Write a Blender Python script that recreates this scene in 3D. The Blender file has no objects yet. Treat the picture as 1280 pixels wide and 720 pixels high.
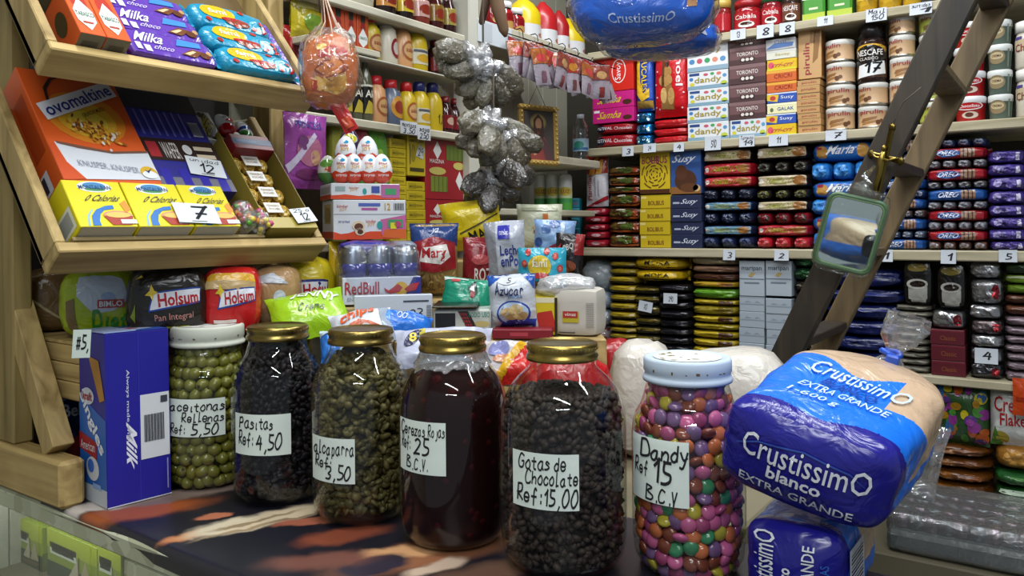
import bpy, math, random
import numpy as np
from mathutils import Vector, Matrix, noise
from mathutils.geometry import tessellate_polygon

sc = bpy.context.scene
COL = sc.collection
rnd = random.Random(7)

# ------------------------------------------------------------------ camera
# world axes: +X along the back wall, +Y into the shop, +Z up; the camera stands at (0, 0, 1.5)
FPX, HY = 1000.0, 285.0          # focal length and horizon row of the photo, in pixels (a lens with vertical shift)
PITCH, ROLL, YAW = 0.0, math.radians(-0.5), math.radians(35.0)
cP, sP, cR, sR, cA, sA = (math.cos(PITCH), math.sin(PITCH), math.cos(ROLL), math.sin(ROLL), math.cos(YAW), math.sin(YAW))
FW = Vector((-sA * cP, cA * cP, -sP))
_r0 = Vector((cA, sA, 0))
_u0 = Vector((-sA * sP, cA * sP, cP))
RT = cR * _r0 + sR * _u0
UP = -sR * _r0 + cR * _u0
EYE = Vector((0, 0, 1.5))
cam = bpy.data.cameras.new('camera')
cam.sensor_width = 36.0
cam.lens = FPX * 36.0 / 1280.0
cam.shift_y = -(360.0 - HY) / 1280.0
cam.clip_start = 0.02
camo = bpy.data.objects.new('camera', cam)
camo.matrix_world = Matrix(((RT.x, UP.x, -FW.x, EYE.x), (RT.y, UP.y, -FW.y, EYE.y), (RT.z, UP.z, -FW.z, EYE.z), (0, 0, 0, 1)))
COL.objects.link(camo)
sc.camera = camo

# ------------------------------------------------------------------ light and exposure
sc.view_settings.view_transform = 'Standard'
sc.view_settings.look = 'None'
sc.view_settings.gamma = 1.0
sc.view_settings.use_curve_mapping = False
sc.view_settings.exposure = 0.5
wd = bpy.data.worlds.new('shop_air')
sc.world = wd
wd.use_nodes = True
wd.node_tree.nodes['Background'].inputs[0].default_value = (0.80, 0.90, 1.0, 1)
wd.node_tree.nodes['Background'].inputs[1].default_value = 0.24


def tube_light(name, loc, sx, sy, power, rz=0.0, tilt=0.0, col=(0.95, 0.98, 1.0)):
    l = bpy.data.lights.new(name, 'AREA')
    l.shape = 'RECTANGLE'
    l.size, l.size_y = sx, sy
    l.energy = power
    l.color = col
    o = bpy.data.objects.new(name, l)
    o.location = loc
    o.rotation_euler = (tilt, 0, rz)
    COL.objects.link(o)


tube_light('ceiling_tube_or_fill', (-0.75, 0.60, 2.84), 1.3, 0.10, 15)
tube_light('ceiling_tube_or_fill', (0.35, 1.15, 2.84), 1.3, 0.10, 16)
tube_light('ceiling_tube_or_fill', (-0.70, 1.85, 2.84), 1.3, 0.10, 15)
tube_light('ceiling_tube_or_fill', (0.30, -0.45, 2.84), 1.3, 0.12, 20)
tube_light('ceiling_tube_or_fill', (0.90, -1.45, 2.84), 1.3, 0.12, 24, 0.6)  # fill lamp added on the customer side to brighten the loaves under the rack
sc.cycles.use_denoising = True
sc.cycles.max_bounces = 10
sc.cycles.transparent_max_bounces = 24
sc.cycles.caustics_reflective = False
sc.cycles.caustics_refractive = False
sc.cycles.sample_clamp_indirect = 4.0


# ------------------------------------------------------------------ pixel helpers (photo coordinates -> points in the room)
def ray(px, py):
    return FW + RT * ((px - 640) / FPX) - UP * ((py - HY) / FPX)


def at(px, py, d):
    return EYE + ray(px, py) * d


def on_y(px, py, n):
    r = ray(px, py)
    return EYE + r * (n / r.y)


def on_x(px, py, u):
    r = ray(px, py)
    return EYE + r * (u / r.x)


def on_z(px, py, z):
    r = ray(px, py)
    return EYE + r * ((z - 1.5) / r.z)


def facing(p):
    return math.atan2(-p[0], p[1])


# ------------------------------------------------------------------ materials
MATS = {}


def lin(h):
    h = h.lstrip('#')
    o = []
    for i in (0, 2, 4):
        c = int(h[i:i + 2], 16) / 255.0
        o.append(c / 12.92 if c <= 0.04045 else ((c + 0.055) / 1.055) ** 2.4)
    return (o[0], o[1], o[2], 1.0)


KIND = dict(card=(0.42, 0, 0), film=(0.24, 0, 0.35), foil=(0.22, 0.85, 0.6), plastic=(0.3, 0, 0), metal=(0.3, 1, 0),
            paper=(0.8, 0, 0.05), matte=(0.75, 0, 0), gloss=(0.12, 0, 0), rough=(0.9, 0, 0.2), still=(0.6, 0, 0))


def mat(h, kind='card'):
    if not isinstance(h, str):
        return h
    key = (h, kind)
    if key in MATS:
        return MATS[key]
    m = bpy.data.materials.new(kind + '_' + h.lstrip('#'))
    m.use_nodes = True
    nt = m.node_tree
    b = nt.nodes['Principled BSDF']
    r, me, bu = KIND[kind]
    b.inputs['Base Color'].default_value = lin(h)
    b.inputs['Roughness'].default_value = r
    b.inputs['Metallic'].default_value = me
    if kind == 'still':
        b.inputs['Specular IOR Level'].default_value = 0.04
    if bu:
        tc = nt.nodes.new('ShaderNodeTexCoord')
        n = nt.nodes.new('ShaderNodeTexNoise')
        n.inputs['Scale'].default_value = 24 if kind != 'rough' else 120
        n.inputs['Detail'].default_value = 3
        n.inputs['Distortion'].default_value = 1.4
        bp = nt.nodes.new('ShaderNodeBump')
        bp.inputs['Strength'].default_value = bu
        bp.inputs['Distance'].default_value = 0.012
        nt.links.new(tc.outputs['Object'], n.inputs['Vector'])
        nt.links.new(n.outputs['Fac'], bp.inputs['Height'])
        nt.links.new(bp.outputs['Normal'], b.inputs['Normal'])
    MATS[key] = m
    return m


def wood_mat(name, c1, c2, axis='X', scale=1.0, rough=0.6):
    if name in MATS:
        return MATS[name]
    m = bpy.data.materials.new(name)
    m.use_nodes = True
    nt = m.node_tree
    b = nt.nodes['Principled BSDF']
    tc = nt.nodes.new('ShaderNodeTexCoord')
    mp = nt.nodes.new('ShaderNodeMapping')
    s = [34 * scale, 34 * scale, 34 * scale]
    s['XYZ'.index(axis)] = 2.2 * scale
    mp.inputs['Scale'].default_value = s
    n = nt.nodes.new('ShaderNodeTexNoise')
    n.inputs['Scale'].default_value = 1.6
    n.inputs['Detail'].default_value = 6
    n.inputs['Distortion'].default_value = 0.7
    n2 = nt.nodes.new('ShaderNodeTexNoise')
    n2.inputs['Scale'].default_value = 9
    n2.inputs['Detail'].default_value = 3
    mx = nt.nodes.new('ShaderNodeMath')
    mx.operation = 'MULTIPLY_ADD'
    mx.inputs[1].default_value = 0.35
    cr = nt.nodes.new('ShaderNodeValToRGB')
    cr.color_ramp.elements[0].position = 0.40
    cr.color_ramp.elements[0].color = lin(c2)
    cr.color_ramp.elements[1].position = 0.82
    cr.color_ramp.elements[1].color = lin(c1)
    bp = nt.nodes.new('ShaderNodeBump')
    bp.inputs['Strength'].default_value = 0.15
    bp.inputs['Distance'].default_value = 0.004
    nt.links.new(tc.outputs['Object'], mp.inputs['Vector'])
    nt.links.new(mp.outputs['Vector'], n.inputs['Vector'])
    nt.links.new(tc.outputs['Object'], n2.inputs['Vector'])
    nt.links.new(n2.outputs['Fac'], mx.inputs[0])
    nt.links.new(n.outputs['Fac'], mx.inputs[2])
    nt.links.new(mx.outputs[0], cr.inputs['Fac'])
    nt.links.new(cr.outputs['Color'], b.inputs['Base Color'])
    nt.links.new(n.outputs['Fac'], bp.inputs['Height'])
    nt.links.new(bp.outputs['Normal'], b.inputs['Normal'])
    b.inputs['Roughness'].default_value = rough
    MATS[name] = m
    return m


def clear_mat(name, tint=(1, 1, 1), base=0.06, power=3.0, rough=0.04, bump=0.0, milk=0.0, scale=30):
    """thin clear sheet: see-through, with mirror reflections that grow at grazing angles"""
    if name in MATS:
        return MATS[name]
    m = bpy.data.materials.new(name)
    m.use_nodes = True
    nt = m.node_tree
    nt.nodes.remove(nt.nodes['Principled BSDF'])
    out = nt.nodes['Material Output']
    tr = nt.nodes.new('ShaderNodeBsdfTransparent')
    tr.inputs[0].default_value = (*tint, 1)
    gl = nt.nodes.new('ShaderNodeBsdfGlossy')
    gl.inputs['Roughness'].default_value = rough
    lw = nt.nodes.new('ShaderNodeLayerWeight')
    lw.inputs['Blend'].default_value = 0.5
    pw = nt.nodes.new('ShaderNodeMath')
    pw.operation = 'POWER'
    pw.inputs[1].default_value = power
    ma = nt.nodes.new('ShaderNodeMath')
    ma.operation = 'MULTIPLY_ADD'
    ma.use_clamp = True
    ma.inputs[1].default_value = 0.75
    ma.inputs[2].default_value = base
    mx = nt.nodes.new('ShaderNodeMixShader')
    nt.links.new(lw.outputs['Facing'], pw.inputs[0])
    nt.links.new(pw.outputs[0], ma.inputs[0])
    nt.links.new(ma.outputs[0], mx.inputs['Fac'])
    nt.links.new(tr.outputs[0], mx.inputs[1])
    nt.links.new(gl.outputs[0], mx.inputs[2])
    last = mx
    if milk:
        df = nt.nodes.new('ShaderNodeBsdfDiffuse')
        df.inputs[0].default_value = (0.85, 0.87, 0.9, 1)
        m2 = nt.nodes.new('ShaderNodeMixShader')
        m2.inputs['Fac'].default_value = milk
        nt.links.new(mx.outputs[0], m2.inputs[1])
        nt.links.new(df.outputs[0], m2.inputs[2])
        last = m2
    if bump:
        tc = nt.nodes.new('ShaderNodeTexCoord')
        n = nt.nodes.new('ShaderNodeTexNoise')
        n.inputs['Scale'].default_value = scale
        n.inputs['Detail'].default_value = 3
        n.inputs['Distortion'].default_value = 2.0
        bp = nt.nodes.new('ShaderNodeBump')
        bp.inputs['Strength'].default_value = bump
        bp.inputs['Distance'].default_value = 0.02
        nt.links.new(tc.outputs['Object'], n.inputs['Vector'])
        nt.links.new(n.outputs['Fac'], bp.inputs['Height'])
        nt.links.new(bp.outputs['Normal'], gl.inputs['Normal'])
        nt.links.new(bp.outputs['Normal'], lw.inputs['Normal'])
    nt.links.new(last.outputs[0], out.inputs['Surface'])
    MATS[name] = m
    return m


def speck_mat(name, cols, scale=60, rough=0.4, bump=0.4, per_island=False, coat=False):
    """granular or mottled stuff: random colour per cell, or per loose piece"""
    if name in MATS:
        return MATS[name]
    m = bpy.data.materials.new(name)
    m.use_nodes = True
    nt = m.node_tree
    b = nt.nodes['Principled BSDF']
    cr = nt.nodes.new('ShaderNodeValToRGB')
    el = cr.color_ramp.elements
    for i, c in enumerate(cols):
        e = el[i] if i < 2 else el.new(1.0)
        e.position = i / max(1, len(cols) - 1)
        e.color = lin(c)
    if per_island:
        g = nt.nodes.new('ShaderNodeNewGeometry')
        nt.links.new(g.outputs['Random Per Island'], cr.inputs['Fac'])
        b.inputs['Specular IOR Level'].default_value = .18
    else:
        tc = nt.nodes.new('ShaderNodeTexCoord')
        v = nt.nodes.new('ShaderNodeTexVoronoi')
        v.inputs['Scale'].default_value = scale
        sp = nt.nodes.new('ShaderNodeSeparateColor')
        nt.links.new(tc.outputs['Object'], v.inputs['Vector'])
        nt.links.new(v.outputs['Color'], sp.inputs[0])
        nt.links.new(sp.outputs[0], cr.inputs['Fac'])
        bp = nt.nodes.new('ShaderNodeBump')
        bp.inputs['Strength'].default_value = bump
        bp.inputs['Distance'].default_value = 0.01
        nt.links.new(v.outputs['Distance'], bp.inputs['Height'])
        nt.links.new(bp.outputs['Normal'], b.inputs['Normal'])
    if coat:                              # the shiny film over it
        no = nt.nodes.new('ShaderNodeTexNoise')
        no.inputs['Scale'].default_value = 34
        no.inputs['Distortion'].default_value = 2.2
        b2 = nt.nodes.new('ShaderNodeBump')
        b2.inputs['Strength'].default_value = .8
        b2.inputs['Distance'].default_value = .02
        nt.links.new(tc.outputs['Object'], no.inputs['Vector'])
        nt.links.new(no.outputs['Fac'], b2.inputs['Height'])
        nt.links.new(b2.outputs['Normal'], b.inputs['Coat Normal'])
        b.inputs['Coat Weight'].default_value = 1.0
        b.inputs['Coat Roughness'].default_value = .10
    nt.links.new(cr.outputs['Color'], b.inputs['Base Color'])
    b.inputs['Roughness'].default_value = rough
    MATS[name] = m
    return m


# ------------------------------------------------------------------ mesh collector
class M:
    def __init__(self):
        self.v, self.f, self.mi, self.sm, self.mats = [], [], [], [], []

    def slot(self, m):
        if m not in self.mats:
            self.mats.append(m)
        return self.mats.index(m)

    def add(self, vs, fs, m, smooth=False):
        k = len(self.v)
        s = self.slot(m)
        self.v.extend([tuple(p) for p in vs])
        for f in fs:
            self.f.append(tuple(i + k for i in f))
            self.mi.append(s)
            self.sm.append(smooth)

    def box(self, x0, x1, y0, y1, z0, z1, m, b=0.0015, xf=None):
        lo, hi = (x0, y0, z0), (x1, y1, z1)
        b = min(b, 0.4 * min(x1 - x0, y1 - y0, z1 - z0))
        vs, ix = [], {}
        for c in range(8):
            s = (c & 1, c >> 1 & 1, c >> 2 & 1)
            for a in range(3):
                p = []
                for k in range(3):
                    e = hi[k] if s[k] else lo[k]
                    if k != a:
                        e += -b if s[k] else b
                    p.append(e)
                ix[(s, a)] = len(vs)
                vs.append(p)
        fs = []
        for a in range(3):
            u, w = (a + 1) % 3, (a + 2) % 3
            for e in (0, 1):
                q = []
                for (i, j) in ((0, 0), (1, 0), (1, 1), (0, 1)):
                    s = [0, 0, 0]
                    s[a], s[u], s[w] = e, i, j
                    q.append(ix[(tuple(s), a)])
                fs.append(q if e else q[::-1])
            for i in (0, 1):
                for j in (0, 1):
                    s0, s1 = [0, 0, 0], [0, 0, 0]
                    s0[u] = s1[u] = i
                    s0[w] = s1[w] = j
                    s1[a] = 1
                    s0, s1 = tuple(s0), tuple(s1)
                    q = [ix[(s0, u)], ix[(s1, u)], ix[(s1, w)], ix[(s0, w)]]
                    fs.append(q if i == j else q[::-1])
        for c in range(8):
            s = (c & 1, c >> 1 & 1, c >> 2 & 1)
            fs.append([ix[(s, 0)], ix[(s, 1)], ix[(s, 2)]])
        if xf is not None:
            vs = [xf @ Vector(p) for p in vs]
        self.add(vs, fs, m)

    def bar(self, p, q, w, t, m, side=(0, 0, 1), b=0.0015, e0=0.0, e1=0.0):
        """squared timber from p to q: w wide along 'side', t thick across"""
        p, q = Vector(p), Vector(q)
        d = (q - p).normalized()
        s = Vector(side)
        s = (s - d * s.dot(d)).normalized()
        n = d.cross(s)
        L = (q - p).length
        xf = Matrix(((d.x, s.x, n.x, p.x), (d.y, s.y, n.y, p.y), (d.z, s.z, n.z, p.z), (0, 0, 0, 1)))
        self.box(-e0, L + e1, -w / 2, w / 2, -t / 2, t / 2, m, b, xf)

    def lathe(self, prof, m, seg=28, cx=0.0, cy=0.0, smooth=True, z0=0.0, sx=1.0, sy=1.0):
        """prof: [(r, z)] or [(r, z, material)] from bottom to top; the material applies to the band above the point"""
        vs, k = [], len(prof)
        for p in prof:
            for i in range(seg):
                a = 2 * math.pi * i / seg
                vs.append((cx + p[0] * sx * math.cos(a), cy + p[0] * sy * math.sin(a), z0 + p[1]))
        base = len(self.v)
        self.v.extend(vs)
        for r in range(k - 1):
            s = self.slot(prof[r][2] if len(prof[r]) > 2 else m)
            for i in range(seg):
                j = (i + 1) % seg
                self.f.append((base + r * seg + i, base + r * seg + j, base + (r + 1) * seg + j, base + (r + 1) * seg + i))
                self.mi.append(s)
                self.sm.append(smooth)
        for r, rev in ((0, True), (k - 1, False)):
            if prof[r][0] > 1e-4:
                f = [base + r * seg + i for i in range(seg)]
                self.f.append(tuple(f[::-1] if rev else f))
                pm = prof[r][2] if len(prof[r]) > 2 else m
                self.mi.append(self.slot(pm))
                self.sm.append(False)

    def tube(self, pts, r, m, seg=8, close=False):
        pts = [Vector(p) for p in pts]
        n = len(pts)
        rs = r if isinstance(r, (list, tuple)) else [r] * n
        vs, fs = [], []
        ref = Vector((0.13, 0.21, 0.97))
        for i, p in enumerate(pts):
            a = pts[(i - 1) % n] if (close or i > 0) else p
            c = pts[(i + 1) % n] if (close or i < n - 1) else p
            d = (c - a).normalized()
            s = d.cross(ref)
            if s.length < 1e-3:
                s = d.cross(Vector((1, 0, 0)))
            s.normalize()
            t = d.cross(s)
            for k in range(seg):
                g = 2 * math.pi * k / seg
                vs.append(p + (s * math.cos(g) + t * math.sin(g)) * rs[i])
        m_ = n if close else n - 1
        for i in range(m_):
            j = (i + 1) % n
            for k in range(seg):
                l = (k + 1) % seg
                fs.append((i * seg + k, i * seg + l, j * seg + l, j * seg + k))
        if not close:
            fs.append(tuple(range(seg))[::-1])
            fs.append(tuple((n - 1) * seg + k for k in range(seg)))
        self.add(vs, fs, m, True)

    def build(self, name, parent=None, loc=None, rz=0.0, rot=None, mw=None):
        me = bpy.data.meshes.new(name)
        me.from_pydata(self.v, [], self.f)
        for q in self.mats:
            me.materials.append(q)
        me.polygons.foreach_set('material_index', self.mi)
        me.polygons.foreach_set('use_smooth', self.sm)
        me.update()
        o = bpy.data.objects.new(name, me)
        COL.objects.link(o)
        if parent:
            o.parent = parent
        if loc is not None:
            o.location = loc
        o.rotation_euler = rot if rot is not None else (0, 0, rz)
        if mw is not None:
            o.matrix_world = mw
        return o


def tag(o, label, cat, group=None, kind=None):
    o['label'] = label
    o['category'] = cat
    if group:
        o['group'] = group
    if kind:
        o['kind'] = kind
    return o


def struct(o, label=None):
    o['kind'] = 'structure'
    if label:
        o['label'] = label
        o['category'] = o.name.split('_')[0].split('.')[0]
    return o


def empty(name, loc, rz=0.0, rot=None):
    o = bpy.data.objects.new(name, None)
    COL.objects.link(o)
    o.location = loc
    o.rotation_euler = rot if rot is not None else (0, 0, rz)
    o.empty_display_size = 0.02
    return o


# ------------------------------------------------------------------ lettering
TXT = {}


def text2d(s, bold=0.0):
    k = (s, bold)
    if k not in TXT:
        cu = bpy.data.curves.new('lettering', 'FONT')
        cu.body = s
        cu.resolution_u = 2
        cu.offset = bold
        ob = bpy.data.objects.new('lettering', cu)
        me = bpy.data.meshes.new_from_object(ob)
        me.calc_loop_triangles()
        v = [(p.co.x, p.co.y) for p in me.vertices]
        t = [tuple(q.vertices) for q in me.loop_triangles]
        bpy.data.objects.remove(ob)
        bpy.data.curves.remove(cu)
        bpy.data.meshes.remove(me)
        x0, x1 = min(p[0] for p in v), max(p[0] for p in v)
        y0, y1 = min(p[1] for p in v), max(p[1] for p in v)
        v = [((p[0] - x0) / max(1e-6, x1 - x0), (p[1] - y0) / max(1e-6, y1 - y0)) for p in v]
        TXT[k] = [(v[a], v[b], v[c]) for a, b, c in t]
    return TXT[k]


# a marker-pen hand: each letter is a few strokes through points given as digit pairs (x, y), baseline y = 2
PEN = {
    'a': '56 36 14 22 42 55,56 53 62', 'b': '19 12,14 36 54 42 12', 'c': '55 36 14 22 42 53', 'd': '55 36 14 22 42 54,59 52',
    'e': '14 54 46 26 14 22 42 53', 'f': '58 49 37 31,15 55', 'g': '55 36 14 23 44 56 51 20', 'h': '19 12,14 36 55 52',
    'i': '36 32 42,38 38', 'j': '46 41 20,48 48', 'l': '29 22 22 42', 'm': '16 12,14 26 35 32,35 46 55 52', 'n': '16 12,14 36 55 52',
    'o': '36 14 22 42 54 46 36', 'p': '26 20,26 46 54 42 22', 'r': '26 22,24 36 55', 's': '55 36 25 44 53 32 12', 't': '38 33 42 52,16 56',
    'u': '16 13 32 53 56,56 52', 'v': '16 32 32 56', 'y': '16 33 54,56 30 10', 'z': '16 56 56 12 12 52',
    'A': '12 39 39 62,24 55', 'B': '19 12,19 58 26 64 52 12', 'C': '68 39 15 22 52 63', 'D': '19 12,19 49 66 63 32 12', 'F': '59 29 22,25 55',
    'G': '68 39 15 22 52 65 45', 'M': '12 19 19 35 35 59 59 52', 'P': '29 22,28 59 66 25', 'R': '29 22,29 59 56 25 25 62', 'S': '68 39 27 45 64 42 13',
    'V': '19 32 32 59', 'N': '12 19 19 52 52 59', 'I': '39 32', 'E': '59 29 29 22 22 52,25 55', 'H': '19 12,59 52,15 55', 'U': '19 13 32 53 59', 'K': '19 12,59 15 15 52', 'L': '19 12 12 52', 'T': '19 59,39 32', 'O': '39 15 22 42 65 59 39', 'Z': '19 59 59 12 12 52',
    '0': '39 15 22 42 65 59 39', '1': '17 39 39 32', '2': '18 39 57 12 12 52', '3': '19 49 57 35 54 42 12', '4': '39 15 15 55,48 42', '5': '59 29 29 26 55 53 32 12',
    '6': '49 14 22 52 54 25', '7': '19 59 59 22,25 55', '8': '39 17 53 42 22 13 57 39', '9': '58 39 16 35 57 52', ',': '32 20', '.': '32 31', ':': '36 35,33 32',
    '#': '29 22,49 42,17 57,14 54', '-': '15 55',
}


def hand2d(s, pen=0.9, seed=1):
    """triangles of a handwritten line, in its own units: x from 0, y 0..9"""
    r = random.Random(seed)
    tris, x = [], 0.0

    def seg(a, b, w):
        dx, dy = b[0] - a[0], b[1] - a[1]
        l = math.hypot(dx, dy) or 1e-6
        nx, ny = -dy / l * w / 2, dx / l * w / 2
        ex, ey = dx / l * w * 0.25, dy / l * w * 0.25
        p = [(a[0] - ex + nx, a[1] - ey + ny), (a[0] - ex - nx, a[1] - ey - ny), (b[0] + ex - nx, b[1] + ey - ny), (b[0] + ex + nx, b[1] + ey + ny)]
        tris.append((p[0], p[1], p[2]))
        tris.append((p[0], p[2], p[3]))

    for ch in s:
        if ch == ' ':
            x += 3.6
            continue
        g = PEN.get(ch, PEN['o'])
        jx, jy, js = r.uniform(-.2, .2), r.uniform(-.35, .35), r.uniform(.92, 1.1)
        mx = 0
        for st in g.split(','):
            P = [(int(q[0]), int(q[1])) for q in st.split()]
            mx = max(mx, max(p[0] for p in P))
            P = [(x + p[0] * js + jx + 0.12 * p[1], p[1] * js + jy) for p in P]
            if len(P) == 2:
                seg(P[0], P[1], pen)
                continue
            out = []
            for i in range(len(P) - 1):
                p0, p1, p2, p3 = P[max(0, i - 1)], P[i], P[i + 1], P[min(len(P) - 1, i + 2)]
                for k in range(4):
                    t = k / 4
                    out.append(tuple(0.5 * (2 * p1[c] + (p2[c] - p0[c]) * t + (2 * p0[c] - 5 * p1[c] + 4 * p2[c] - p3[c]) * t * t + (3 * p1[c] - p0[c] - 3 * p2[c] + p3[c]) * t ** 3) for c in (0, 1)))
            out.append(P[-1])
            for a, b in zip(out, out[1:]):
                if math.hypot(a[0] - b[0], a[1] - b[1]) > 1e-3:
                    seg(a, b, pen)
        x += mx + 0.9
    return tris, max(x, 1.0)


# ------------------------------------------------------------------ printing on a surface
class Print:
    """ink laid a hair above a surface S(x, z, off) with x, z in 0..1"""

    def __init__(self, m, S, kind='card', maxlen=9.0, step=0.0004):
        self.m, self.S, self.kind, self.maxlen, self.step = m, S, kind, maxlen, step

    def ink(self, c):
        return mat(c, self.kind) if isinstance(c, str) else c

    def tris(self, tl, c, L=1):
        q, out = list(tl), []
        ml = self.maxlen
        while q:
            a, b, d = q.pop()
            if max(math.dist(a, b), math.dist(b, d), math.dist(d, a)) <= ml:
                out.append((a, b, d))
            else:
                ab, bd, da = ((a[0] + b[0]) / 2, (a[1] + b[1]) / 2), ((b[0] + d[0]) / 2, (b[1] + d[1]) / 2), ((d[0] + a[0]) / 2, (d[1] + a[1]) / 2)
                q += [(a, ab, da), (ab, b, bd), (da, bd, d), (ab, bd, da)]
        ix, vs, fs = {}, [], []
        for t in out:
            f = []
            for p in t:
                k = (round(p[0], 5), round(p[1], 5))
                if k not in ix:
                    ix[k] = len(vs)
                    vs.append(self.S(min(1, max(0, p[0])), min(1, max(0, p[1])), L * self.step))
                f.append(ix[k])
            fs.append(f)
        self.m.add(vs, fs, self.ink(c), self.maxlen < 5)

    def rect(self, x0, z0, x1, z1, c, L=1):
        self.tris([((x0, z0), (x1, z0), (x1, z1)), ((x0, z0), (x1, z1), (x0, z1))], c, L)

    def ell(self, cx, cz, rx, rz, c, L=1, rot=0.0, n=20):
        P = []
        for i in range(n):
            a = 2 * math.pi * i / n
            u, w = rx * math.cos(a), rz * math.sin(a)
            P.append((cx + u * math.cos(rot) - w * math.sin(rot), cz + u * math.sin(rot) + w * math.cos(rot)))
        self.tris([((cx, cz), P[i], P[(i + 1) % n]) for i in range(n)], c, L)

    def poly(self, pts, c, L=1):
        t = tessellate_polygon([[Vector((p[0], p[1], 0)) for p in pts]])
        self.tris([tuple(tuple(pts[i]) for i in q) for q in t], c, L)

    def _fit(self, tl, x0, z0, x1, z1, rot, shear=0.0):
        out = []
        for t in tl:
            q = []
            for (a, b) in t:
                a = a + shear * (b - 0.5)
                if rot == 90:
                    a, b = 1 - b, a
                elif rot == -90:
                    a, b = b, 1 - a
                elif rot:
                    ca, sa = math.cos(math.radians(rot)), math.sin(math.radians(rot))
                    a, b = 0.5 + (a - .5) * ca - (b - .5) * sa * (z1 - z0) / (x1 - x0), 0.5 + (b - .5) * ca + (a - .5) * sa * (x1 - x0) / (z1 - z0)
                q.append((x0 + a * (x1 - x0), z0 + b * (z1 - z0)))
            out.append(tuple(q))
        return out

    def text(self, s, x0, z0, x1, z1, c, L=2, bold=0.01, rot=0, shear=0.0):
        self.tris(self._fit(text2d(s, bold * .45), x0, z0, x1, z1, rot, shear), c, L)

    def hand(self, s, x0, z0, x1, z1, c='#15151c', L=2, pen=0.95, rot=0):
        tl, w = hand2d(s, pen, len(s) * 7 + ord(s[0]))
        self.tris(self._fit([tuple((p[0] / w, (p[1] - 1) / 9.0) for p in t) for t in tl], x0, z0, x1, z1, rot), c, L)

    def run(self, specs):
        for s in specs:
            {'r': self.rect, 'e': self.ell, 'p': self.poly, 't': self.text, 'h': self.hand}[s[0]](*s[1:-1] if isinstance(s[-1], dict) else s[1:], **(s[-1] if isinstance(s[-1], dict) else {}))


# ------------------------------------------------------------------ kinds of package: local frame x right, y back, z up, the front at y = 0
def carton(w, d, h, c, prints=(), right=(), left=(), top=(), kind='card', flap=True, b=0.0012):
    m = M()
    m.box(-w / 2, w / 2, 0, d, 0, h, mat(c, kind) if isinstance(c, str) else c, b)
    if prints:
        Print(m, lambda x, z, o: ((x - .5) * w, -o, z * h), kind).run(prints)
    if right:
        Print(m, lambda x, z, o: (w / 2 + o, x * d, z * h), kind).run(right)
    if left:
        Print(m, lambda x, z, o: (-w / 2 - o, (1 - x) * d, z * h), kind).run(left)
    if top:
        Print(m, lambda x, z, o: ((x - .5) * w, z * d, h + o), kind).run(top)
    return m


def brick(w, d, h, c, prints=(), p=4.5, amp=0.02, seed=None, n=7, kind='film', fins=0.0, top=(), finc=None, ml=0.14):
    """a soft filled packet: rounded block with crumpled skin, optional crimped end fins"""
    m = M()
    sd = rnd.random() * 90 if seed is None else seed
    sc_ = 3.2

    def surf(v, off=0.0):
        k = sum(abs(a) ** p for a in v) ** (-1 / p)
        q = [a * k for a in v]
        e = noise.noise(Vector((q[0] * sc_ * .8 + sd, q[1] * sc_ * .8, q[2] * sc_ * .8))) + .5 * noise.noise(Vector((q[0] * 7 + sd, q[1] * 7, q[2] * 7)))
        f = 1 + amp * e
        return (q[0] * f * w / 2, q[1] * f * d / 2 + d / 2 - (off if v[1] <= -1 else 0), q[2] * f * h / 2 + h / 2 + (off if v[2] >= 1 and v[1] > -1 else 0))

    cm = mat(c, kind) if isinstance(c, str) else c
    for ax in range(3):
        for s in (-1, 1):
            vs, fs = [], []
            for i in range(n + 1):
                for j in range(n + 1):
                    v = [0, 0, 0]
                    v[ax] = s
                    v[(ax + 1) % 3] = (2 * i / n - 1) * s
                    v[(ax + 2) % 3] = 2 * j / n - 1
                    vs.append(surf(v))
            for i in range(n):
                for j in range(n):
                    fs.append((i * (n + 1) + j, (i + 1) * (n + 1) + j, (i + 1) * (n + 1) + j + 1, i * (n + 1) + j + 1))
            m.add(vs, fs, cm, True)
    if fins:
        fm = cm if finc is None else mat(finc, kind)
        for s in (-1, 1):
            vs, fs = [], []
            N = 8
            for i in range(N + 1):
                z = h * (.12 + .76 * i / N)
                vs.append((s * w * .485, d * .45, z))
                vs.append((s * (w / 2 + fins), d * .45 + (.0015 if i % 2 else -.0015) + .004 * math.sin(i + sd), h * (.04 + .92 * i / N)))
            for i in range(N):
                fs.append((2 * i, 2 * i + 1, 2 * i + 3, 2 * i + 2))
            m.add(vs, fs, fm, False)
    S = lambda x, z, o: surf((2 * x - 1, -1.0, 2 * z - 1), o + .0006)
    S2 = lambda x, z, o: surf((2 * x - 1, min(.9999, max(-.9999, 2 * z - 1)), 1.0), o + .0006)
    if prints:
        Print(m, S, kind, ml).run(prints)
    if top:
        Print(m, S2, kind, ml).run(top)
    return m


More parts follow.
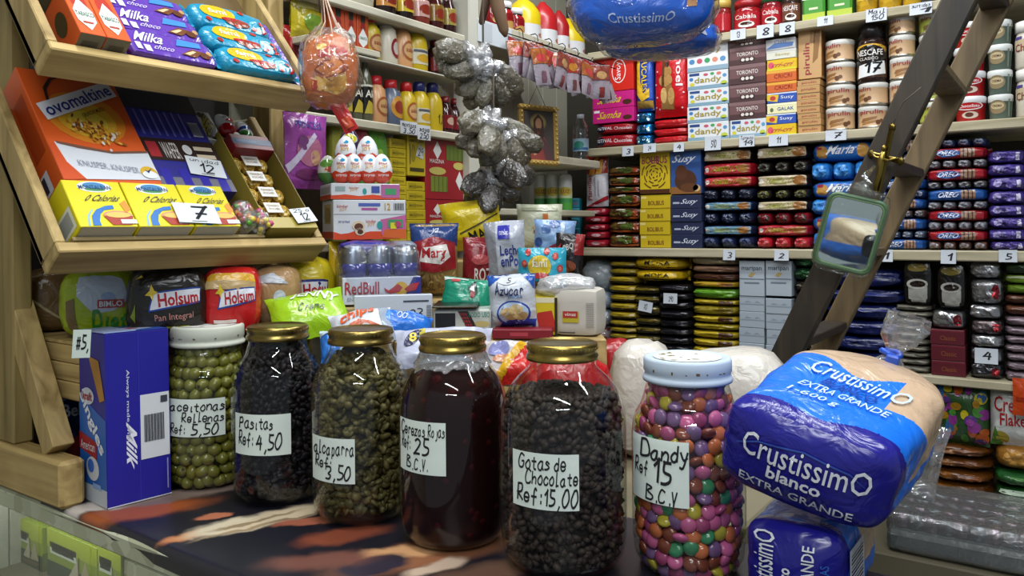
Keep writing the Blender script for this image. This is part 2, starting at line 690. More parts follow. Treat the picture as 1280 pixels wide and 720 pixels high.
def cushion(w, h, t, c, prints=(), seed=None, crimp=0.035, waist=0.06, amp=0.10, kind='film', nx=16, nz=18, back=None, droop=0.0, ml=0.12, pw=(2.6, .6, 3.0, .7)):
    """a standing pillow bag with flat crimped seals at top and bottom"""
    m = M()
    sd = rnd.random() * 90 if seed is None else seed

    def g(z):
        if z < crimp or z > 1 - crimp:
            return 0.0
        q = abs(2 * (z - crimp) / (1 - 2 * crimp) - 1)
        return max(0.0, 1 - q ** pw[2]) ** pw[3]

    def P(x, z, s):
        X = 2 * x - 1
        G = g(z)
        hw = w / 2 * (1 - waist * G + .02 * noise.noise(Vector((sd, z * 4, 1.3))))
        T = t / 2 * G * max(0.0, 1 - abs(X) ** pw[0]) ** pw[1]
        e = noise.noise(Vector((x * 2.6 + sd, z * 3.2, s * 2.0))) + .6 * noise.noise(Vector((x * 6 + sd, z * 6, s * 5.0)))
        T += t * amp * e * min(1, G + .25) * (1 - abs(X) ** 6)
        if G == 0:
            T = .0006
        y = t / 2 + s * max(T, .0006) + droop * t * math.sin(z * 3 + sd) * .3 + (.0012 * math.sin(x * 60) if G == 0 else 0)
        zz = z * h + .012 * h * noise.noise(Vector((x * 2.3 + sd, 5.1, z * 2)))
        return (X * hw, y, zz)

    for s in (-1, 1):
        vs = [P(i / nx, j / nz, s) for j in range(nz + 1) for i in range(nx + 1)]
        fs = [(j * (nx + 1) + i, j * (nx + 1) + i + 1, (j + 1) * (nx + 1) + i + 1, (j + 1) * (nx + 1) + i) for j in range(nz) for i in range(nx)]
        m.add(vs, fs if s < 0 else [f[::-1] for f in fs], mat(c, kind) if isinstance(c, str) else c, True)
    if prints:
        def S(x, z, o):
            a = P(x, z, -1)
            return (a[0], a[1] - o - .0012, a[2])
        Print(m, S, kind, ml).run(prints)
    return m


def turned(prof, c, prints=(), kind='plastic', seg=28, span=150, rot=0, m=None, ml=0.1):
    """a bottle, can or tub from its profile; prints wrap 'span' degrees of the front"""
    m = m or M()
    pr = [(p[0], p[1], mat(p[2], p[3] if len(p) > 3 else kind) if len(p) > 2 and isinstance(p[2], str) else (p[2] if len(p) > 2 else mat(c, kind))) for p in prof]
    R = max(p[0] for p in prof)
    cy = R
    m.lathe(pr, mat(c, kind) if isinstance(c, str) else c, seg, 0, cy)
    H = prof[-1][1]

    def rad(z):
        for a, b in zip(prof, prof[1:]):
            if a[1] <= z <= b[1] and b[1] > a[1]:
                return a[0] + (b[0] - a[0]) * (z - a[1]) / (b[1] - a[1])
        return R

    def S(x, z, o):
        a = math.radians(-90 + rot + (x - .5) * span)
        r = rad(z * H) + o + .0003
        return (r * math.cos(a), cy + r * math.sin(a), z * H)
    if prints:
        Print(m, S, kind, ml).run(prints)
    return m


ORD = ['lowest', 'second from bottom', 'third from bottom', 'fourth from bottom', 'fifth from bottom', 'sixth from bottom', 'seventh from bottom',
       'eighth from bottom', 'ninth from bottom', 'tenth from bottom', 'eleventh from bottom', 'twelfth from bottom']


def order(i, n):
    if n == 1:
        return ''
    return 'topmost' if i == n - 1 else ORD[i]


FRONT = 2.4          # front plane of the shelves on the back wall


def bput(name, m, px0, px1, pybase, inset=0.02, zfix=None):
    """stand a package on the back-wall shelf between two photo columns"""
    a, b = on_y(px0, pybase, FRONT + inset), on_y(px1, pybase, FRONT + inset)
    o = m.build(name, loc=((a.x + b.x) / 2, FRONT + inset, (a.z + b.z) / 2 if zfix is None else zfix))
    return o


def bsize(px0, px1, py0, py1, inset=0.02):
    a, b = on_y(px0, py0, FRONT + inset), on_y(px1, py0, FRONT + inset)
    c = on_y((px0 + px1) / 2, py0, FRONT + inset)
    e = on_y((px0 + px1) / 2, py1, FRONT + inset)
    return abs(b.x - a.x), abs(c.z - e.z)


def bstack(px0, px1, ys, z0, items, where, group, d=0.16, inset=0.02, jit=0.004):
    """a stack on a back-wall shelf: ys are photo rows from its bottom to its top; items = [(name, description, category, builder)]"""
    cx = (px0 + px1) / 2
    zs = [on_y(cx, y, FRONT + inset).z for y in ys]
    off = z0 + 0.0008 - zs[0]
    zs = [z + off for z in zs]
    a, b = on_y(px0, ys[0], FRONT + inset).x, on_y(px1, ys[0], FRONT + inset).x
    n = len(items)
    for i, (name, desc, cat, fn) in enumerate(items):
        h = zs[i + 1] - zs[i] - 0.0008
        m = fn(b - a - 0.002, d, h)
        o = m.build(name, loc=((a + b) / 2 + rnd.uniform(-jit, jit) * .5, FRONT + inset + rnd.uniform(0, jit), zs[i]))
        q = order(i, n)
        tag(o, desc + (', ' + q if q else '') + ' ' + where, cat, group)


# ------------------------------------------------------------------ the room
SHELF_WOOD = wood_mat('pale_painted_wood', '#b9b096', '#8f8668', 'X', 0.9, 0.55)
SHELF_WOOD_Y = wood_mat('pale_painted_wood_side', '#bdb9a6', '#98917a', 'Y', 0.9, 0.55)
RACK_X = wood_mat('raw_pine_x', '#b99f66', '#7d6435', 'X', 0.8)
RACK_Y = wood_mat('raw_pine_y', '#b99f66', '#7d6435', 'Y', 0.8)
RACK_Z = wood_mat('raw_pine_z', '#b39a63', '#786135', 'Z', 0.8)

CREAM, DARKWALL = mat('#a8a594', 'rough'), mat('#3b382f', 'rough')
m = M(); m.box(-2.6, 2.2, -1.8, 3.0, -0.05, 0, speck_mat('terrazzo', ['#6b675f', '#7d786f', '#5a564f'], 30, .5, .02)); struct(m.build('floor'))
m = M(); m.box(-2.6, 2.2, -1.8, 3.0, 2.9, 2.95, mat('#c9c8c0', 'rough')); struct(m.build('ceiling'))
m = M(); m.box(-2.6, 2.2, 2.78, 2.88, 0, 2.9, DARKWALL); struct(m.build('wall_back'))
m = M()
for i in range(46):       # painted boards
    y0 = -1.8 + i * 0.1
    m.box(-1.71, -1.67, y0 + .001, y0 + .099, 0, 2.9, CREAM, .002)
struct(m.build('wall_left'))


def board(name, x0, x1, y0, y1, z0, z1, mt, label):
    m = M()
    m.box(x0, x1, y0, y1, z0, z1, mt, .003)
    return tag(m.build(name), label, 'shelf')


ZA, ZB, ZC, ZD, ZE = 2.098, 1.770, 1.430, 1.093, 0.777
board('shelf_board', -1.36, 0.45, 2.4, 2.775, ZA - .026, ZA, SHELF_WOOD, 'upper pale wooden shelf board carrying the coffee jars')
board('shelf_board', -1.36, 0.45, 2.4, 2.775, ZB - .027, ZB, SHELF_WOOD, 'pale wooden shelf board carrying the wafer tins and chocolates')
board('shelf_board', -1.47, 0.45, 2.4, 2.775, ZC - .028, ZC, SHELF_WOOD, 'pale wooden shelf board carrying the rolls of biscuits')
board('shelf_board', -1.36, 0.45, 2.4, 2.775, ZD - .022, ZD, SHELF_WOOD, 'low pale shelf board under the coffee packets and silver cartons')
board('shelf_board', -1.36, 0.45, 2.4, 2.775, ZE - .028, ZE, SHELF_WOOD, 'lowest pale shelf board under the bags of cereal snacks')
# left wall shelves (front plane x = -1.28)
XL = -1.33
LZ1, LZ2, LZ3 = 2.018, 1.752, 2.081
board('shelf_board', -1.665, XL, 1.14, 1.69, LZ1 - .02, LZ1, SHELF_WOOD_Y, 'white shelf board holding dark sauce jars above the mustard bottles')
board('shelf_board', -1.665, XL, 1.14, 1.69, LZ2 - .02, LZ2, SHELF_WOOD_Y, 'white shelf board holding the mustard and vinegar bottles')
board('shelf_board', -1.665, XL, 1.14, 1.69, 1.450, 1.470, SHELF_WOOD_Y, 'low shelf board under the yellow and red starch boxes')
board('shelf_board', -1.665, XL, 1.84, 2.39, LZ3 - .028, LZ3, SHELF_WOOD_Y, 'shelf board with wire hooks under the yellow and red bottles')
board('shelf_board', -1.665, XL + .02, 2.13, 2.395, 1.698, 1.724, SHELF_WOOD_Y, 'small corner shelf board beside the framed picture')
board('shelf_board', -1.665, XL, 1.80, 2.395, 1.536, 1.556, SHELF_WOOD_Y, 'corner shelf board under the white spray cans')
m = M(); m.box(-1.385, -1.325, 1.70, 1.745, 0, 2.9, mat('#b9b7ab', 'matte'), .004)
tag(m.build('shelf_upright'), 'white square post at the end of the left wall shelves', 'post')

# ------------------------------------------------------------------ the counter
CZ = 1.07
FRAMEG = speck_mat('flaking_green_paint', ['#a9ad93', '#b4b69d', '#9fa38a', '#8d8f74', '#b0b398'], 26, .6, .15)
cnt = empty('shop_counter', (-0.6, 0.84, 0))
tag(cnt, 'old pale green wooden counter with a glass display front', 'counter')


def cpart(name, m):
    o = m.build(name, cnt)
    o.location = (0.6, -0.84, 0)
    return o


m = M(); m.box(-2.3, 0.12, 0.640, 1.065, CZ - .03, CZ - .004, mat('#8b8264', 'matte'), .003)
m.box(-2.3, 0.12, 0.613, 0.640, CZ - .036, CZ - .004, FRAMEG, .004); cpart('counter_top', m)
m = M()
for (a, b) in ((-1.118, -1.086), (-0.60, -0.55), (0.07, 0.12)):
    m.box(a, b, 0.617, 0.650, 0.02, CZ - .0365, FRAMEG, .004)
m.box(-1.086, 0.12, 0.617, 0.650, CZ - .066, CZ - .037, FRAMEG, .003)
m.box(-2.3, 0.12, 0.617, 0.650, 0.02, 0.40, FRAMEG, .004); cpart('front_frame', m)
m = M(); m.box(-1.085, -0.605, 0.621, 0.646, CZ - .11, CZ - .078, mat('#9aa58d', 'matte'), .003)
m.box(-1.085, -1.065, 0.621, 0.646, 0.4, CZ - .11, mat('#9aa58d', 'matte'), .003)
m.box(-0.63, -0.605, 0.621, 0.646, 0.4, CZ - .11, mat('#9aa58d', 'matte'), .003); cpart('inner_frame', m)
m = M(); m.box(-2.3, -1.119, 0.627, 0.630, 0.4, CZ - .037, clear_mat('display_glass', (.93, .97, .95), .05, 3, .02), .0005)
m.box(-1.064, -0.631, 0.627, 0.630, 0.4, CZ - .11, clear_mat('display_glass'), .0005); cpart('glass_pane', m)
m = M(); m.box(-2.3, 0.12, 1.035, 1.065, 0.0, CZ - .03, mat('#4c4734', 'matte'), .003)
m.box(0.09, 0.12, 0.655, 1.035, 0, CZ - .03, mat('#6c6a52', 'matte'), .003)
m.box(-2.3, 0.09, 0.655, 1.035, 0.40, 0.42, mat('#4c4734', 'matte'), .003)
m.box(-2.3, -1.0, 0.655, 1.035, 0.846, 0.862, mat('#5c563e', 'matte'), .003); cpart('carcass', m)

# printed oilcloth on the counter: a soft painted picture, generic shapes on near-black navy
def cloth_mat():
    mt = bpy.data.materials.new('printed_oilcloth')
    mt.use_nodes = True
    nt = mt.node_tree
    b = nt.nodes['Principled BSDF']
    b.inputs['Roughness'].default_value = .33
    tc = nt.nodes.new('ShaderNodeTexCoord')
    no = nt.nodes.new('ShaderNodeTexNoise')
    no.inputs['Scale'].default_value = 26
    no.inputs['Detail'].default_value = 4
    vm = nt.nodes.new('ShaderNodeVectorMath')
    vm.operation = 'MULTIPLY_ADD'
    vm.inputs[1].default_value = (.034, .034, 0)
    nt.links.new(tc.outputs['Object'], no.inputs['Vector'])
    nt.links.new(no.outputs['Color'], vm.inputs[0])
    nt.links.new(tc.outputs['Object'], vm.inputs[2])
    prev = None
    for (px, py, rx, ry, ang, colr, soft) in (
            (165, 640, .13, .040, 62, '#8a4522', .5), (150, 628, .10, .030, 62, '#b5aca4', .3), (205, 622, .08, .03, 70, '#6d5a50', .4), (262, 612, .06, .028, 60, '#7a6a60', .5),
            (240, 668, .05, .018, 75, '#b07040', .4), (300, 655, .085, .034, 70, '#c4b79c', .35), (350, 645, .09, .030, 78, '#bfae90', .4), (322, 650, .08, .006, 74, '#8a785c', .5), (345, 652, .08, .005, 74, '#7d6a50', .5), (300, 662, .07, .005, 72, '#947f62', .5),
            (268, 644, .030, .015, 60, '#a8654a', .3), (382, 652, .045, .020, 50, '#9c5a44', .3), (430, 668, .07, .03, 60, '#7a3f2c', .5), (540, 690, .14, .045, 62, '#8a5a3e', .6), (500, 690, .06, .02, 40, '#c9976a', .5),
            (470, 705, .05, .030, 60, '#2c2632', .3), (545, 708, .05, .018, 70, '#b09a86', .4), (620, 712, .09, .03, 55, '#5d4436', .6), (400, 700, .08, .03, 45, '#6a4238', .6), (450, 640, .06, .03, 60, '#a87850', .6)):
        p = on_z(px, py, CZ + .003)
        mp = nt.nodes.new('ShaderNodeMapping')
        mp.vector_type = 'TEXTURE'
        mp.inputs['Location'].default_value = (p.x + .017, p.y + .017, CZ + .003)
        mp.inputs['Rotation'].default_value = (0, 0, math.radians(ang))
        mp.inputs['Scale'].default_value = (rx, ry, 1)
        ln = nt.nodes.new('ShaderNodeVectorMath')
        ln.operation = 'LENGTH'
        mr = nt.nodes.new('ShaderNodeMapRange')
        mr.interpolation_type = 'SMOOTHSTEP'
        mr.inputs['From Min'].default_value = 1 + soft * .4
        mr.inputs['From Max'].default_value = 1 - soft
        mx = nt.nodes.new('ShaderNodeMix')
        mx.data_type = 'RGBA'
        nt.links.new(vm.outputs['Vector'], mp.inputs['Vector'])
        nt.links.new(mp.outputs['Vector'], ln.inputs[0])
        nt.links.new(ln.outputs['Value'], mr.inputs['Value'])
        nt.links.new(mr.outputs['Result'], mx.inputs['Factor'])
        if prev is None:
            mx.inputs['A'].default_value = lin('#17161f')
        else:
            nt.links.new(prev, mx.inputs['A'])
        mx.inputs['B'].default_value = lin(colr)
        prev = mx.outputs['Result']
    nt.links.new(prev, b.inputs['Base Color'])
    return mt


m = M()
x0, x1, y0, y1 = -1.36, 0.115, 0.622, 1.060
N, K = 60, 24
prof = [(y0 - .010, CZ - .026), (y0 - .011, CZ - .014), (y0 - .006, CZ - .001)] + [(y0 + .004 + (y1 - y0 - .004) * i / 20, CZ + .0015) for i in range(21)]
vs, fs = [], []
for i in range(N + 1):
    x = x0 + (x1 - x0) * i / N
    for (y, z) in prof:
        if x < -1.15:
            z = max(z, CZ - .012)
        vs.append((x, y + .003 * noise.noise(Vector((x * 6, 0, z * 9))), z + .0008 * (1 + noise.noise(Vector((x * 8, y * 8, 0))))))
k = len(prof)
for i in range(N):
    for j in range(k - 1):
        fs.append((i * k + j, (i + 1) * k + j, (i + 1) * k + j + 1, i * k + j + 1))
m.add(vs, fs, cloth_mat(), True)
tag(m.build('tablecloth'), 'dark oilcloth with orange and cream print covering the counter under the jars', 'tablecloth')

# ------------------------------------------------------------------ tea-coloured boxes behind the counter glass
for (px0, px1, py0, py1, where) in ((-30, 8, 645, 712, 'cut by the photo edge'), (10, 53, 651, 702, 'left of the middle'), (57, 121, 672, 728, 'the middle one'), (121, 152, 680, 733, 'beside the counter post'), (12, 54, 706, 760, 'lower row')):
    c = on_y((px0 + px1) / 2, py0, 0.72)
    w = abs(on_y(px0, py0, 0.72).x - on_y(px1, py0, 0.72).x) - .006
    z1 = on_y((px0 + px1) / 2, py0, 0.72).z
    low = py1 > 740
    zb = 0.862 if not low else 0.805
    h = (z1 - 0.863) if not low else 0.04
    if low:
        continue
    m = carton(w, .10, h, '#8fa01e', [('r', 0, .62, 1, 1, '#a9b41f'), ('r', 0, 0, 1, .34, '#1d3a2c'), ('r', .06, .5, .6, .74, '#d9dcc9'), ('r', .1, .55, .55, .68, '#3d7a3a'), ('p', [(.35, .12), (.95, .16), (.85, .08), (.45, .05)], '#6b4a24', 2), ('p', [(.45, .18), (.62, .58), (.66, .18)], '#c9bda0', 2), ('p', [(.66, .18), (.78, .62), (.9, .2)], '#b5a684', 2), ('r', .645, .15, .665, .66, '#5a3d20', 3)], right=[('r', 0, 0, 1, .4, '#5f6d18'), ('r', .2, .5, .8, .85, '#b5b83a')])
    tag(m.build('tea_carton', loc=(c.x, .72, .8632)), 'yellow green ship-printed carton behind the counter glass, ' + where, 'box', 'cartons behind the counter glass')

m = M(); m.box(-2.2, -1.26, .668, .690, CZ - .050, CZ - .038, mat('#b9bcb8', 'plastic'), .002)  # invented housing for the fill light added inside the case
cpart('added_fill_housing', m)
tube_light('added_case_fill', (-1.7, .68, CZ - .052), .8, .02, .55)  # fill light added to brighten the cartons behind the glass


# ------------------------------------------------------------------ wooden display rack on the counter's end
rack = empty('display_rack', (-1.45, 0.80, CZ))
tag(rack, 'raw pine display rack with two steep trays of chocolates and tea', 'rack')


def rpart(name, m, parent=rack):
    o = m.build(name, parent)
    o.location = (1.45, -0.80, -CZ)
    return o


def tray_axes(ox, oz):
    e2, g = Vector((-.633, 0, .774)), Vector((.774, 0, .633))
    return Vector((ox, .556, oz)), e2, g


def tray(ox, oz):
    """steep tray: floor, two side boards, a front lip; origin = outer lower corner of the lip at the near end"""
    O, s, g = tray_axes(ox, oz)
    xf = Matrix(((0, -g.x, s.x, O.x), (1, 0, 0, O.y), (0, -g.z, s.z, O.z), (0, 0, 0, 1)))    # local x along y, local y into the tray, local z up the slope
    m = M(); m.box(0, .496, 0, .012, .019, .33, mat('#5c4a28', 'matte'), .001, xf)
    m2 = M(); m2.box(0, .496, -.043, 0.012, 0, .018, RACK_Y, .002, xf)
    m3 = M(); m3.box(0.0, .016, -.042, .011, .0185, .36, RACK_Z, .002, xf)
    m4 = M(); m4.box(.480, .496, -.042, .011, .0185, .34, RACK_Z, .002, xf)
    t = rpart('tray', m)
    for nm, q in (('front_lip', m2), ('side_board', m3), ('side_board', m4)):
        o = q.build(nm, t)
    return xf


TX_LOW = tray(-1.200, 1.445)
TX_UP = tray(-1.218, 1.734)
m = M(); m.box(-1.526, -1.448, .614, .646, 1.1452, 2.5, wood_mat('weathered_pine', '#97834e', '#66552d', 'Z', .8), .003); rpart('post', m)
m = M(); m.box(-1.462, -1.402, 1.105, 1.145, CZ, 2.5, RACK_Z, .003); rpart('post', m)
m = M(); m.box(-1.66, -1.276, .606, .646, CZ + .0006, 1.145, RACK_X, .006); rpart('foot', m)
m = M(); m.bar((-1.474, .634, 1.375), (-1.336, .634, 1.150), .040, .034, RACK_Z, (1, 0, 0)); rpart('brace', m)
m = M(); m.box(-1.60, -1.592, .655, 1.14, 1.10, 2.4, mat('#1c1913', 'matte'), .002); rpart('shade_sheet', m)  # near-black sheet added in place of the shade behind the trays

# slatted crate below the bread
m = M()
for i in range(3):
    z = 1.222 + i * .0305
    m.box(-1.53, -1.305, .662, .672, z, z + .0295, RACK_X, .002)
    m.box(-1.315, -1.305, .674, 1.10, z, z + .0295, RACK_Y, .002)
m.box(-1.53, -1.305, .662, 1.10, 1.3135, 1.3190, RACK_Y, .001)
for (x, y) in ((-1.53, 1.06), (-1.325, 1.06), (-1.53, .674)):
    m.box(x, x + .018, y, y + .03, 1.0705, 1.3130, RACK_Z, .001)
tag(m.build('wooden_crate'), 'slatted wooden crate under the loaves of bread beside the rack brace', 'crate')

# ------------------------------------------------------------------ inner bench and stand carrying the heap of bags (mostly hidden)
m = M(); m.box(-1.32, -0.40, 1.10, 1.60, 0, 1.055, mat('#6d6650', 'matte'), .004)
for i in range(4):
    m.box(-1.30 + i * .22, -1.10 + i * .22, 1.092, 1.10, .1, 1.0, mat('#77705a', 'matte'), .002)
tag(m.build('storage_bench'), 'low painted bench behind the jars carrying the heaped bags', 'bench')
m = M()
RS = Matrix.Translation(EYE) @ Matrix(((RT.x, -sA, 0, 0), (RT.y, cA, 0, 0), (0, 0, 1, 0), (0, 0, 0, 1)))


def camxy(px, d):
    p = at(px, 360, d)
    return p.x, p.y


def stand(px0, px1, d0, d1, z1):
    xs = (px0 - 640) / FPX * (d0 + d1) / 2, (px1 - 640) / FPX * (d0 + d1) / 2
    xf = Matrix(((cA, -sA, 0, 0), (sA, cA, 0, 0), (0, 0, 1, 0), (0, 0, 0, 1)))
    m.box(xs[0], xs[1], d0, d1, 1.056, z1, RACK_X, .003, xf)


stand(498, 640, 1.46, 1.60, 1.296)
stand(642, 752, 1.46, 1.60, 1.296)
stand(430, 496, 1.49, 1.66, 1.354)
stand(500, 715, 1.605, 1.735, 1.354)
stand(540, 720, 1.737, 1.90, 1.430)
tag(m.build('stepped_stand'), 'wooden stand hidden under the heap of bags behind the jars', 'stand')

# ------------------------------------------------------------------ ladder
LAD = wood_mat('dark_ladder_wood', '#3a3125', '#16130f', 'Z', .7, .5)
LAD2 = wood_mat('worn_ladder_wood', '#7a6748', '#4a3d28', 'Z', .7, .55)
lad = empty('wooden_ladder', (-0.9, 1.85, 0))
tag(lad, 'dark wooden ladder leaning across the right-hand shelves', 'ladder')


def lp(z, y):
    return Vector((-.4939 + (z - 1.201) * .470, y, z))


def lpart(name, m):
    o = m.build(name, lad)
    o.location = (.9, -1.85, 0)
    return o


m = M(); m.bar(lp(0, 1.65), lp(2.75, 1.65), .030, .056, LAD, (0, 1, 0), .003); lpart('rail', m)
m = M(); m.bar(lp(0, 2.02), lp(2.75, 2.02), .030, .052, LAD2, (0, 1, 0), .003); lpart('rail', m)
for i in range(12):
    z = .20 + i * .177
    p = lp(z, 1.65)
    m = M()
    m.bar((p.x, 1.6655, z), (p.x, 2.0045, z), .054, .018, LAD2 if i % 2 else LAD, (1, 0, 0), .002)
    lpart('rung', m)

# ------------------------------------------------------------------ glass jars with handwritten labels
GLASS = clear_mat('jar_glass', (.93, .96, .93), .045, 3.2, .015)
FILMRIM = clear_mat('crumpled_film', (.95, .97, .97), .10, 1.6, .12, .5, .07, 40)


def jar_profile(R, rl, H, lidh):
    nz = H - lidh
    zs = H * .63
    dz = nz - .012 - zs
    return [(R * .70, 0), (R * .86, .004), (R * .955, .016), (R * .99, .036), (R, .06), (R, zs), (R * .985, zs + .2 * dz), (R * .93, zs + .45 * dz), (R * .83, zs + .68 * dz),
            (max(R * .70, rl * 1.03), zs + .86 * dz), (rl * .985, nz - .010), (rl * .955, nz - .006), (rl * .955, nz + .004), (rl * .93, H - .004)]


def prof_r(P, z):
    for a, b in zip(P, P[1:]):
        if a[1] <= z <= b[1]:
            return a[0] + (b[0] - a[0]) * (z - a[1]) / max(1e-6, b[1] - a[1])
    return P[-1][0]


JARS = {}


def jar(px, py, R, rl, H, lidh, lidcol, label, lab, lines, pos=None, lidkind='metal'):
    p = on_z(px, py, CZ) if pos is None else Vector(pos)
    p.z = CZ + .0045
    rz = facing(p)
    t = empty('glass_jar', p, rz)
    tag(t, label, 'jar', 'big glass jars on the counter')
    P = jar_profile(R, rl, H, lidh)
    m = M(); m.lathe(P, GLASS, 56); m.build('glass_body', t)
    nz = H - lidh
    m = M()
    lm = mat(lidcol, lidkind)
    m.lathe([(rl * .9, nz - .001), (rl * 1.03, nz), (rl * 1.045, nz + .003), (rl * 1.03, nz + .006), (rl * .995, nz + .008), (rl * .995, nz + .011), (rl * 1.02, nz + .0135), (rl * 1.02, H - .004), (rl * .995, H - .001), (rl * .93, H), (rl * .90, H - .0015), (rl * .2, H - .001), (rl * .0002, H - .001)], lm, 48)
    if lidkind == 'metal':
        for i in range(48):
            a = 2 * math.pi * i / 48
            m.box(-.0007, .0007, -.0006, .0006, nz + .0135, H - .005, lm, .0002, Matrix.Translation((rl * 1.02 * math.cos(a), rl * 1.02 * math.sin(a), 0)) @ Matrix.Rotation(a, 4, 'Z'))
    else:
        q = Print(m, lambda x, z, o: ((x - .5) * 2 * rl, (z - .5) * 2 * rl, H - .001 + o), 'matte')
        q.ell(.5, .5, .4, .4, '#c9cbc6', 1)
        q2 = random.Random(int(px))
        for i in range(14):
            q.ell(.5 + q2.uniform(-.3, .3), .5 + q2.uniform(-.3, .3), q2.uniform(.01, .05), q2.uniform(.008, .03), '#8a7a50', 2)
        for i in range(9):
            a = q2.uniform(3.5, 6.0)
            m.box(-.0022 * q2.random() - .0006, .002 * q2.random(), -.0004, .0004, nz + .014, nz + .014 + q2.uniform(.0008, .004), mat('#55452c', 'matte'), .0001, Matrix.Translation((rl * 1.0208 * math.cos(a), rl * 1.0208 * math.sin(a), 0)) @ Matrix.Rotation(a + math.pi / 2, 4, 'Z'))
    m.build('lid', t)
    # paper label wrapped on the glass; edges given as photo pixels
    m = M()
    pxr = R * FPX / (Vector((p.x, p.y, 1.3)) - EYE).dot(FW)
    s0, s1 = max(-.94, (lab[0] - px) / pxr), min(.94, (lab[1] - px) / pxr)
    dd_ = (Vector((p.x, p.y, 1.2)) - EYE).dot(FW) - R * .9
    z1, z0 = at(px, lab[2], dd_).z - p.z, at(px, lab[3], dd_).z - p.z

    def S(x, z, o):
        a = -math.pi / 2 + math.asin(s0 + (s1 - s0) * x)
        zz = z0 + (z1 - z0) * z
        r = prof_r(P, zz) + .0008 + o
        return (r * math.cos(a), r * math.sin(a), zz)
    q = Print(m, S, 'paper', .12)
    q.rect(0, 0, 1, 1, '#d3ddd4', 0)
    n = len(lines)
    for i, (s, u0, u1, w0, w1) in enumerate(lines):
        q.hand(s, u0, w0, u1, w1, '#121218', 1.5, 1.15)
    m.build('paper_label', t)
    JARS[px] = (p, R, P, t)
    return p, R, P, rz


def chunks(p, rz, P, R, z0, z1, n, tmpl, mats, name, label, seed, core, depth=.008, thick=.004, top=None, arc=2.2, size=(1, 1, 1), jit=.25):
    """loose fill seen through the glass: many small pieces in one heap, with a solid middle"""
    r = random.Random(seed)
    m = M()
    prof = []
    for i in range(13):
        z = z0 + (z1 - z0) * i / 12
        prof.append((max(.002, prof_r(P, z) - thick - depth), z))
    prof.append((.0005, z1))
    m.lathe(prof, core, 32)
    tv, tf = tmpl

    def put(x, y, z):
        s = [a * r.uniform(1 - jit, 1 + jit) for a in size]
        R3 = Matrix.Rotation(r.uniform(0, 6.28), 3, 'Z') @ Matrix.Rotation(r.uniform(-1.2, 1.2), 3, 'X') @ Matrix.Rotation(r.uniform(-1.2, 1.2), 3, 'Y')
        vs = [R3 @ Vector((v[0] * s[0], v[1] * s[1], v[2] * s[2])) + Vector((x, y, z)) for v in tv]
        m.add(vs, tf, mats, True)
    for i in range(n):
        a = -math.pi / 2 + r.uniform(-arc, arc)
        z = z0 + max(size) + (z1 - z0 - max(size)) * (i + r.random()) / n
        rr = prof_r(P, z) - thick - r.random() * depth
        put(rr * math.cos(a), rr * math.sin(a), z)
    if top:
        for i in range(top):
            a, q = r.uniform(0, 6.28), math.sqrt(r.random()) * (prof_r(P, z1) - thick - max(size))
            put(q * math.cos(a), q * math.sin(a), z1 + r.uniform(0, .004))
    o = m.build(name, loc=(p.x, p.y, p.z), rz=rz)
    return tag(o, label, 'food', kind='stuff')


def ico(sub=1):
    import bmesh
    b = bmesh.new()
    bmesh.ops.create_icosphere(b, subdivisions=sub, radius=1)
    v = [tuple(x.co) for x in b.verts]
    b.verts.index_update()
    f = [tuple(x.index for x in q.verts) for q in b.faces]
    b.free()
    return v, f


ICO1, ICO2 = ico(1), ico(2)

J1 = jar(261, 602, .0700, .0590, .266, .034, '#b9bcae', 'white-lidded glass jar of green olives beside the dark blue box', (214, 280, 498, 545),
         [('aceitonas', .06, .98, .66, .96), ('Rellenas', .24, .98, .37, .66), ('Ref:', .06, .32, .07, .36), ('5,50', .40, .88, .03, .37)], lidkind='matte')
J2 = jar(349, 621, .0722, .0475, .273, .022, '#8c7a45', 'gold-lidded glass jar of black raisins, second in the row', (300, 363, 517, 568),
         [('Pasitas', .05, .68, .62, .96), ('Ref:', .04, .32, .22, .60), ('4,50', .36, .82, .10, .52)])
J3 = jar(453, 643, .0742, .0475, .277, .022, '#8c7a45', 'gold-lidded glass jar of capers, third in the row', (391, 445, 547, 603),
         [('alcaparra', .03, .97, .60, .95), ('Ref:', .04, .45, .30, .60), ('3,50', .30, .90, .06, .42)])
J4 = jar(568, 672, .0752, .0453, .279, .022, '#9a8547', 'gold-lidded glass jar of dark red cherries, fourth in the row', (499, 559, 527, 593),
         [('Cerezas Rojas', .02, .98, .70, .96), ('Ref:', .03, .24, .42, .72), ('25', .30, .62, .34, .70), ('B.C.V.', .14, .62, .06, .32)])
J5 = jar(705, 702, .0812, .0449, .279, .022, '#9a8547', 'gold-lidded glass jar of chocolate drops, fifth and biggest in the row', (646, 723, 566, 636),
         [('Gotas de', .08, .80, .68, .98), ('Chocolate', .18, .98, .42, .72), ('Ref:', .03, .44, .08, .42), ('15,00', .46, .98, .04, .40)])
J6 = jar(858, 710, .0705, .0537, .262, .030, '#aebccb', 'glass jar of coloured sugared sweets under a pale blue lid', (791, 859, 552, 634),
         [('Dandy', .12, .98, .66, .98), ('Ref', .02, .28, .40, .66), ('15', .34, .68, .30, .70), ('B.C.V', .22, .80, .02, .28)], pos=(-.400, .955, CZ), lidkind='matte')

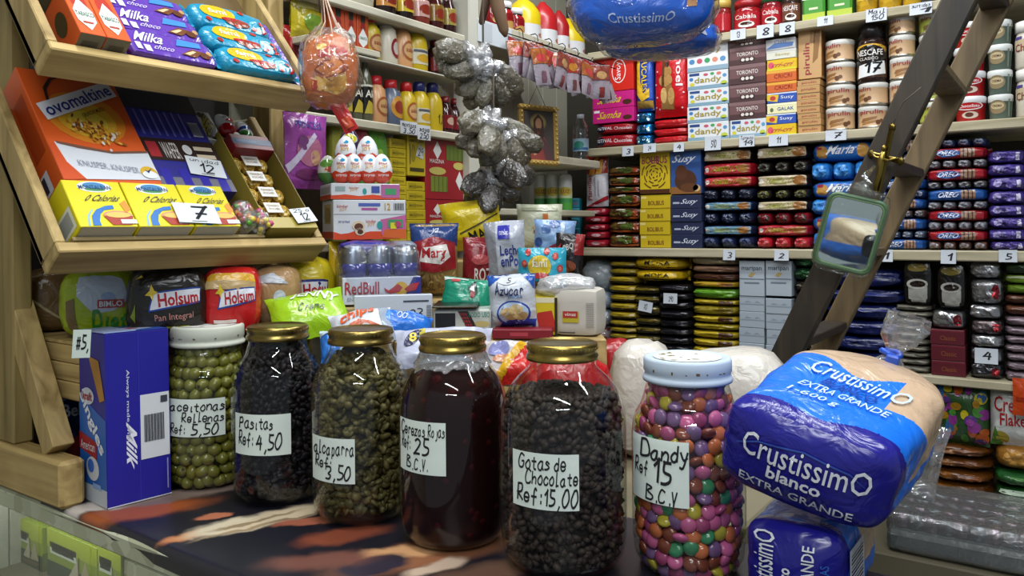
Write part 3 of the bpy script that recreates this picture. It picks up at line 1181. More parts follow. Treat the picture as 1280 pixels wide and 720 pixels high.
chunks(J2[0], J2[3], J2[2], J2[1], .006, .243, 1150, ICO1, speck_mat('raisin_skin', ['#0c0a0e', '#15121a', '#221a1e', '#100e14'], 60, .5, .3, True), 'raisins', 'heap of black raisins filling the second jar', 3, mat('#0b090d', 'matte'), size=(.0095, .0062, .0045), jit=.3, thick=.0105)
chunks(J3[0], J3[3], J3[2], J3[1], .006, .236, 1150, ICO1, speck_mat('caper_skin', ['#332d17', '#4a4123', '#5d5330', '#3d3619', '#6e6440'], 60, .32, .3, True), 'capers', 'heap of olive brown capers filling the third jar', 4, mat('#2b2612', 'matte'), size=(.0108, .0075, .0042), top=120, jit=.3, thick=.0115)
chunks(J5[0], J5[3], J5[2], J5[1], .006, .212, 1900, ICO1, speck_mat('dark_chocolate', ['#241c19', '#2e2421', '#3a2f2a', '#29201d'], 60, .55, .3, True), 'chocolate_drops', 'heap of dark chocolate drops filling the fifth jar', 5, mat('#150d0b', 'matte'), size=(.0066, .006, .0040), thick=.0075, top=360, arc=2.6)
# cherries in syrup
m = M()
P4 = J4[2]
m.lathe([(max(.002, prof_r(P4, z) - .003), z) for z in [.005 + .228 * i / 24 for i in range(25)]] + [(.0005, .233)], mat('#1b0607', 'still'), 48)
r_ = random.Random(9)
for i in range(46):
    a = -math.pi / 2 + r_.uniform(-2, 2)
    z = .02 + .205 * r_.random()
    rr = prof_r(P4, z) - .0112
    m.add([(rr * math.cos(a) + v[0] * .0095, rr * math.sin(a) + v[1] * .0095, z + v[2] * .0095) for v in ICO2[0]], ICO2[1], mat('#300709', 'still'), True)
tag(m.build('cherries_in_syrup', loc=J4[0], rz=J4[3]), 'dark red cherries in syrup filling the fourth jar', 'food', kind='stuff')
# crumpled film skirt under the lid of the cherry jar
m = M()
vs, fs = [], []
for j in range(5):
    for i in range(64):
        a = 2 * math.pi * i / 64
        z = .256 - j * .0042 - (.004 * abs(noise.noise(Vector((math.cos(a) * 3, math.sin(a) * 3, 2)))) * j)
        r0 = prof_r(P4, max(.18, min(.254, z))) + .0015 + .0018 * (1 + math.sin(i * 2.1 + j)) * (j > 0)
        vs.append((r0 * math.cos(a), r0 * math.sin(a), z))
for j in range(4):
    for i in range(64):
        k = (i + 1) % 64
        fs.append((j * 64 + i, j * 64 + k, (j + 1) * 64 + k, (j + 1) * 64 + i))
m.add(vs, fs, FILMRIM, True)
o = m.build('film_skirt', J4 and JARS[568][3]); o['label'] = 'crumpled clear film under the gold lid'

# olives, one by one
olv = M()
olv.lathe([(.0005, -.0118), (.0030, -.0113, '#3b2f12')][:1] + [(.0042, -.0113), (.0082, -.0078), (.0103, 0), (.0085, .0075), (.0045, .0112), (.0026, .0116), (.0022, .0098), (.0004, .0094)], mat('#7d7a2c', 'gloss'), 14)
olvm = speck_mat('olive_skin', ['#5f5f1e', '#75732a', '#6a6622', '#858038'], 30, .22, .05)
olv.mats = [olvm]
q = Print(olv, lambda x, z, o: ((x - .5) * .005, (z - .5) * .005, .0118 + o), 'matte'); q.ell(.5, .5, .5, .5, '#3c3410', 1, n=10)
first = olv.build('olive')
tag(first, 'green stuffed olive packed inside the white-lidded jar', 'olive', 'olives in the jar')
p, R, P, rz = J1
r_ = random.Random(5)
cnt_ = 0
zrow, odd = .012, 0
while zrow < .232:
    nn = 12
    for i in range(nn):
        a = -math.pi / 2 - 2.05 + 4.1 * (i + (.5 if odd else 0)) / nn + r_.uniform(-.06, .06)
        rr = prof_r(P, zrow) - .0125 - r_.random() * .003
        o = first if cnt_ == 0 else first.copy()
        if cnt_:
            COL.objects.link(o)
        cnt_ += 1
        v = Vector((rr * math.cos(a), rr * math.sin(a), zrow + r_.uniform(-.002, .002)))
        v.rotate(Matrix.Rotation(rz, 3, 'Z'))
        o.location = p + v
        o.rotation_euler = (r_.uniform(0, 6.28), r_.uniform(0, 6.28), r_.uniform(0, 6.28))
    zrow += .0178
    odd ^= 1
m = M(); m.lathe([(.044, .004), (.046, .23), (.0005, .232)], mat('#3f3c12', 'gloss'), 24)
tag(m.build('olive_brine', loc=p, rz=rz), 'cloudy green brine between the olives in the white-lidded jar', 'brine', kind='stuff')

# sugared sweets, one by one
COLS = [('pink', '#bb5a88', 6), ('magenta', '#974069', 3), ('purple', '#70507a', 4), ('orange', '#b8623a', 4), ('brown red', '#743828', 4), ('yellow', '#ab9a34', 3), ('green', '#3a7d58', 2)]
p, R, P, rz = J6
bag = []
protos = {}
for nme, hx, wgt in COLS:
    m = M()
    m.lathe([(.0004, -.0050), (.0048, -.0046), (.0088, -.0026), (.0103, 0), (.0088, .0026), (.0048, .0046), (.0004, .0050)], mat(hx, 'gloss'), 16)
    bag += [(nme, m)] * wgt
zrow, odd = .010, 0
while zrow < .224:
    rr0 = prof_r(P, zrow)
    nn = max(10, int(4.2 * rr0 / .0180))
    for i in range(nn):
        a = -math.pi / 2 - 2.1 + 4.2 * (i + (.5 if odd else 0)) / nn + r_.uniform(-.05, .05)
        nme, mm = r_.choice(bag)
        rr = rr0 - .008 - r_.random() * .004
        v = Vector((rr * math.cos(a), rr * math.sin(a), zrow + r_.uniform(-.002, .002)))
        v.rotate(Matrix.Rotation(rz, 3, 'Z'))
        if nme in protos:
            o = protos[nme].copy()
            COL.objects.link(o)
        else:
            o = protos[nme] = mm.build('sugared_sweet')
            tag(o, nme + ' sugar-coated sweet packed inside the jar with the pale blue lid', 'sweet', 'sugared sweets in the jar')
        o.location = p + v
        o.rotation_euler = (math.pi / 2 + r_.gauss(0, .55), r_.gauss(0, .5), rz + a + math.pi / 2)
    zrow += .0152
    odd ^= 1
m = M(); m.lathe([(.040, .003), (.049, .02), (.049, .19), (.042, .22), (.0005, .224)], speck_mat('inner_sweets', ['#7a3050', '#5a2c50', '#8a4422', '#5c2a20'], 60, .4, .3), 24)
tag(m.build('inner_sweets', loc=p, rz=rz), 'sweets deeper inside the jar with the pale blue lid', 'sweets', kind='stuff')


# ------------------------------------------------------------------ stock on the back-wall shelves
def C(c, pr=(), **k):
    return lambda w, d, h: carton(w, d, h, c, pr, **k)


def B(c, pr=(), **k):
    return lambda w, d, h: brick(w, d, h, c, pr, **k)


# --- shelf B: chocolates, sweets, wafers
fest = B('#8f1620', [('r', .02, .2, .98, .75, '#a01d28'), ('e', .16, .48, .15, .34, '#141a33', 2), ('t', 'FESTIVAL', .04, .4, .48, .66, '#e8e6ee', 3), ('t', 'Chocolate', .52, .35, .97, .62, '#e6dfe2', 3)], fins=.006, p=5)
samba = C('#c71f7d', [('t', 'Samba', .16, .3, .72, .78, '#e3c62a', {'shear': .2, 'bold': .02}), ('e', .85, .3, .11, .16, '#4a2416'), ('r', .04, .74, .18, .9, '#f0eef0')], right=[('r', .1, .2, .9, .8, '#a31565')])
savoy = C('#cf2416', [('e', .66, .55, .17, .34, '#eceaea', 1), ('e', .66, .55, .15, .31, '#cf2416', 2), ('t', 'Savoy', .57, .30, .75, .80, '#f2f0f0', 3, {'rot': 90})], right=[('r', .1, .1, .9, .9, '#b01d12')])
bstack(741, 793, [188, 171, 157, 138.5, 118, 73], ZB, [('biscuit_packet', 'red chocolate biscuit packet', 'packet', fest)] * 2 + [('chocolate_carton', 'bright pink chocolate carton', 'box', samba)] * 2 + [('chocolate_carton', 'red chocolate carton with a white oval emblem', 'box', savoy)], 'in the shelf-end stack', 'stack at the left end of the chocolate shelf', .2)
bluf = B('#1f6fae', [('e', .2, .5, .12, .3, '#8fc0e0'), ('e', .55, .6, .10, .2, '#7fb4da'), ('e', .8, .4, .1, .25, '#9accea')], kind='foil', p=6, amp=.05)
bstack(792.5, 814.5, [182, 168.5, 154.5, 140], ZB, [('foil_packet', 'crinkled blue foil packet', 'packet', bluf)] * 3, 'under the cracker bag', 'blue foil packets', .16)
duc = lambda w, d, h: cushion(w, h, .05, '#1d43a0', [('p', [(.08, .98), (.1, .3), (.4, .16), (.9, .24), (.92, .4), (.5, .3), (.34, .5), (.3, .98)], '#e0b32c'), ('r', .02, .02, .98, .17, '#a98a3c', 1), ('t', 'DUCALES', .42, .34, .74, .93, '#e9c53a', 2, {'rot': -90, 'bold': .03}), ('r', .85, .2, .97, .98, '#3c63c4')], waist=.02, amp=.05, pw=(4, .6, 5, .7))
o = bput('cracker_bag', duc(*[bsize(793, 815, 139.5, 67)[0] - .002, .05, bsize(793, 815, 139.5, 67)[1]]), 793, 815, 139.5)
tag(o, 'blue and yellow cracker bag standing on blue foil packets', 'bag')
o.location.z = on_y(803, 139.5, 2.42).z + .003
redb = B('#b0141d', [('r', 0, .35, 1, .5, '#c0252d')], p=6, kind='film', amp=.06)
bstack(814.5, 860, [178, 168.5, 158.5, 147], ZB, [('biscuit_bag', 'shiny red biscuit bag', 'bag', redb)] * 3, 'lying under the upright red bag', 'red biscuit bags', .17)
w_, h_ = bsize(815, 859, 147, 64)
noel = cushion(w_ - .002, h_, .05, '#c1141f', [('e', .4, .55, .2, .10, '#b58a52'), ('e', .46, .68, .12, .09, '#a67a44'), ('p', [(.25, .12), (.62, .1), (.66, .3), (.55, .52), (.3, .4)], '#8f6a3c'), ('e', .34, .32, .09, .12, '#c7a468', 2), ('e', .56, .3, .1, .13, '#bd965a', 2), ('p', [(.28, .45), (.3, .9), (.38, .96), (.36, .45)], '#5a3c22', 2), ('e', .45, .8, .06, .05, '#3a2616', 2), ('t', 'noel', .70, .45, .88, .88, '#f1eeee', 2, {'rot': -90, 'bold': .03})] + [('e', x, z, .025, .013, '#e8c8ca', 2) for x, z in ((.1, .9), (.15, .7), (.1, .5), (.14, .3), (.6, .93), (.9, .35), (.85, .12), (.2, .12), (.92, .95), (.1, .15))], waist=.02, amp=.05, pw=(4, .6, 5, .7))
o = bput('biscuit_bag', noel, 815, 859, 147, .02)
o.location.z += .004
tag(o, 'upright red festive biscuit bag with a wooden figure picture', 'bag')
DSP = [('r', 0, .0, 1, .2, '#7f9fb3'), ('t', 'dandy', .18, .26, .84, .68, '#a08a1e', 2, {'bold': .03}), ('r', .05, .78, .3, .93, '#26457f'), ('e', .1, .6, .05, .1, '#3b78b8'), ('e', .12, .3, .06, .1, '#c9c23c'), ('e', .46, .8, .06, .08, '#c0556a'), ('e', .62, .82, .05, .08, '#4a9a58'), ('e', .78, .8, .06, .09, '#d07a6a'), ('e', .92, .66, .05, .1, '#5c8fbb'), ('e', .9, .25, .08, .12, '#b5c34a')]
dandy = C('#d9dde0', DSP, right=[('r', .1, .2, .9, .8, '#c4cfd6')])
DBIG = [('t', 'dandy', .16, .58, .84, .80, '#a08a1e', 2, {'bold': .03}), ('r', .14, .86, .42, .94, '#1d2f66'), ('r', 0, 0, 1, .16, '#8aa6b8')] + [('e', .12 + .19 * i, .36, .07, .09, c) for i, c in enumerate(['#4a86b8', '#c0556a', '#3f9a62', '#d58a72', '#5c8fbb'])]
dbig = C('#dfe2e5', DBIG)
bstack(859.5, 911, [180.5, 157.5, 136.5, 115.5, 93, 57], ZB, [('candy_carton', 'white carton of coloured sweets', 'box', dandy)] * 4 + [('candy_carton', 'tall white carton of coloured sweets', 'box', dbig)], 'beside the red bags', 'white sweet cartons', .2)
tor = C('#6a4a4c', [('r', 0, 0, 1, .3, '#4a3032'), ('r', 0, .8, 1, 1, '#7d6062'), ('t', 'TORONTO', .2, .48, .8, .70, '#dcd3cf', 2, {'bold': .02}), ('r', .3, .12, .7, .38, '#2b1a1a', 2), ('e', .38, .26, .05, .09, '#d8cfc8', 3), ('e', .5, .26, .05, .09, '#d8cfc8', 3), ('e', .62, .26, .05, .09, '#d8cfc8', 3)])
dlow = C('#cfd6dc', DSP)
bstack(911.5, 957.5, [175.5, 152, 130, 107.5, 83.5, 61.5, 48], ZB, [('candy_carton', 'white carton of coloured sweets', 'box', dlow)] + [('chocolate_carton', 'brown chocolate carton with white lettering', 'box', tor)] * 5, 'beside the white sweet cartons', 'brown chocolate cartons', .2)
galak = C('#e0dcae', [('t', 'GALAK', .35, .3, .9, .62, '#2f4a9a', 2), ('e', .16, .4, .06, .2, '#5d6c4a'), ('r', 0, .8, 1, 1, '#ece9c8')])
yel = C('#d7b21f', [('t', 'cri-cri', .2, .3, .86, .7, '#b32a4a', 2, {'shear': .2}), ('e', .14, .5, .1, .3, '#d0506c'), ('r', 0, 0, 1, .12, '#c8d22e')])
org = C('#c8622a', [('t', 'CRICRI', .26, .3, .86, .66, '#8f1d1d', 2), ('r', 0, .75, 1, 1, '#dda03a')])
blu = C('#2a4fa8', [('p', [(0, .3), (.35, .1), (.4, .8), (0, .9)], '#d9b62a'), ('t', 'Susy', .46, .3, .9, .7, '#dfe3f0', 2), ('e', .2, .5, .1, .22, '#b33a3a', 2), ('r', 0, .88, 1, 1, '#cfd8ea')])
ltb = C('#d9dbe0', [('p', [(0, .1), (.9, .2), (.95, .55), (.3, .6)], '#5f85c4'), ('t', 'Ovo', .3, .55, .7, .88, '#7f97c9', 2)])
ltg = C('#cfcfc0', [('t', 'Savoy', .3, .3, .8, .66, '#b7a36a', 2), ('r', 0, .8, 1, 1, '#dededa')])
bstack(958, 996, [168.5, 154.5, 141.5, 128, 115, 101.5, 86.5, 73, 61, 47], ZB, [('chocolate_bar_box', n + ' bar box', 'box', f) for n, f in (('yellow', yel), ('blue and yellow', blu), ('cream', galak), ('blue', blu), ('orange', org), ('deep orange', org), ('golden yellow', yel), ('pale grey', ltg), ('white and blue', ltb))], 'beside the tan wafer boxes', 'chocolate bar boxes', .18)
pirb = C('#b98f5c', [('t', 'pirulin', .2, .3, .84, .72, '#8f2430', 2), ('r', 0, .9, 1, 1, '#cba877')])
bstack(996.5, 1026, [166.5, 157, 148.5, 141.5, 133, 124.5, 116.5, 107, 99.5], ZB, [('wafer_carton', 'small tan wafer box', 'box', pirb)] * 8, 'below the upright one', 'small tan wafer boxes', .14)
w_, h_ = bsize(998, 1027, 99, 37)
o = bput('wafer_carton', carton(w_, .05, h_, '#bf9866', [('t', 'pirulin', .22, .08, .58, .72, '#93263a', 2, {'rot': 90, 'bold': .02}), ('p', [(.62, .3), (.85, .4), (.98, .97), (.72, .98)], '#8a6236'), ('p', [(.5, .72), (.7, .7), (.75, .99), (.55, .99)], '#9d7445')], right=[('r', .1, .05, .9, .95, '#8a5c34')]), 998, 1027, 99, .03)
o.location.z += .002
tag(o, 'upright tan wafer box standing on the stack of small ones', 'box')


def tin(body, lid, prints):
    def f(w, d, h):
        R = w / 2
        return turned([(R * .97, 0, '#b7b2a6', 'metal'), (R, .003, '#b7b2a6', 'metal'), (R, .006, '#b7b2a6', 'metal'), (R * .975, .008, body), (R * .975, h - .014, lid), (R * 1.0, h - .012, lid), (R * 1.0, h - .002, lid), (R * .96, h, lid)], body, prints, 'card', 32, 165)
    return f


def pir(sh=0):
    return tin('#c2a07a', '#c9c8c2', [('t', 'pirulin', .22 + sh, .60, .80 + sh, .84, '#8d2334', 2, {'bold': .02}), ('p', [(.25 + sh, .30), (.62 + sh, .42), (.66 + sh, .54), (.3 + sh, .46)], '#8a5f34'), ('p', [(.28 + sh, .18), (.64 + sh, .28), (.66 + sh, .38), (.3 + sh, .30)], '#9d7040'), ('e', .68 + sh, .28, .06, .1, '#5d3a22', 2), ('e', .76 + sh, .34, .05, .08, '#6d4528', 2), ('r', .0, .1, .1, .8, '#d9d3c9')])


grn = tin('#9aa43c', '#c3c6bd', [('t', 'pirulin', .22, .60, .8, .84, '#7d2a34', 2, {'bold': .02}), ('p', [(.3, .2), (.66, .34), (.66, .5), (.3, .4)], '#6d5a24'), ('e', .7, .3, .06, .1, '#55621e', 2)])
PT = ('wafer_tin', 'round tan wafer tin', 'tin')
bstack(1028.5, 1066, [165, 135.5, 106.5, 78.5, 50], ZB, [PT + (pir(.02),), PT + (pir(-.02),), PT + (pir(-.2),), PT + (pir(-.22),)], 'beside the tan boxes', 'tan wafer tins', jit=.003)
bstack(1069, 1107.5, [161.5, 132.5, 103.5], ZB, [PT + (pir(.0),), PT + (pir(-.3),)], 'below the black coffee jar', 'tan wafer tins', jit=.003)
bstack(1109.5, 1144, [157.5, 128, 99.5, 70.5, 42.5, 18], ZB, [PT + (pir(.1),), PT + (pir(.0),), PT + (pir(.05),), PT + (pir(-.25),), PT + (pir(-.3),)], 'beside the black coffee jar', 'tan wafer tins', jit=.003)
bstack(1146, 1181, [153.5, 125.5, 98, 68, 40, 13], ZB, [('wafer_tin', 'round lime green wafer tin', 'tin', grn)] * 5, 'behind the ladder', 'lime green wafer tins', jit=.003)


def coffee_jar(R, h, cap, body, prints, glossy='gloss', neck=.80):
    return turned([(R * .9, 0), (R, .006), (R, h * .60), (R * .93, h * .70), (R * neck, h * .77, cap, 'plastic'), (R * neck * 1.12, h * .775, cap, 'plastic'), (R * neck * 1.12, h * .985, cap, 'plastic'), (R * neck, h, cap, 'plastic')], body, prints, glossy, 32, 165)


w_, h_ = bsize(1068, 1106, 103, 30)
o = bput('coffee_jar', coffee_jar(w_ / 2, h_, '#141213', '#2a1712', [('r', .02, .08, .98, .62, '#4a3024'), ('e', .5, .42, .44, .22, '#15110f', 2), ('t', 'NESCAFE', .18, .46, .82, .56, '#e6e3de', 3, {'bold': .02}), ('t', 'CLASICO', .26, .38, .7, .43, '#d0cbc2', 3), ('e', .5, .56, .46, .10, '#c79a2a', 1), ('p', [(.2, .08), (.9, .14), (.86, .36), (.24, .30)], '#dfe2e2', 4), ('h', '17', .34, .14, .74, .34, '#15151c', 5, {'pen': 1.3})]), 1068, 1106, 103, .02)
o.location.z += .001
tag(o, 'black coffee jar with a handwritten tag standing on tan wafer tins', 'jar')


def tub(body, lid, prints):
    def f(w, d, h):
        R = w / 2
        return turned([(R * .82, 0, body), (R * .86, .003, body), (R * .95, h - .018, lid), (R * 1.0, h - .016, lid), (R * 1.0, h - .003, lid), (R * .95, h, lid)], body, prints, 'plastic', 32, 165)
    return f


RT_ = tub('#a8141c', '#dcdde0', [('e', .5, .62, .34, .17, '#e8e6e6'), ('e', .5, .62, .30, .13, '#b0141c', 2), ('t', 'Chocolisto', .26, .56, .74, .68, '#f0eeee', 3), ('e', .52, .26, .2, .14, '#c9b9a8'), ('e', .5, .27, .1, .09, '#5a3020', 2)])
bstack(1190.5, 1233, [151.5, 119.5, 88, 57, 26], ZB, [('plastic_tub', 'red tub with a white lid', 'tub', RT_)] * 4, 'right of the ladder', 'red tubs', jit=.003)
GT_ = tub('#56655a', '#d5d9d6', [('e', .42, .5, .26, .28, '#8a7a5a'), ('e', .42, .55, .2, .14, '#b9ab84', 2), ('t', 'CREMA', .28, .5, .56, .6, '#5a2420', 3), ('r', .75, .1, .82, .8, '#6c7c70'), ('r', .9, .1, .96, .8, '#6c7c70')])
bstack(1233.5, 1267, [145.5, 114, 83, 51, 20], ZB, [('spread_tub', 'grey green glass tub with a white lid', 'tub', GT_)] * 4, 'beside the red tubs', 'grey green tubs', jit=.003)
WJ = lambda w, d, h: coffee_jar(w / 2, h, '#e3e1da', '#cfc8b8', [('e', .35, .5, .3, .12, '#b9a98a'), ('t', 'Choco', .12, .36, .72, .52, '#7a2a2a', 3), ('r', .1, .62, .3, .68, '#4a3a80', 3)], 'plastic', .88)
bstack(1268, 1312, [144, 82, 21], ZB, [('spread_jar', 'white plastic jar with red lettering', 'jar', WJ)] * 2, 'cut by the photo edge', 'white jars', jit=.003)

# --- shelf A: coffee jars and tins
for (a, b, y0, top, cap, body, txt, lab) in ((889, 911, 42, -2, '#c2a24c', '#7a1c18', None, 'gold-capped coffee jar half hidden by the hanging bread'), (912, 948, 38, -2, '#9a1a20', '#8f161c', 'Cabala', 'red-capped coffee jar'), (948, 975, 32, -10, '#1e6a3a', '#7c1a20', 'Cabala', 'green-capped red coffee jar'), (974, 999, 28, -16, '#20181a', '#30201a', 'NESCAFE', 'small black-capped coffee jar beside the green tins')):
    w_, h_ = bsize(a, b, y0, top)
    pr_ = [('r', .05, .1, .95, .58, '#a5202a' if cap != '#20181a' else '#6a4030')]
    if txt:
        pr_ += [('t', txt, .25, .38, .8, .52, '#e9e4e0', 2), ('e', .55, .2, .2, .10, '#e6e0d8', 2), ('e', .55, .22, .14, .05, '#3a1c14', 3)]
    o = bput('coffee_jar', coffee_jar(w_ / 2 - .001, h_, cap, body, pr_, 'gloss', .85), a, b, y0, .02, ZA + .0008)
    tag(o, lab + ' on the top shelf', 'jar', 'coffee jars on the top shelf')
for (a, b, y0, lab) in ((1003, 1031, 23, 'nearer the coffee jars'), (1034, 1065, 18, 'beside the yellow jars')):
    w_, h_ = bsize(a, b, y0, y0 - 44)
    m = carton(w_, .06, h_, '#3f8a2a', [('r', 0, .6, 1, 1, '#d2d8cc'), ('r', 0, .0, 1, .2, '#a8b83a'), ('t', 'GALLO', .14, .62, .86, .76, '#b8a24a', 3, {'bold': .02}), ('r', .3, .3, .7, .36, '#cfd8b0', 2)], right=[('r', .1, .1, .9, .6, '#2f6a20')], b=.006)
    tag(bput('oil_tin', m, a, b, y0, .02, ZA + .0008), 'green and white rectangular tin on the top shelf, ' + lab, 'tin', 'green tins')
for (a, b, y0, lab) in ((1068, 1095, 14, 'beside the green tins'), (1096, 1126, 10, 'in the middle of three'), (1127, 1150, 6, 'nearest the ladder')):
    w_, h_ = bsize(a, b, y0, y0 - 50)
    m = turned([(w_ * .44, 0), (w_ * .5, .006), (w_ * .5, h_ * .66), (w_ * .4, h_ * .76, '#b8b2a2', 'metal'), (w_ * .44, h_ * .77, '#b8b2a2', 'metal'), (w_ * .44, h_, '#b8b2a2', 'metal')], speck_mat('mustard_relish', ['#a8831c', '#c09a26', '#8f7018'], 90, .2, .1), [('r', .1, .3, .9, .62, '#c9a83a')], 'gloss')
    tag(bput('relish_jar', m, a, b, y0, .02, ZA + .0008), 'yellow relish jar on the top shelf, ' + lab, 'jar', 'yellow relish jars')
# --- shelf C: biscuit rolls
pl_red = B('#8f1424', [('r', 0, .4, 1, .6, '#b32436'), ('e', .6, .5, .2, .2, '#c9a0a6', 2)], p=4.4, amp=.07, fins=.004)
bstack(727.5, 757, [309, 298.5, 288.5, 279, 269.5, 259.5], ZC, [('wafer_packet', 'dark red wafer packet', 'packet', pl_red)] * 5, 'under the upright red one', 'red wafer packets', .14)
w_, h_ = bsize(730, 757.5, 259, 193)
m = cushion(w_, h_, .04, '#c9c6cc', [('r', 0, .62, 1, 1, '#8f2a1a'), ('p', [(.2, .6), (.5, .98), (.65, .98), (.5, .6)], '#c98a3a', 2), ('p', [(.55, .62), (.72, .96), (.85, .96), (.8, .62)], '#d09a48', 2), ('t', 'Plantillas', .14, .12, .36, .6, '#93222c', 2, {'rot': 90, 'bold': .02}), ('p', [(0, 0), (1, .2), (1, .12), (.2, 0)], '#a8202c', 2), ('r', .5, .2, .55, .56, '#9a98a8', 2), ('r', .64, .2, .69, .5, '#9a98a8', 2)], waist=.02, amp=.04)
o = bput('wafer_packet', m, 730, 757.5, 259, .03); o.location.z += .003
tag(o, 'upright red and white wafer packet at the end of the biscuit shelf', 'packet')
snk = B('#3c2012', [('r', .02, 0, .98, .22, '#a8501c'), ('e', .25, .6, .16, .26, '#5a4418', 1), ('e', .6, .58, .2, .3, '#4a5a20', 1), ('e', .85, .55, .1, .26, '#8a3a18', 1), ('r', .3, .78, .56, .92, '#b9b0a0', 2)], p=4.4, amp=.08, fins=.004)
bstack(756.5, 801.5, [309, 291.5, 275, 258.5, 241, 232, 219.5, 206.5], ZC, [('snack_packet', 'amber and brown snack packet', 'packet', snk)] * 7, 'beside the yellow cartons', 'amber snack packets', .15)
ys_ = C('#c2a81e', [('t', 'BOLIBUS', .26, .24, .78, .56, '#6a2a1a', 2, {'bold': .02}), ('r', .02, .72, .2, .9, '#d9c87a'), ('r', 0, .95, 1, 1, '#a8901a')])
bstack(800, 838.5, [309.5, 293, 276, 260, 243], ZC, [('marshmallow_carton', 'small yellow carton', 'box', ys_)] * 4, 'under the tall yellow one', 'small yellow cartons', .16)
w_, h_ = bsize(800, 837.5, 242.5, 190.5)
arcs = []
for k, r0 in enumerate((.44, .36, .28, .20, .12)):
    for i in range(5):
        a0 = i * 1.256 + k * .7
        arcs.append(('p', [(.5 + r0 * math.cos(a0 + t * .22) * 1.0, .46 + r0 * .8 * math.sin(a0 + t * .22)) for t in range(4)] + [(.5 + (r0 - .035) * math.cos(a0 + t * .22), .46 + (r0 - .035) * .8 * math.sin(a0 + t * .22)) for t in (3, 2, 1, 0)], '#5a3414', 2))
o = bput('marshmallow_carton', carton(w_, .05, h_, '#c9ae1e', arcs + [('r', 0, 0, 1, .10, '#4a2814', 2), ('t', 'BOLIBUS', .08, .72, .92, .90, '#8a2a4a', 3, {'bold': .03})]), 800, 837.5, 242.5, .03); o.location.z += .002
tag(o, 'tall yellow carton with a swirl picture standing on small yellow ones', 'box')
ns_ = C('#232b4a', [('t', 'Susy', .36, .24, .86, .72, '#c9cfe0', 2, {'shear': .3, 'bold': .02}), ('r', .08, .36, .3, .5, '#a8aec2')])
bstack(838.5, 877.5, [310, 293, 277, 260.5, 243.5], ZC, [('biscuit_carton', 'small navy blue carton', 'box', ns_)] * 4, 'under the tall blue one', 'small navy cartons', .16)
w_, h_ = bsize(838.5, 876.5, 243, 187)
o = bput('biscuit_carton', carton(w_, .05, h_, '#2c4f8f', [('r', 0, 0, 1, .16, '#8a5c30'), ('r', 0, .7, 1, 1, '#3a62a8', 1), ('e', .5, .3, .36, .24, '#4a2a1a', 2), ('e', .36, .48, .2, .17, '#54301e', 3), ('e', .62, .14, .3, .1, '#5d3820', 3), ('e', .86, .12, .12, .08, '#c9a878', 3), ('t', 'Susy', .08, .66, .80, .88, '#e2e4ee', 3, {'shear': .3, 'bold': .03})]), 838.5, 876.5, 243, .03); o.location.z += .002
tag(o, 'tall blue carton with a chocolate picture standing on small navy ones', 'box')


def roll(body, panel, txt, tcol, cookie, fins=.008):
    return B(body, [('r', .02, .18, .98, .86, panel), ('t', txt, .20, .30, .70, .74, tcol, 2, {'shear': .15, 'bold': .03}), ('e', .83, .52, .13, .34, cookie, 2), ('e', .83, .52, .09, .24, panel, 3) if cookie == '#8a5a24' else ('e', .1, .5, .06, .2, '#d9d3c6', 2)], p=6, fins=fins, kind='film', amp=.03)


def ends(body, lab, k):
    return lambda w, d, h: brick(w, d, h, body, [('e', .5, .5, .34, .34, lab), ('e', .5, .52, .18, .16, body, 2)], p=3.6, amp=.09, kind='film', n=6)


def rowstack(px0, px1, ys, z0, rows, where, group, d=.17):
    """rows of roll packets: either one lying lengthwise, or several seen end-on; each packet is its own thing"""
    cx = (px0 + px1) / 2
    zs = [on_y(cx, y, FRONT + .02).z for y in ys]
    off = z0 + .0008 - zs[0]
    zs = [z + off for z in zs]
    x0, x1 = on_y(px0, ys[0], FRONT + .02).x, on_y(px1, ys[0], FRONT + .02).x
    for i, (k, name, desc, fn) in enumerate(rows):
        h = zs[i + 1] - zs[i] - .0008
        w = (x1 - x0) / k
        src = None
        for j in range(k):
            loc = (x0 + w * (j + .5), FRONT + .02 + rnd.uniform(0, .004), zs[i])
            if src is None:
                src = o = fn(w - .0018, d, h).build(name, loc=loc)
            else:
                o = src.copy()
                COL.objects.link(o)
                o.location = loc
            q = order(i, len(rows)) + ' row'
            pos = '' if k == 1 else (', ' + (['left', 'right'] if k == 2 else ['left', 'middle', 'right'] if k == 3 else ['far left', 'left middle', 'right middle', 'far right'])[j] + ' of ' + ['', '', 'two', 'three', 'four'][k] + ' ends')
            tag(o, desc + ', ' + q + pos + ' ' + where, 'packet', group)


TB = lambda body, panel, tc='#8a8f1e', ck='#8f5f2c': roll(body, panel, 'TAMBRILLO', tc, ck)
blk, rd, nv = TB('#1c1412', '#b9a88c'), TB('#9a1622', '#a8303a'), TB('#16233f', '#5f86a0')
RL = 'biscuit_roll'
rowstack(876.5, 942, [310.5, 294.5, 281, 264.5, 251, 234.5, 219.5, 203, 185.5], ZC, [(3, RL, 'navy biscuit roll', ends('#141d3a', '#3a4468', 3)), (1, RL, 'blue biscuit roll', nv), (3, RL, 'dark navy biscuit roll', ends('#10182e', '#2c3452', 3)), (1, RL, 'blue biscuit roll', nv), (3, RL, 'black navy biscuit roll', ends('#0f1424', '#2a3044', 3)), (1, RL, 'red biscuit roll', rd), (1, RL, 'red biscuit roll', rd), (1, RL, 'black and cream biscuit roll', blk)], 'beside the navy cartons', 'biscuit rolls beside the navy cartons')
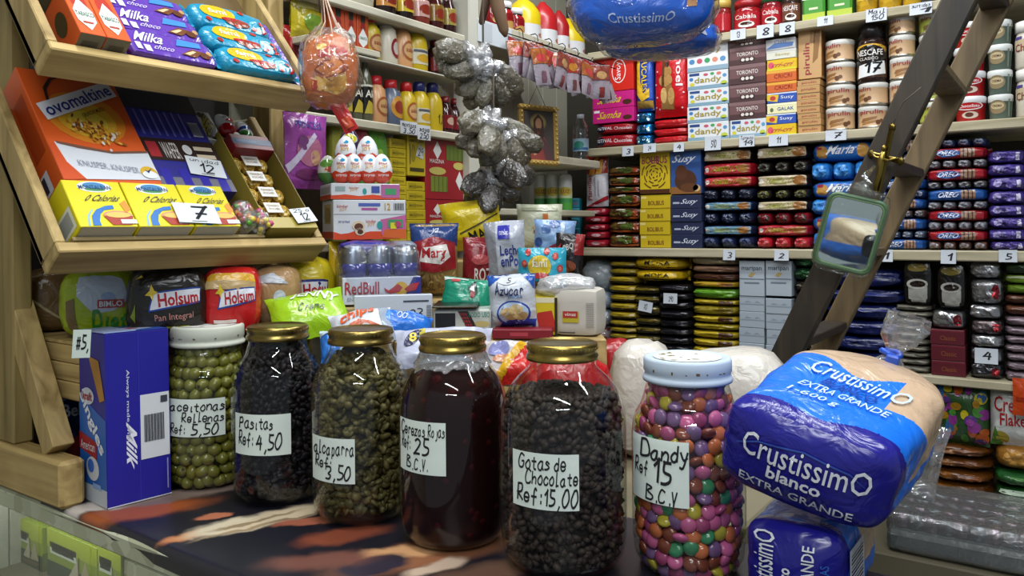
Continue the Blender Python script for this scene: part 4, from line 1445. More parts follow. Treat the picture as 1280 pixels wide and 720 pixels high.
rowstack(943, 1012.5, [311, 295, 280.5, 264.5, 249.5, 235, 216.5, 199.5, 181], ZC, [(3, RL, 'red biscuit roll', ends('#9c1522', '#b53a40', 3)), (1, RL, 'red biscuit roll', rd), (3, RL, 'dark red biscuit roll', ends('#6d121c', '#2a2014', 3)), (1, RL, 'black and cream biscuit roll', blk), (3, RL, 'black biscuit roll', ends('#17110f', '#5a5a2a', 3)), (1, RL, 'black and cream biscuit roll', blk), (3, RL, 'brown black biscuit roll', ends('#1a1210', '#3a3a30', 3)), (1, RL, 'black and cream biscuit roll', blk)], 'beside the blue rolls', 'biscuit rolls beside the blue ones')
mar = lambda w, d, h: brick(w, d, h, '#1f63b0', [('t', 'Maria', .30, .34, .72, .80, '#e3e6ee', 3, {'shear': .2, 'bold': .03}), ('e', .18, .45, .12, .36, '#b0823e', 2), ('e', .86, .5, .12, .4, '#b8883e', 2), ('r', .06, .62, .2, .82, '#8a2a40', 3)], p=4, fins=.010, amp=.03)
mends = ends('#2a74bf', '#4a8fd0', 3)
rowstack(1011.5, 1094.5, [311.5, 289.5, 268, 247, 224.5, 200.5, 175.5], ZC, [(2, RL, 'bright blue biscuit roll', mends), (1, RL, 'bright blue biscuit roll', mar), (3, RL, 'bright blue biscuit roll', mends), (1, RL, 'bright blue biscuit roll', mar), (3, RL, 'bright blue biscuit roll', mends), (1, RL, 'bright blue biscuit roll', mar)], 'left of the ladder', 'bright blue biscuit rolls')


def oreo(body, panel):
    return lambda w, d, h: brick(w, d, h, body, [('t', 'OREO', .20, .28, .54, .74, '#cfd4e6', 3, {'shear': .15, 'bold': .04}), ('r', .58, .08, .82, .92, '#8a6a56', 2), ('r', .62, .08, .64, .92, '#3a2a24', 3), ('r', .69, .08, .71, .92, '#3a2a24', 3), ('r', .76, .08, .78, .92, '#3a2a24', 3), ('e', .37, .5, .21, .34, panel, 2)], p=6, fins=.008, amp=.03)


ob, orr = oreo('#1d4f94', '#16386e'), oreo('#94141f', '#274a86')
oe = lambda c: ends(c, '#8d8f98', 4)
rows = [(1, RL, 'blue sandwich roll', ob), (4, RL, 'blue grey sandwich roll', oe('#4a566e')), (1, RL, 'blue sandwich roll', ob), (4, RL, 'brown sandwich roll', oe('#5a4a46')), (1, RL, 'blue sandwich roll', ob), (4, RL, 'dark blue sandwich roll', oe('#27406e')), (1, RL, 'blue sandwich roll', ob), (4, RL, 'grey sandwich roll', oe('#4d4a52')), (1, RL, 'blue sandwich roll', ob)]
rowstack(1095.5, 1156.5, [311.5, 298, 287, 272, 261, 247.5, 236, 222, 190, 173], ZC, rows, 'behind the ladder', 'blue sandwich rolls')
rows = [(4, RL, 'brown sandwich roll', oe('#6a4a3e')), (1, RL, 'red sandwich roll', orr), (4, RL, 'silver sandwich roll', oe('#77777d')), (1, RL, 'red sandwich roll', orr), (4, RL, 'grey sandwich roll', oe('#66646a')), (1, RL, 'blue sandwich roll', ob), (4, RL, 'taupe sandwich roll', oe('#5c5450')), (1, RL, 'red sandwich roll', orr), (4, RL, 'pale sandwich roll', oe('#6e6a6c')), (1, RL, 'red sandwich roll', orr), (4, RL, 'navy sandwich roll', oe('#2f4272'))]
rowstack(1158, 1234.5, [311.5, 300, 287, 275, 261, 249.5, 234.5, 224, 209, 197, 182.5, 171], ZC, rows, 'right of the ladder', 'red sandwich rolls')
pur = B('#3c2f78', [('e', .25, .55, .12, .3, '#8f86b8'), ('e', .6, .5, .14, .34, '#5a4a9a'), ('r', .76, .2, .88, .8, '#b5b0cc'), ('e', .45, .35, .1, .2, '#241a50')], p=4.6, amp=.09, fins=.005)
bstack(1234.5, 1284, [311.5, 299, 284, 269, 253, 236, 218, 202, 185], ZC, [('biscuit_packet', 'shiny purple biscuit packet', 'packet', pur)] * 8, 'right of the red rolls', 'purple biscuit packets', .16)

# --- shelf D: coffee packets, pouches, silver cartons
PCH = dict(p=3.8, amp=.06)
ybl = lambda w, d, h: brick(w, d, h, '#8f7a1c', [('r', 0, .0, 1, .4, '#1a1712'), ('e', .5, .8, .3, .12, '#b59a2a')], p=3.4, amp=.05, fins=.004, finc='#a8902a')
bstack(757, 796, [433, 424, 415.5, 407.5, 398.5, 388, 377, 366, 354.5, 343.5, 334, 325], ZD, [('coffee_pouch', 'thin black and yellow pouch', 'pouch', ybl)] * 11, 'beside the clear bags', 'thin yellow pouches', .15)
olv_ = lambda w, d, h: brick(w, d, h, '#2a2716', [('r', 0, .5, 1, .8, '#6b5c1c')], fins=.003, **PCH)
bstack(789, 826, [432, 424, 414, 403, 391.5, 376, 364, 352.5], ZD, [('coffee_pouch', 'dark olive pouch', 'pouch', olv_)] * 7, 'below the yellow bags', 'dark olive pouches', .15, inset=.025)
bkp = lambda w, d, h: brick(w, d, h, '#131217', [('r', .1, .55, .9, .7, '#2c2a33')], fins=.003, p=3.8, amp=.09)
bstack(820, 862, [435, 426, 415, 405, 394, 382, 371, 360, 350], ZD, [('coffee_pouch', 'shiny black pouch', 'pouch', bkp)] * 8, 'beside the olive pouches', 'shiny black pouches', .15, inset=.012)
yb = lambda w, d, h: brick(w, d, h, '#c9a71c', [('t', 'MOKA', .3, .4, .8, .76, '#1a1612', 2, {'bold': .03}), ('r', .02, .1, .98, .2, '#1a1612')], p=3.2, amp=.09, fins=.006)
for (a, b, y0, y1, q) in ((788, 849, 352, 338, 'lower'), (787, 851, 337.5, 322, 'upper')):
    w_, h_ = bsize(a, b, y0, y1)
    o = bput('coffee_bag', yb(w_, .17, h_), a, b, y0, .012)
    tag(o, 'big bright yellow bag lying on the dark pouches, ' + q + ' one', 'bag', 'big yellow bags')
mx = lambda body, a_, b_: (lambda w, d, h: brick(w, d, h, body, [('r', 0, .55, .6, .85, a_), ('r', .6, .2, .92, .8, b_, 2)], p=3.8, amp=.06, fins=.005))
yp = mx('#a08a1c', '#bfa62c', '#4a2c1a')
bstack(861, 923, [447, 437, 426.5, 416, 407, 397, 384.5, 377, 362.5, 354, 344, 334.5, 322], ZD, [('coffee_pouch', n + ' pouch', 'pouch', f) for n, f in [('yellow and maroon', yp)] * 3 + [('olive yellow', mx('#8f7d1a', '#a8942a', '#8f7d1a')), ('yellow', yp), ('dull yellow', mx('#7f7018', '#94842a', '#6a5a1a')), ('striped yellow', yp), ('green', mx('#4a7a1e', '#5f942a', '#55861e')), ('yellow brown', mx('#a8861e', '#b5942a', '#8a5a1e')), ('brown', mx('#4a2c20', '#5d3a2a', '#4a2a20')), ('pinkish tan', mx('#94705c', '#a8846c', '#8a6652')), ('beige', mx('#8f8468', '#a3987a', '#857a5e'))]], 'beside silver cartons', 'pouches beside the silver cartons', .16)
for (a, b) in ((924, 956), (957, 990)):
    sl = C('#a3adb8', [('r', 0, .45, 1, .52, '#8b96a3'), ('p', [(.2, .58), (.3, .72), (.5, .6)], '#8b96a3'), ('p', [(.6, .58), (.7, .72), (.85, .6)], '#8b96a3')])
    w0 = 'left' if a == 924 else 'right'
    bstack(a, b, [450, 430.5, 411, 391, 371.5], ZD, [('margarine_carton', 'small silver grey carton', 'box', sl)] * 4, f'in the {w0} silver stack', 'small silver cartons', .16)
    w_, h_ = bsize(a, b, 371, 327)
    o = bput('margarine_carton', carton(w_ - .002, .06, h_, '#a9b3bd', [('t', 'maripan', .1, .70, .9, .86, '#3f4c5c', 2, {'bold': .02}), ('p', [(.36, .58), (.5, .68), (.66, .66), (.5, .54)], '#a8935a', 2), ('r', .2, .36, .8, .40, '#6b7786', 2), ('r', 0, .48, 1, .5, '#5d6a79', 2)]), a, b, 371, .02)
    o.location.z += .002
    tag(o, 'tall silver grey carton topping the ' + w0 + ' silver stack', 'box', 'tall silver cartons')
gc = lambda c, a: (lambda w, d, h: brick(w, d, h, c, [('e', .4, .5, .25, .3, a), ('e', .75, .6, .15, .2, '#8a8f80')], kind='film', p=3.6, amp=.12))
gl = [gc('#15120f', '#2a1f18')] * 6 + [gc('#1c1a14', '#4a4234'), gc('#14301c', '#2a5a34'), gc('#123a20', '#2f6a3c')]
bstack(990, 1030, [462, 447, 432, 417, 402, 388, 373, 358, 342, 325], ZD, [('coffee_packet', n + ' packet', 'packet', f) for n, f in zip(['black', 'black', 'black', 'black', 'black', 'black', 'dark brown', 'dark green', 'green'], gl)], 'beside the silver cartons', 'dark coffee packets', .15)
nvb = lambda w, d, h: brick(w, d, h, '#121a48', [('r', .1, .55, .9, .72, '#222c66')], p=3.6, amp=.14, kind='film')
bstack(1030, 1132, [456, 436, 416, 396, 375, 356, 330], ZD, [('coffee_bag', 'shiny navy blue bag', 'bag', nvb)] * 6, 'behind the ladder foot', 'navy blue bags', .17)
for (a, b, q) in ((1128, 1166, 'left one'), (1170, 1208, 'right one')):
    w_, h_ = bsize(a, b, 384, 325)
    o = bput('coffee_packet', brick(w_, .08, h_, '#13110f', [('e', .5, .82, .34, .10, '#6a5c20'), ('r', .2, .12, .84, .5, '#8b8a84', 1), ('e', .5, .46, .36, .11, '#a09f98', 2), ('e', .52, .46, .26, .07, '#1a0f0a', 3), ('r', .28, .02, .8, .14, '#9a9990', 2)], p=5, amp=.04), a, b, 384, .02)
    o.location.z = on_y(a, 384, 2.42).z + (.006 if q == 'left one' else -.004)
    tag(o, 'upright black coffee packet with a cup picture, ' + q, 'packet', 'black coffee packets')
slv = lambda w, d, h: brick(w, d, h, '#5f5b50', [('r', .05, .5, .95, .72, '#8a8678')], p=3.8, amp=.08, fins=.004)
bstack(1117, 1164, [470, 461, 452, 444, 436, 427.5, 418.5, 410, 401.5, 393, 385], ZD, [('coffee_pouch', 'grey olive pouch', 'pouch', slv)] * 10, 'below a coffee packet', 'grey olive pouches', .16)
rdb = C('#551420', [('t', 'Classic', .3, .3, .75, .6, '#8a4a2a', 2), ('r', .02, .85, .98, .95, '#6d1c2a')])
foil = lambda c='#9a9a9c', r='#8a2a30': (lambda w, d, h: brick(w, d, h, c, [('e', .8, .5, .14, .3, r)] if r else (), kind='foil', p=5, amp=.06))
bstack(1163.5, 1207.5, [472.5, 453.5, 433.5, 414.5, 390.5], ZD, [('tea_carton', 'dark red carton', 'box', rdb)] * 3 + [('foil_packet', 'silver foil packet', 'packet', foil())], 'under the coffee packet', 'dark red cartons', .14)
bstack(1211.5, 1254.5, [474.5, 455, 435.5, 419, 400, 381, 349, 327], ZD, [('foil_packet', 'silver foil packet', 'packet', f) for f in (foil('#55555a'), foil('#8a8a8c', None), foil(r=None), foil('#6a5f60'), foil(r=None), foil(), foil(r=None))], 'beside dark red cartons', 'silver foil packets', .15)
rp = [('coffee_pouch', 'pinkish silver pouch', 'pouch', lambda w, d, h: brick(w, d, h, '#6f5f66', [('r', .1, .55, .9, .7, '#a08f98')], p=3.8, amp=.08))] * 7 + [('coffee_pouch', n + ' pouch', 'pouch', f) for n, f in (('brown', mx('#4a2a1c', '#5d3826', '#4a2a1c')), ('dark brown', mx('#3f2418', '#55311f', '#3f2418')), ('green', mx('#55701e', '#6d8a2a', '#aab0a0')), ('lime green and white', mx('#6d8a2a', '#a8b08a', '#7a942e')), ('dark green', mx('#1c2a1c', '#2f4a2c', '#1c2a1c')))]
bstack(1255, 1302, [476, 463, 451, 440, 429, 418, 406, 393, 379, 366, 353, 341, 326], ZD, rp, 'at the photo edge', 'pouches at the photo edge', .15)
# clear bags at the near end of shelf D
wrapb = clear_mat('clear_bag_film', (.97, .98, 1), .10, 1.8, .12, .5, .16)
for i, (a, b, y0, y1, c) in enumerate(((722, 762, 366, 325, '#7d8a8f'), (728, 760, 388, 364, '#6d8aa8'), (730, 760, 408, 387, '#8a97a6'), (732, 758, 430, 408, '#6a3a34'))):
    w_, h_ = bsize(a, b, y0, y1)
    m = brick(w_, .15, h_, c, (), p=2.6, amp=.10, kind='film')
    m2 = brick(w_ * 1.06, .155, h_ * 1.03, wrapb, (), p=2.4, amp=.16)
    o = bput('grain_bag', m, a, b, y0, .02)
    tag(o, ['clear grey bag topping the pile beside the yellow pouches', 'clear pale blue bag second in the pile beside the yellow pouches', 'clear grey blue bag third in the pile beside the yellow pouches', 'dark reddish bag under the pile beside the yellow pouches'][i], 'bag', 'clear bags by the yellow pouches')
    k = m2.build('clear_film', o)
    k.location = (0, -.003, 0)

# --- shelf E: cereal snacks
w_, h_ = bsize(1152, 1236, 556, 486)
r_ = random.Random(4)
puffs = [('e', r_.uniform(.06, .94), r_.uniform(.08, .92), r_.uniform(.05, .1), r_.uniform(.05, .1), r_.choice(['#b3a11e', '#7a2f7a', '#2a5a8f', '#8f6a14', '#3f7a2a', '#a8501e', '#4a2a6a']), 1 + k * .2) for k in range(46)]
o = bput('snack_bag', cushion(w_, h_ + .02, .07, '#2a4a24', puffs, waist=.02), 1152, 1236, 556, .02); tag(o, 'colourful puffed snack bag standing on amber packets', 'bag')
o.location.z = on_y(1194, 556, 2.42).z - .004
amb = lambda w, d, h: brick(w, d, h, '#55300f', [('e', .3, .5, .2, .3, '#7a4a14'), ('e', .7, .55, .2, .3, '#6d3a10')], p=2.7, amp=.10)
bstack(1155, 1240, [620, 605, 589, 573, 557], ZE, [('snack_packet', 'clear amber snack packet', 'packet', amb)] * 4, 'on the lowest shelf', 'amber packets on the lowest shelf', .17)
w_, h_ = bsize(1237, 1292, 558, 491)
o = bput('cereal_bag', cushion(w_, h_ + .02, .06, '#c9cbc6', [('t', 'Crem', .10, .58, .80, .82, '#a0222a', 2, {'bold': .03}), ('t', 'Flakes', .24, .36, .96, .56, '#a0222a', 2, {'bold': .03}), ('e', .25, .14, .2, .12, '#a8942a'), ('p', [(0, 0), (.3, .0), (.12, .34)], '#4a7a2a', 2)], waist=.02), 1237, 1292, 558, .02)
o.location.z = on_y(1260, 558, 2.42).z - .004
tag(o, 'white cereal flakes bag with red lettering at the photo edge', 'bag')
bstack(1241, 1298, [630, 610, 590, 556], ZE, [('snack_packet', 'green and white snack packet', 'packet', lambda w, d, h: brick(w, d, h, '#1c4a20', [('r', .02, .55, .98, .85, '#a8b8a4')], p=2.7, amp=.08)), ('snack_packet', 'dark green snack packet', 'packet', lambda w, d, h: brick(w, d, h, '#1f4f24', [('r', .4, .5, .98, .7, '#4a7a44')], p=2.7, amp=.08)), ('snack_packet', 'clear amber flakes packet', 'packet', lambda w, d, h: brick(w, d, h, '#8a5c20', [('e', .5, .5, .3, .3, '#a87a34')], p=2.7, amp=.08))], 'at the lowest shelf edge', 'packets at the lowest shelf edge', .17)
# film-wrapped trays under the lowest shelf, on a plinth
p0, p1 = on_y(1100, 690, 2.1), on_y(1330, 712, 2.1)
pz = p0.z
m = M(); m.box(p0.x - .05, p1.x + .25, 2.10, 2.76, 0, pz - .001, mat('#5a5442', 'matte'), .004)
tag(m.build('plinth'), 'low dark plinth under the wall shelves carrying the wrapped trays', 'plinth')
p0 = on_y(1108, 690, 2.12); p1 = on_y(1300, 690, 2.12)
hh = on_y(1108, 640, 2.12).z - pz
wt = empty('wrapped_tray', ((p0.x + p1.x) / 2, 2.12, pz))
tag(wt, 'grey tray of packs wrapped in shiny film below the lowest shelf', 'tray')
ww = p1.x - p0.x
m = M(); m.box(-ww / 2, ww / 2, 0, .3, 0, hh * .55, mat('#4a5050', 'film'), .01); m.build('tray_base', wt)
m = M()
for i in range(9):
    for j in range(4):
        x = -ww / 2 + .01 + (ww - .02) * (i + .5) / 9
        y = .02 + .26 * (j + .5) / 4
        m.lathe([(.024, hh * .55), (.026, hh * .6), (.026, hh * .9), (.02, hh * .95)], mat('#6d7478' if (i + j) % 2 else '#7d6f78', 'foil'), 14, x, y)
m.build('packs', wt)
brick(ww + .012, .315, hh + .006, clear_mat('shrink_film', (.95, .97, .97), .10, 1.6, .08, .4, .08), (), p=9, amp=.015, n=10).build('shrink_film', wt).location = (0, -.006, -.001)

# --- handwritten price tags along the shelf edges


def price(px, py, w, h, txt, label, y=FRONT - .0022, two=None, tilt=0.0):
    a, b = on_y(px - w / 2, py + h / 2, y), on_y(px + w / 2, py - h / 2, y)
    ww, hh_ = b.x - a.x, b.z - a.z
    m = M()
    N = 6
    vs, fs = [], []
    for i in range(N + 1):
        for e in (0, .0005):
            z = hh_ * i / N
            c = -.002 * (1 - i / N) ** 2
            vs += [(-ww / 2, c + e, z), (ww / 2, c + e * 1.0, z)]
    for i in range(N):
        k = i * 4
        fs += [(k, k + 1, k + 5, k + 4), (k + 3, k + 2, k + 6, k + 7), (k, k + 4, k + 6, k + 2), (k + 1, k + 3, k + 7, k + 5)]
    m.add(vs, fs, mat('#c3c9d2', 'paper'))
    q = Print(m, lambda x, z, o: ((x - .5) * ww, -.002 * (1 - z) ** 2 - o, z * hh_), 'paper')
    if two:
        q.hand(two, .08, .58, .92, .94, '#1a1a22', 1, 1.2)
        q.hand(txt, .2, .08, .84, .54, '#1a1a22', 1, 1.2)
    else:
        s = .2 if len(txt) < 2 else .12
        q.hand(txt, .5 - s, .18, .5 + s + (.1 if len(txt) > 2 else 0), .76, '#1a1a22', 1, 1.3)
    o = m.build('price_tag', loc=((a.x + b.x) / 2, y, a.z), rot=(0, tilt, 0))
    tag(o, label, 'price tag', 'price tags on the shelf edges')


for (px, py, w, h, t, two, lab) in (
        (922.5, 43, 19, 16, '13', None, 'white tag reading 13 on the top shelf edge under the red-capped coffee'),
        (956.5, 39, 21, 20, '8', None, 'white tag reading 8 under the green-capped coffee jar'),
        (984, 35.5, 19, 18, '8', None, 'white tag reading 8 under the black-capped coffee jar'),
        (1031.5, 26, 20, 15, '11', None, 'white tag reading 11 under the green tins'),
        (1095.5, 18.5, 26, 20, '150', 'Mail', 'white tag reading 150 under the yellow relish jars'),
        (1151, 10.5, 28, 19, '1', 'surtidas', 'white tag reading 1 on the top shelf edge beside the ladder'),
        (785, 189, 14, 13, '3', None, 'white tag reading 3 under the red chocolate stack'),
        (812, 185, 16, 12, '24', None, 'white tag reading 24 under the blue foil packets'),
        (848.5, 184, 13, 12, '4', None, 'white tag reading 4 under the red biscuit bags'),
        (891, 179, 20, 19, '510', None, 'white tag reading 510 under the white sweet cartons'),
        (933.5, 176, 19, 16, '19', 'Toronto', 'white tag with two lines under the brown chocolate cartons'),
        (973, 175, 24, 16, '11', None, 'white tag reading 11 under the chocolate bar boxes'),
        (1045, 169, 26, 15, '7', None, 'white tag reading 7 under the tan wafer tins'),
        (911.5, 318.5, 15, 13, '3', None, 'white tag reading 3 on the edge under the navy rolls'),
        (977, 319, 18, 13, '2', None, 'white tag reading 2 on the edge under the red rolls'),
        (1106, 319.5, 20, 15, '1', None, 'white tag reading 1 on the edge behind the ladder'),
        (1185.5, 321, 19, 17, '1', None, 'white tag reading 1 under the red sandwich rolls'),
        (1260, 320, 23, 15, '5', None, 'white tag reading 5 under the purple packets')):
    price(px, py, w, h, t, lab, FRONT - .0032, two)
price(838, 373, 17, 12, '240', 'white tag reading 240 on the shiny black pouches', FRONT + .008)
price(806, 383, 17, 12, '70', 'small tilted tag on the dark olive pouches', FRONT + .018, tilt=.15)
price(1233, 445, 29, 17, '4', 'grey tag reading 4 on the silver foil packets', FRONT + .012)


# ------------------------------------------------------------------ goods on the two steep trays (tray frame: x along, y into the tray, z up the slope)
def tput(name, m, xf, x, d, z, parent=None):
    o = m.build(name)
    o.matrix_world = xf @ Matrix.Translation((x, -d - .0008, z))
    return o


def tx(x0, x1):
    return (x0 + x1) / 2


for i, (x0, x1, q) in enumerate(((.029, .117, 'below the orange cereal box'), (.1185, .2130, 'the middle one of three'), (.2145, .301, 'behind the tag reading 7'))):
    m = carton(x1 - x0 - .001, .065, .091, '#d3c718', [
        ('e', .52, .86, .30, .12, '#dfe3e2'), ('e', .52, .88, .20, .08, '#3f7fae', 2), ('e', .52, .80, .18, .035, '#4a8a4a', 2), ('t', 'MONTALBAN', .24, .80, .80, .89, '#1d3f6a', 3, {'bold': .02}),
        ('t', '0 Calorias', .30, .54, .88, .68, '#2a2a30', 3, {'shear': .25}),
        ('p', [(.22, .02), (.26, .22), (.38, .36), (.56, .44), (.70, .46), (.70, .38), (.52, .35), (.42, .26), (.36, .12), (.36, .02)], '#2c6cb0', 2),
        ('p', [(.18, .02), (.22, .22), (.34, .38), (.30, .36), (.20, .24), (.14, .02)], '#7fb0d8', 1),
        ('e', .72, .24, .26, .10, '#c98a6a', 2), ('p', [(.46, .22), (.98, .22), (.90, .03), (.56, .03)], '#9c3020', 3), ('e', .72, .24, .22, .06, '#d9b05a', 4), ('p', [(.84, .5), (.96, .58), (1, .38), (.88, .28)], '#d08a2a', 2), ('r', .72, .05, 1, .14, '#d5d9da', 5)],
        left=[('r', .1, .08, .9, .5, '#d9dcc8'), ('r', .2, .14, .8, .44, '#9aa09a', 2)], b=.001)
    Print(m, lambda x, z, o: ((x - .5) * (x1 - x0), z * .065, -o), 'card').rect(.04, .0, .96, .98, '#b9b8b0', 1)
    tag(tput('tea_carton', m, TX_LOW, tx(x0, x1), .065, .0265), 'yellow carton of tea bags on the lower tray, ' + q, 'box', 'yellow tea cartons')
m = M(); m.box(.025, .36, -.045, -.001, .0188, .0258, mat('#8a7850', 'matte'), .001, TX_LOW)
tag(m.build('packing_strip'), 'thin cardboard strip under the yellow tea cartons', 'strip')
r_ = random.Random(3)
flakes = [('e', .3 + .45 * (k := r_.random()) + r_.uniform(-.08, .08), .46 + r_.gauss(0, .045) - .10 * (k - .5), r_.uniform(.012, .026), r_.uniform(.008, .016), r_.choice(['#b0701c', '#8a5016', '#c9922a', '#6d4014', '#d0a040', '#c9c5bc']), 4 + .05 * i, {'rot': r_.uniform(0, 3)}) for i in range(120)]
m = carton(.158, .060, .245, '#c9521a', [
    ('e', .5, .58, .40, .24, '#c97a1e', 1), ('e', .5, .56, .30, .17, '#c99a26', 2), ('e', .5, .54, .2, .1, '#c9b03a', 3),
    ('p', [(.06, .33), (.26, .30), (.6, .27), (1, .30), (1, .04), (.22, .02), (.1, .16)], '#c9ccd2', 3), ('p', [(.0, .01), (.22, .02), (.1, .16), (.06, .33), (0, .3)], '#c24a1a', 3), ('p', [(.07, .335), (.27, .31), (.6, .275), (1, .305), (1, .285), (.6, .255), (.26, .285), (.08, .315)], '#6d4a3a', 5),
    ('p', [(.5 + a * .46 * .94 - b * .075 * .34, .745 + a * .46 * .34 + b * .075 * .94) for a, b in ((-1, -1), (1, -1), (1, 1), (-1, 1))], '#d5d6da', 4),
    ('t', 'ovomaltine', .08, .69, .92, .80, '#1e2a7a', 6, {'rot': 20, 'bold': .03}),
    ('p', [(.16, .70), (.18, .82), (.28, .92), (.42, .95), (.30, .905), (.21, .81), (.19, .71)], '#2a1a14', 5),
    ('t', 'CRUNCHY MUESLI', .46, .62, .74, .655, '#4a2a14', 5, {'rot': 19}),
    ('t', 'KNUSPER, KNUSPER', .20, .10, .80, .16, '#8d8fa0', 6, {'rot': -4}), ('e', .9, .10, .09, .055, '#c9a21e', 6), ('e', .9, .08, .08, .035, '#d5d9dd', 7), ('p', [(.86, .12), (.89, .09), (.95, .14), (.89, .11)], '#1e2a5a', 8)] + flakes,
    left=[('r', .1, .04, .5, .2, '#bfc3cc'), ('r', .2, .3, .8, .8, '#a03c12'), ('r', .12, .06, .3, .18, '#2a2a3a', 2)], b=.0015)
tag(tput('cereal_carton', m, TX_LOW, .1165, .060, .1195), 'big orange cereal carton leaning on the lower tray', 'box')
m = carton(.145, .045, .24, '#2a2a80', [('r', .0, .0, 1, .12, '#6b6a78', 1)] + [('r', .08 + .24 * i, .0, .20 + .24 * i, .20, '#2b2596', 2) for i in range(4)] + [('r', .0, .28, 1, .50, '#2a1a16', 2), ('r', .06, .31, .2, .46, '#a02830', 3), ('t', 'WAFER', .24, .30, .46, .46, '#c9c5c0', 4, {'rot': 0}), ('e', .58, .40, .06, .05, '#c9c9c9', 4), ('r', .68, .32, .94, .36, '#c9b9a0', 4), ('r', .68, .40, .94, .44, '#c9b9a0', 4), ('r', 0, .80, 1, 1, '#1a1a30', 2), ('r', .78, .55, .92, .70, '#b9bcc9', 4)] + [('r', .1 + .1 * i, .53, .13 + .1 * i, .79, '#5a5aa8', 3) for i in range(7)] + [('r', .78 + .02 * i, .56, .79 + .02 * i, .69, '#20203a', 5) for i in range(7)], b=.0015)
tag(tput('wafer_carton', m, TX_LOW, .272, .05, .1195), 'dark blue and brown wafer carton beside the cereal carton', 'box')


def tcard(xf, x0, x1, z0, z1, d, txt, rot, label, two=None):
    m = M()
    w, h = x1 - x0, z1 - z0
    m.box(-w / 2, w / 2, -.0006, 0, -h / 2, h / 2, mat('#ccd2d6', 'paper'), .0001)
    q = Print(m, lambda x, z, o: ((x - .5) * w, -.0006 - o, (z - .5) * h), 'paper')
    q.hand(txt, .26, .12, .68, .66 if two else .84, '#17171e', 1, 1.15)
    if two:
        q.hand(two, .08, .70, .9, .96, '#33333c', 1, .9)
    if txt in ('7', '12'):
        q.rect(.3, .06, .66, .09, '#17171e', 1)
    o = m.build('price_card')
    o.matrix_world = xf @ Matrix.Translation((tx(x0, x1), -d - .0035, (z0 + z1) / 2)) @ Matrix.Rotation(rot, 4, 'Y')
    tag(o, label, 'price card', 'price cards on the trays')


tcard(TX_LOW, .268, .338, .152, .196, .05, '12', .12, 'white card reading 12 on the dark blue wafer carton', 'unidad')
tcard(TX_LOW, .186, .262, .030, .072, .0665, '7', .05, 'white card reading 7 on the yellow tea cartons')
# gold tray of chocolates
gold = mat('#a8842a', 'foil')
gt = empty('chocolate_tray', (0, 0, 0))
GX = TX_LOW @ Matrix.Translation((.4205, -.0008, .0265)) @ Matrix.Diagonal((.88, 1, 1.17, 1))
gt.matrix_world = GX
tag(gt, 'open gold carton tray holding packs of round chocolates', 'tray')
m = M(); gm = mat('#8a7a2e', 'card')
m.box(-.062, .062, -.003, 0, 0, .182, gm, .0005); m.box(-.062, -.060, -.058, -.003, 0, .205, gm, .0005); m.box(.060, .062, -.058, -.003, 0, .182, mat('#6d5f26', 'card'), .0005)
m.box(-.06, .06, -.058, -.003, 0, .002, gm, .0005); m.box(-.062, .062, -.060, -.058, 0, .022, mat('#9a8a3a', 'card'), .0005)
m.build('tray_walls', gt)
m = M(); m.box(-.06, .06, -.008, -.005, .182, .235, mat('#857840', 'card'), .001); m.build('back_flap', gt)
ballv = speck_mat('gold_crinkle', ['#b8902e', '#d0aa48', '#8f6a1c', '#e0c878'], 170, .25, .6)
src = None
for i in range(5):
    m = M()
    for k in (-1, 0, 1):
        m.add([(k * .034 + v[0] * .0165, -.018 + v[1] * .0165, .0165 + v[2] * .0155) for v in ICO2[0]], ICO2[1], ballv, True)
    m.box(-.021, .021, -.0362, -.0345, .006, .027, mat('#d0cfc6', 'card'), .0005)
    q = Print(m, lambda x, z, o: (-.021 + .042 * x, -.0362 - o, .006 + .021 * z), 'card')
    q.text('FERRERO', .12, .56, .88, .78, '#6a4a1c', 1); q.text('ROCHER', .16, .24, .84, .46, '#6a4a1c', 1)
    if i == 4:
        pass
    o = m.build('chocolate_pack')
    o.matrix_world = GX @ Matrix.Translation((0 + (-.004 if i % 2 else .003), -.004 - .0005 * i, .006 + i * .0335))
    tag(o, 'gold pack of three round chocolates in the gold tray, ' + ['lowest row', 'second row from the bottom', 'middle row', 'second row from the top', 'top row'][i], 'chocolates', 'gold chocolate packs')
tcard(TX_LOW, .425, .476, .036, .070, .062, '12', -.12, 'white card on the front edge of the gold chocolate tray', '25 x')
# toy egg lying above the gold packs
EGG = [(.0004, 0), (.006, .0008), (.0125, .005), (.0172, .0125), (.0195, .021), (.0192, .029), (.0165, .039), (.0115, .048), (.006, .0535), (.0004, .0555)]


def egg(c_top, c_low, prints, s=1.0):
    pr = [(r * s, z * s, c_low if z < .018 else c_top) for r, z in EGG]
    return turned(pr, c_top, prints, 'gloss', 24, 170)


def kegg(s=1.0, low='#c23a1e'):
    return egg('#d5d7da', '#d5d7da', [('p', [(0, .0), (1, .0), (1, .40), (.85, .34), (.7, .42), (.5, .34), (.3, .42), (.15, .34), (0, .40)], low, 1), ('t', 'kinder', .34, .62, .64, .72, '#b0402a', 2, {'bold': .03}), ('t', 'JOY', .36, .46, .64, .60, '#c99a1e', 2, {'bold': .04}), ('e', .55, .78, .1, .05, '#2f8ab0', 2), ('t', 'sorpresa', .32, .20, .68, .30, '#e8e4e0', 3)], s)


m = egg('#a01c20', '#c9a81e', [('e', .5, .6, .3, .12, '#d5d9d5'), ('e', .3, .3, .2, .1, '#2a4f9a', 2), ('e', .7, .3, .2, .1, '#3f8a3a', 2)], .95)
o = m.build('toy_egg'); o.matrix_world = GX @ Matrix.Translation((-.012, -.044, .184)) @ Matrix.Rotation(.3, 4, 'Y')
tag(o, 'red and coloured toy egg lying above the gold chocolates', 'egg')
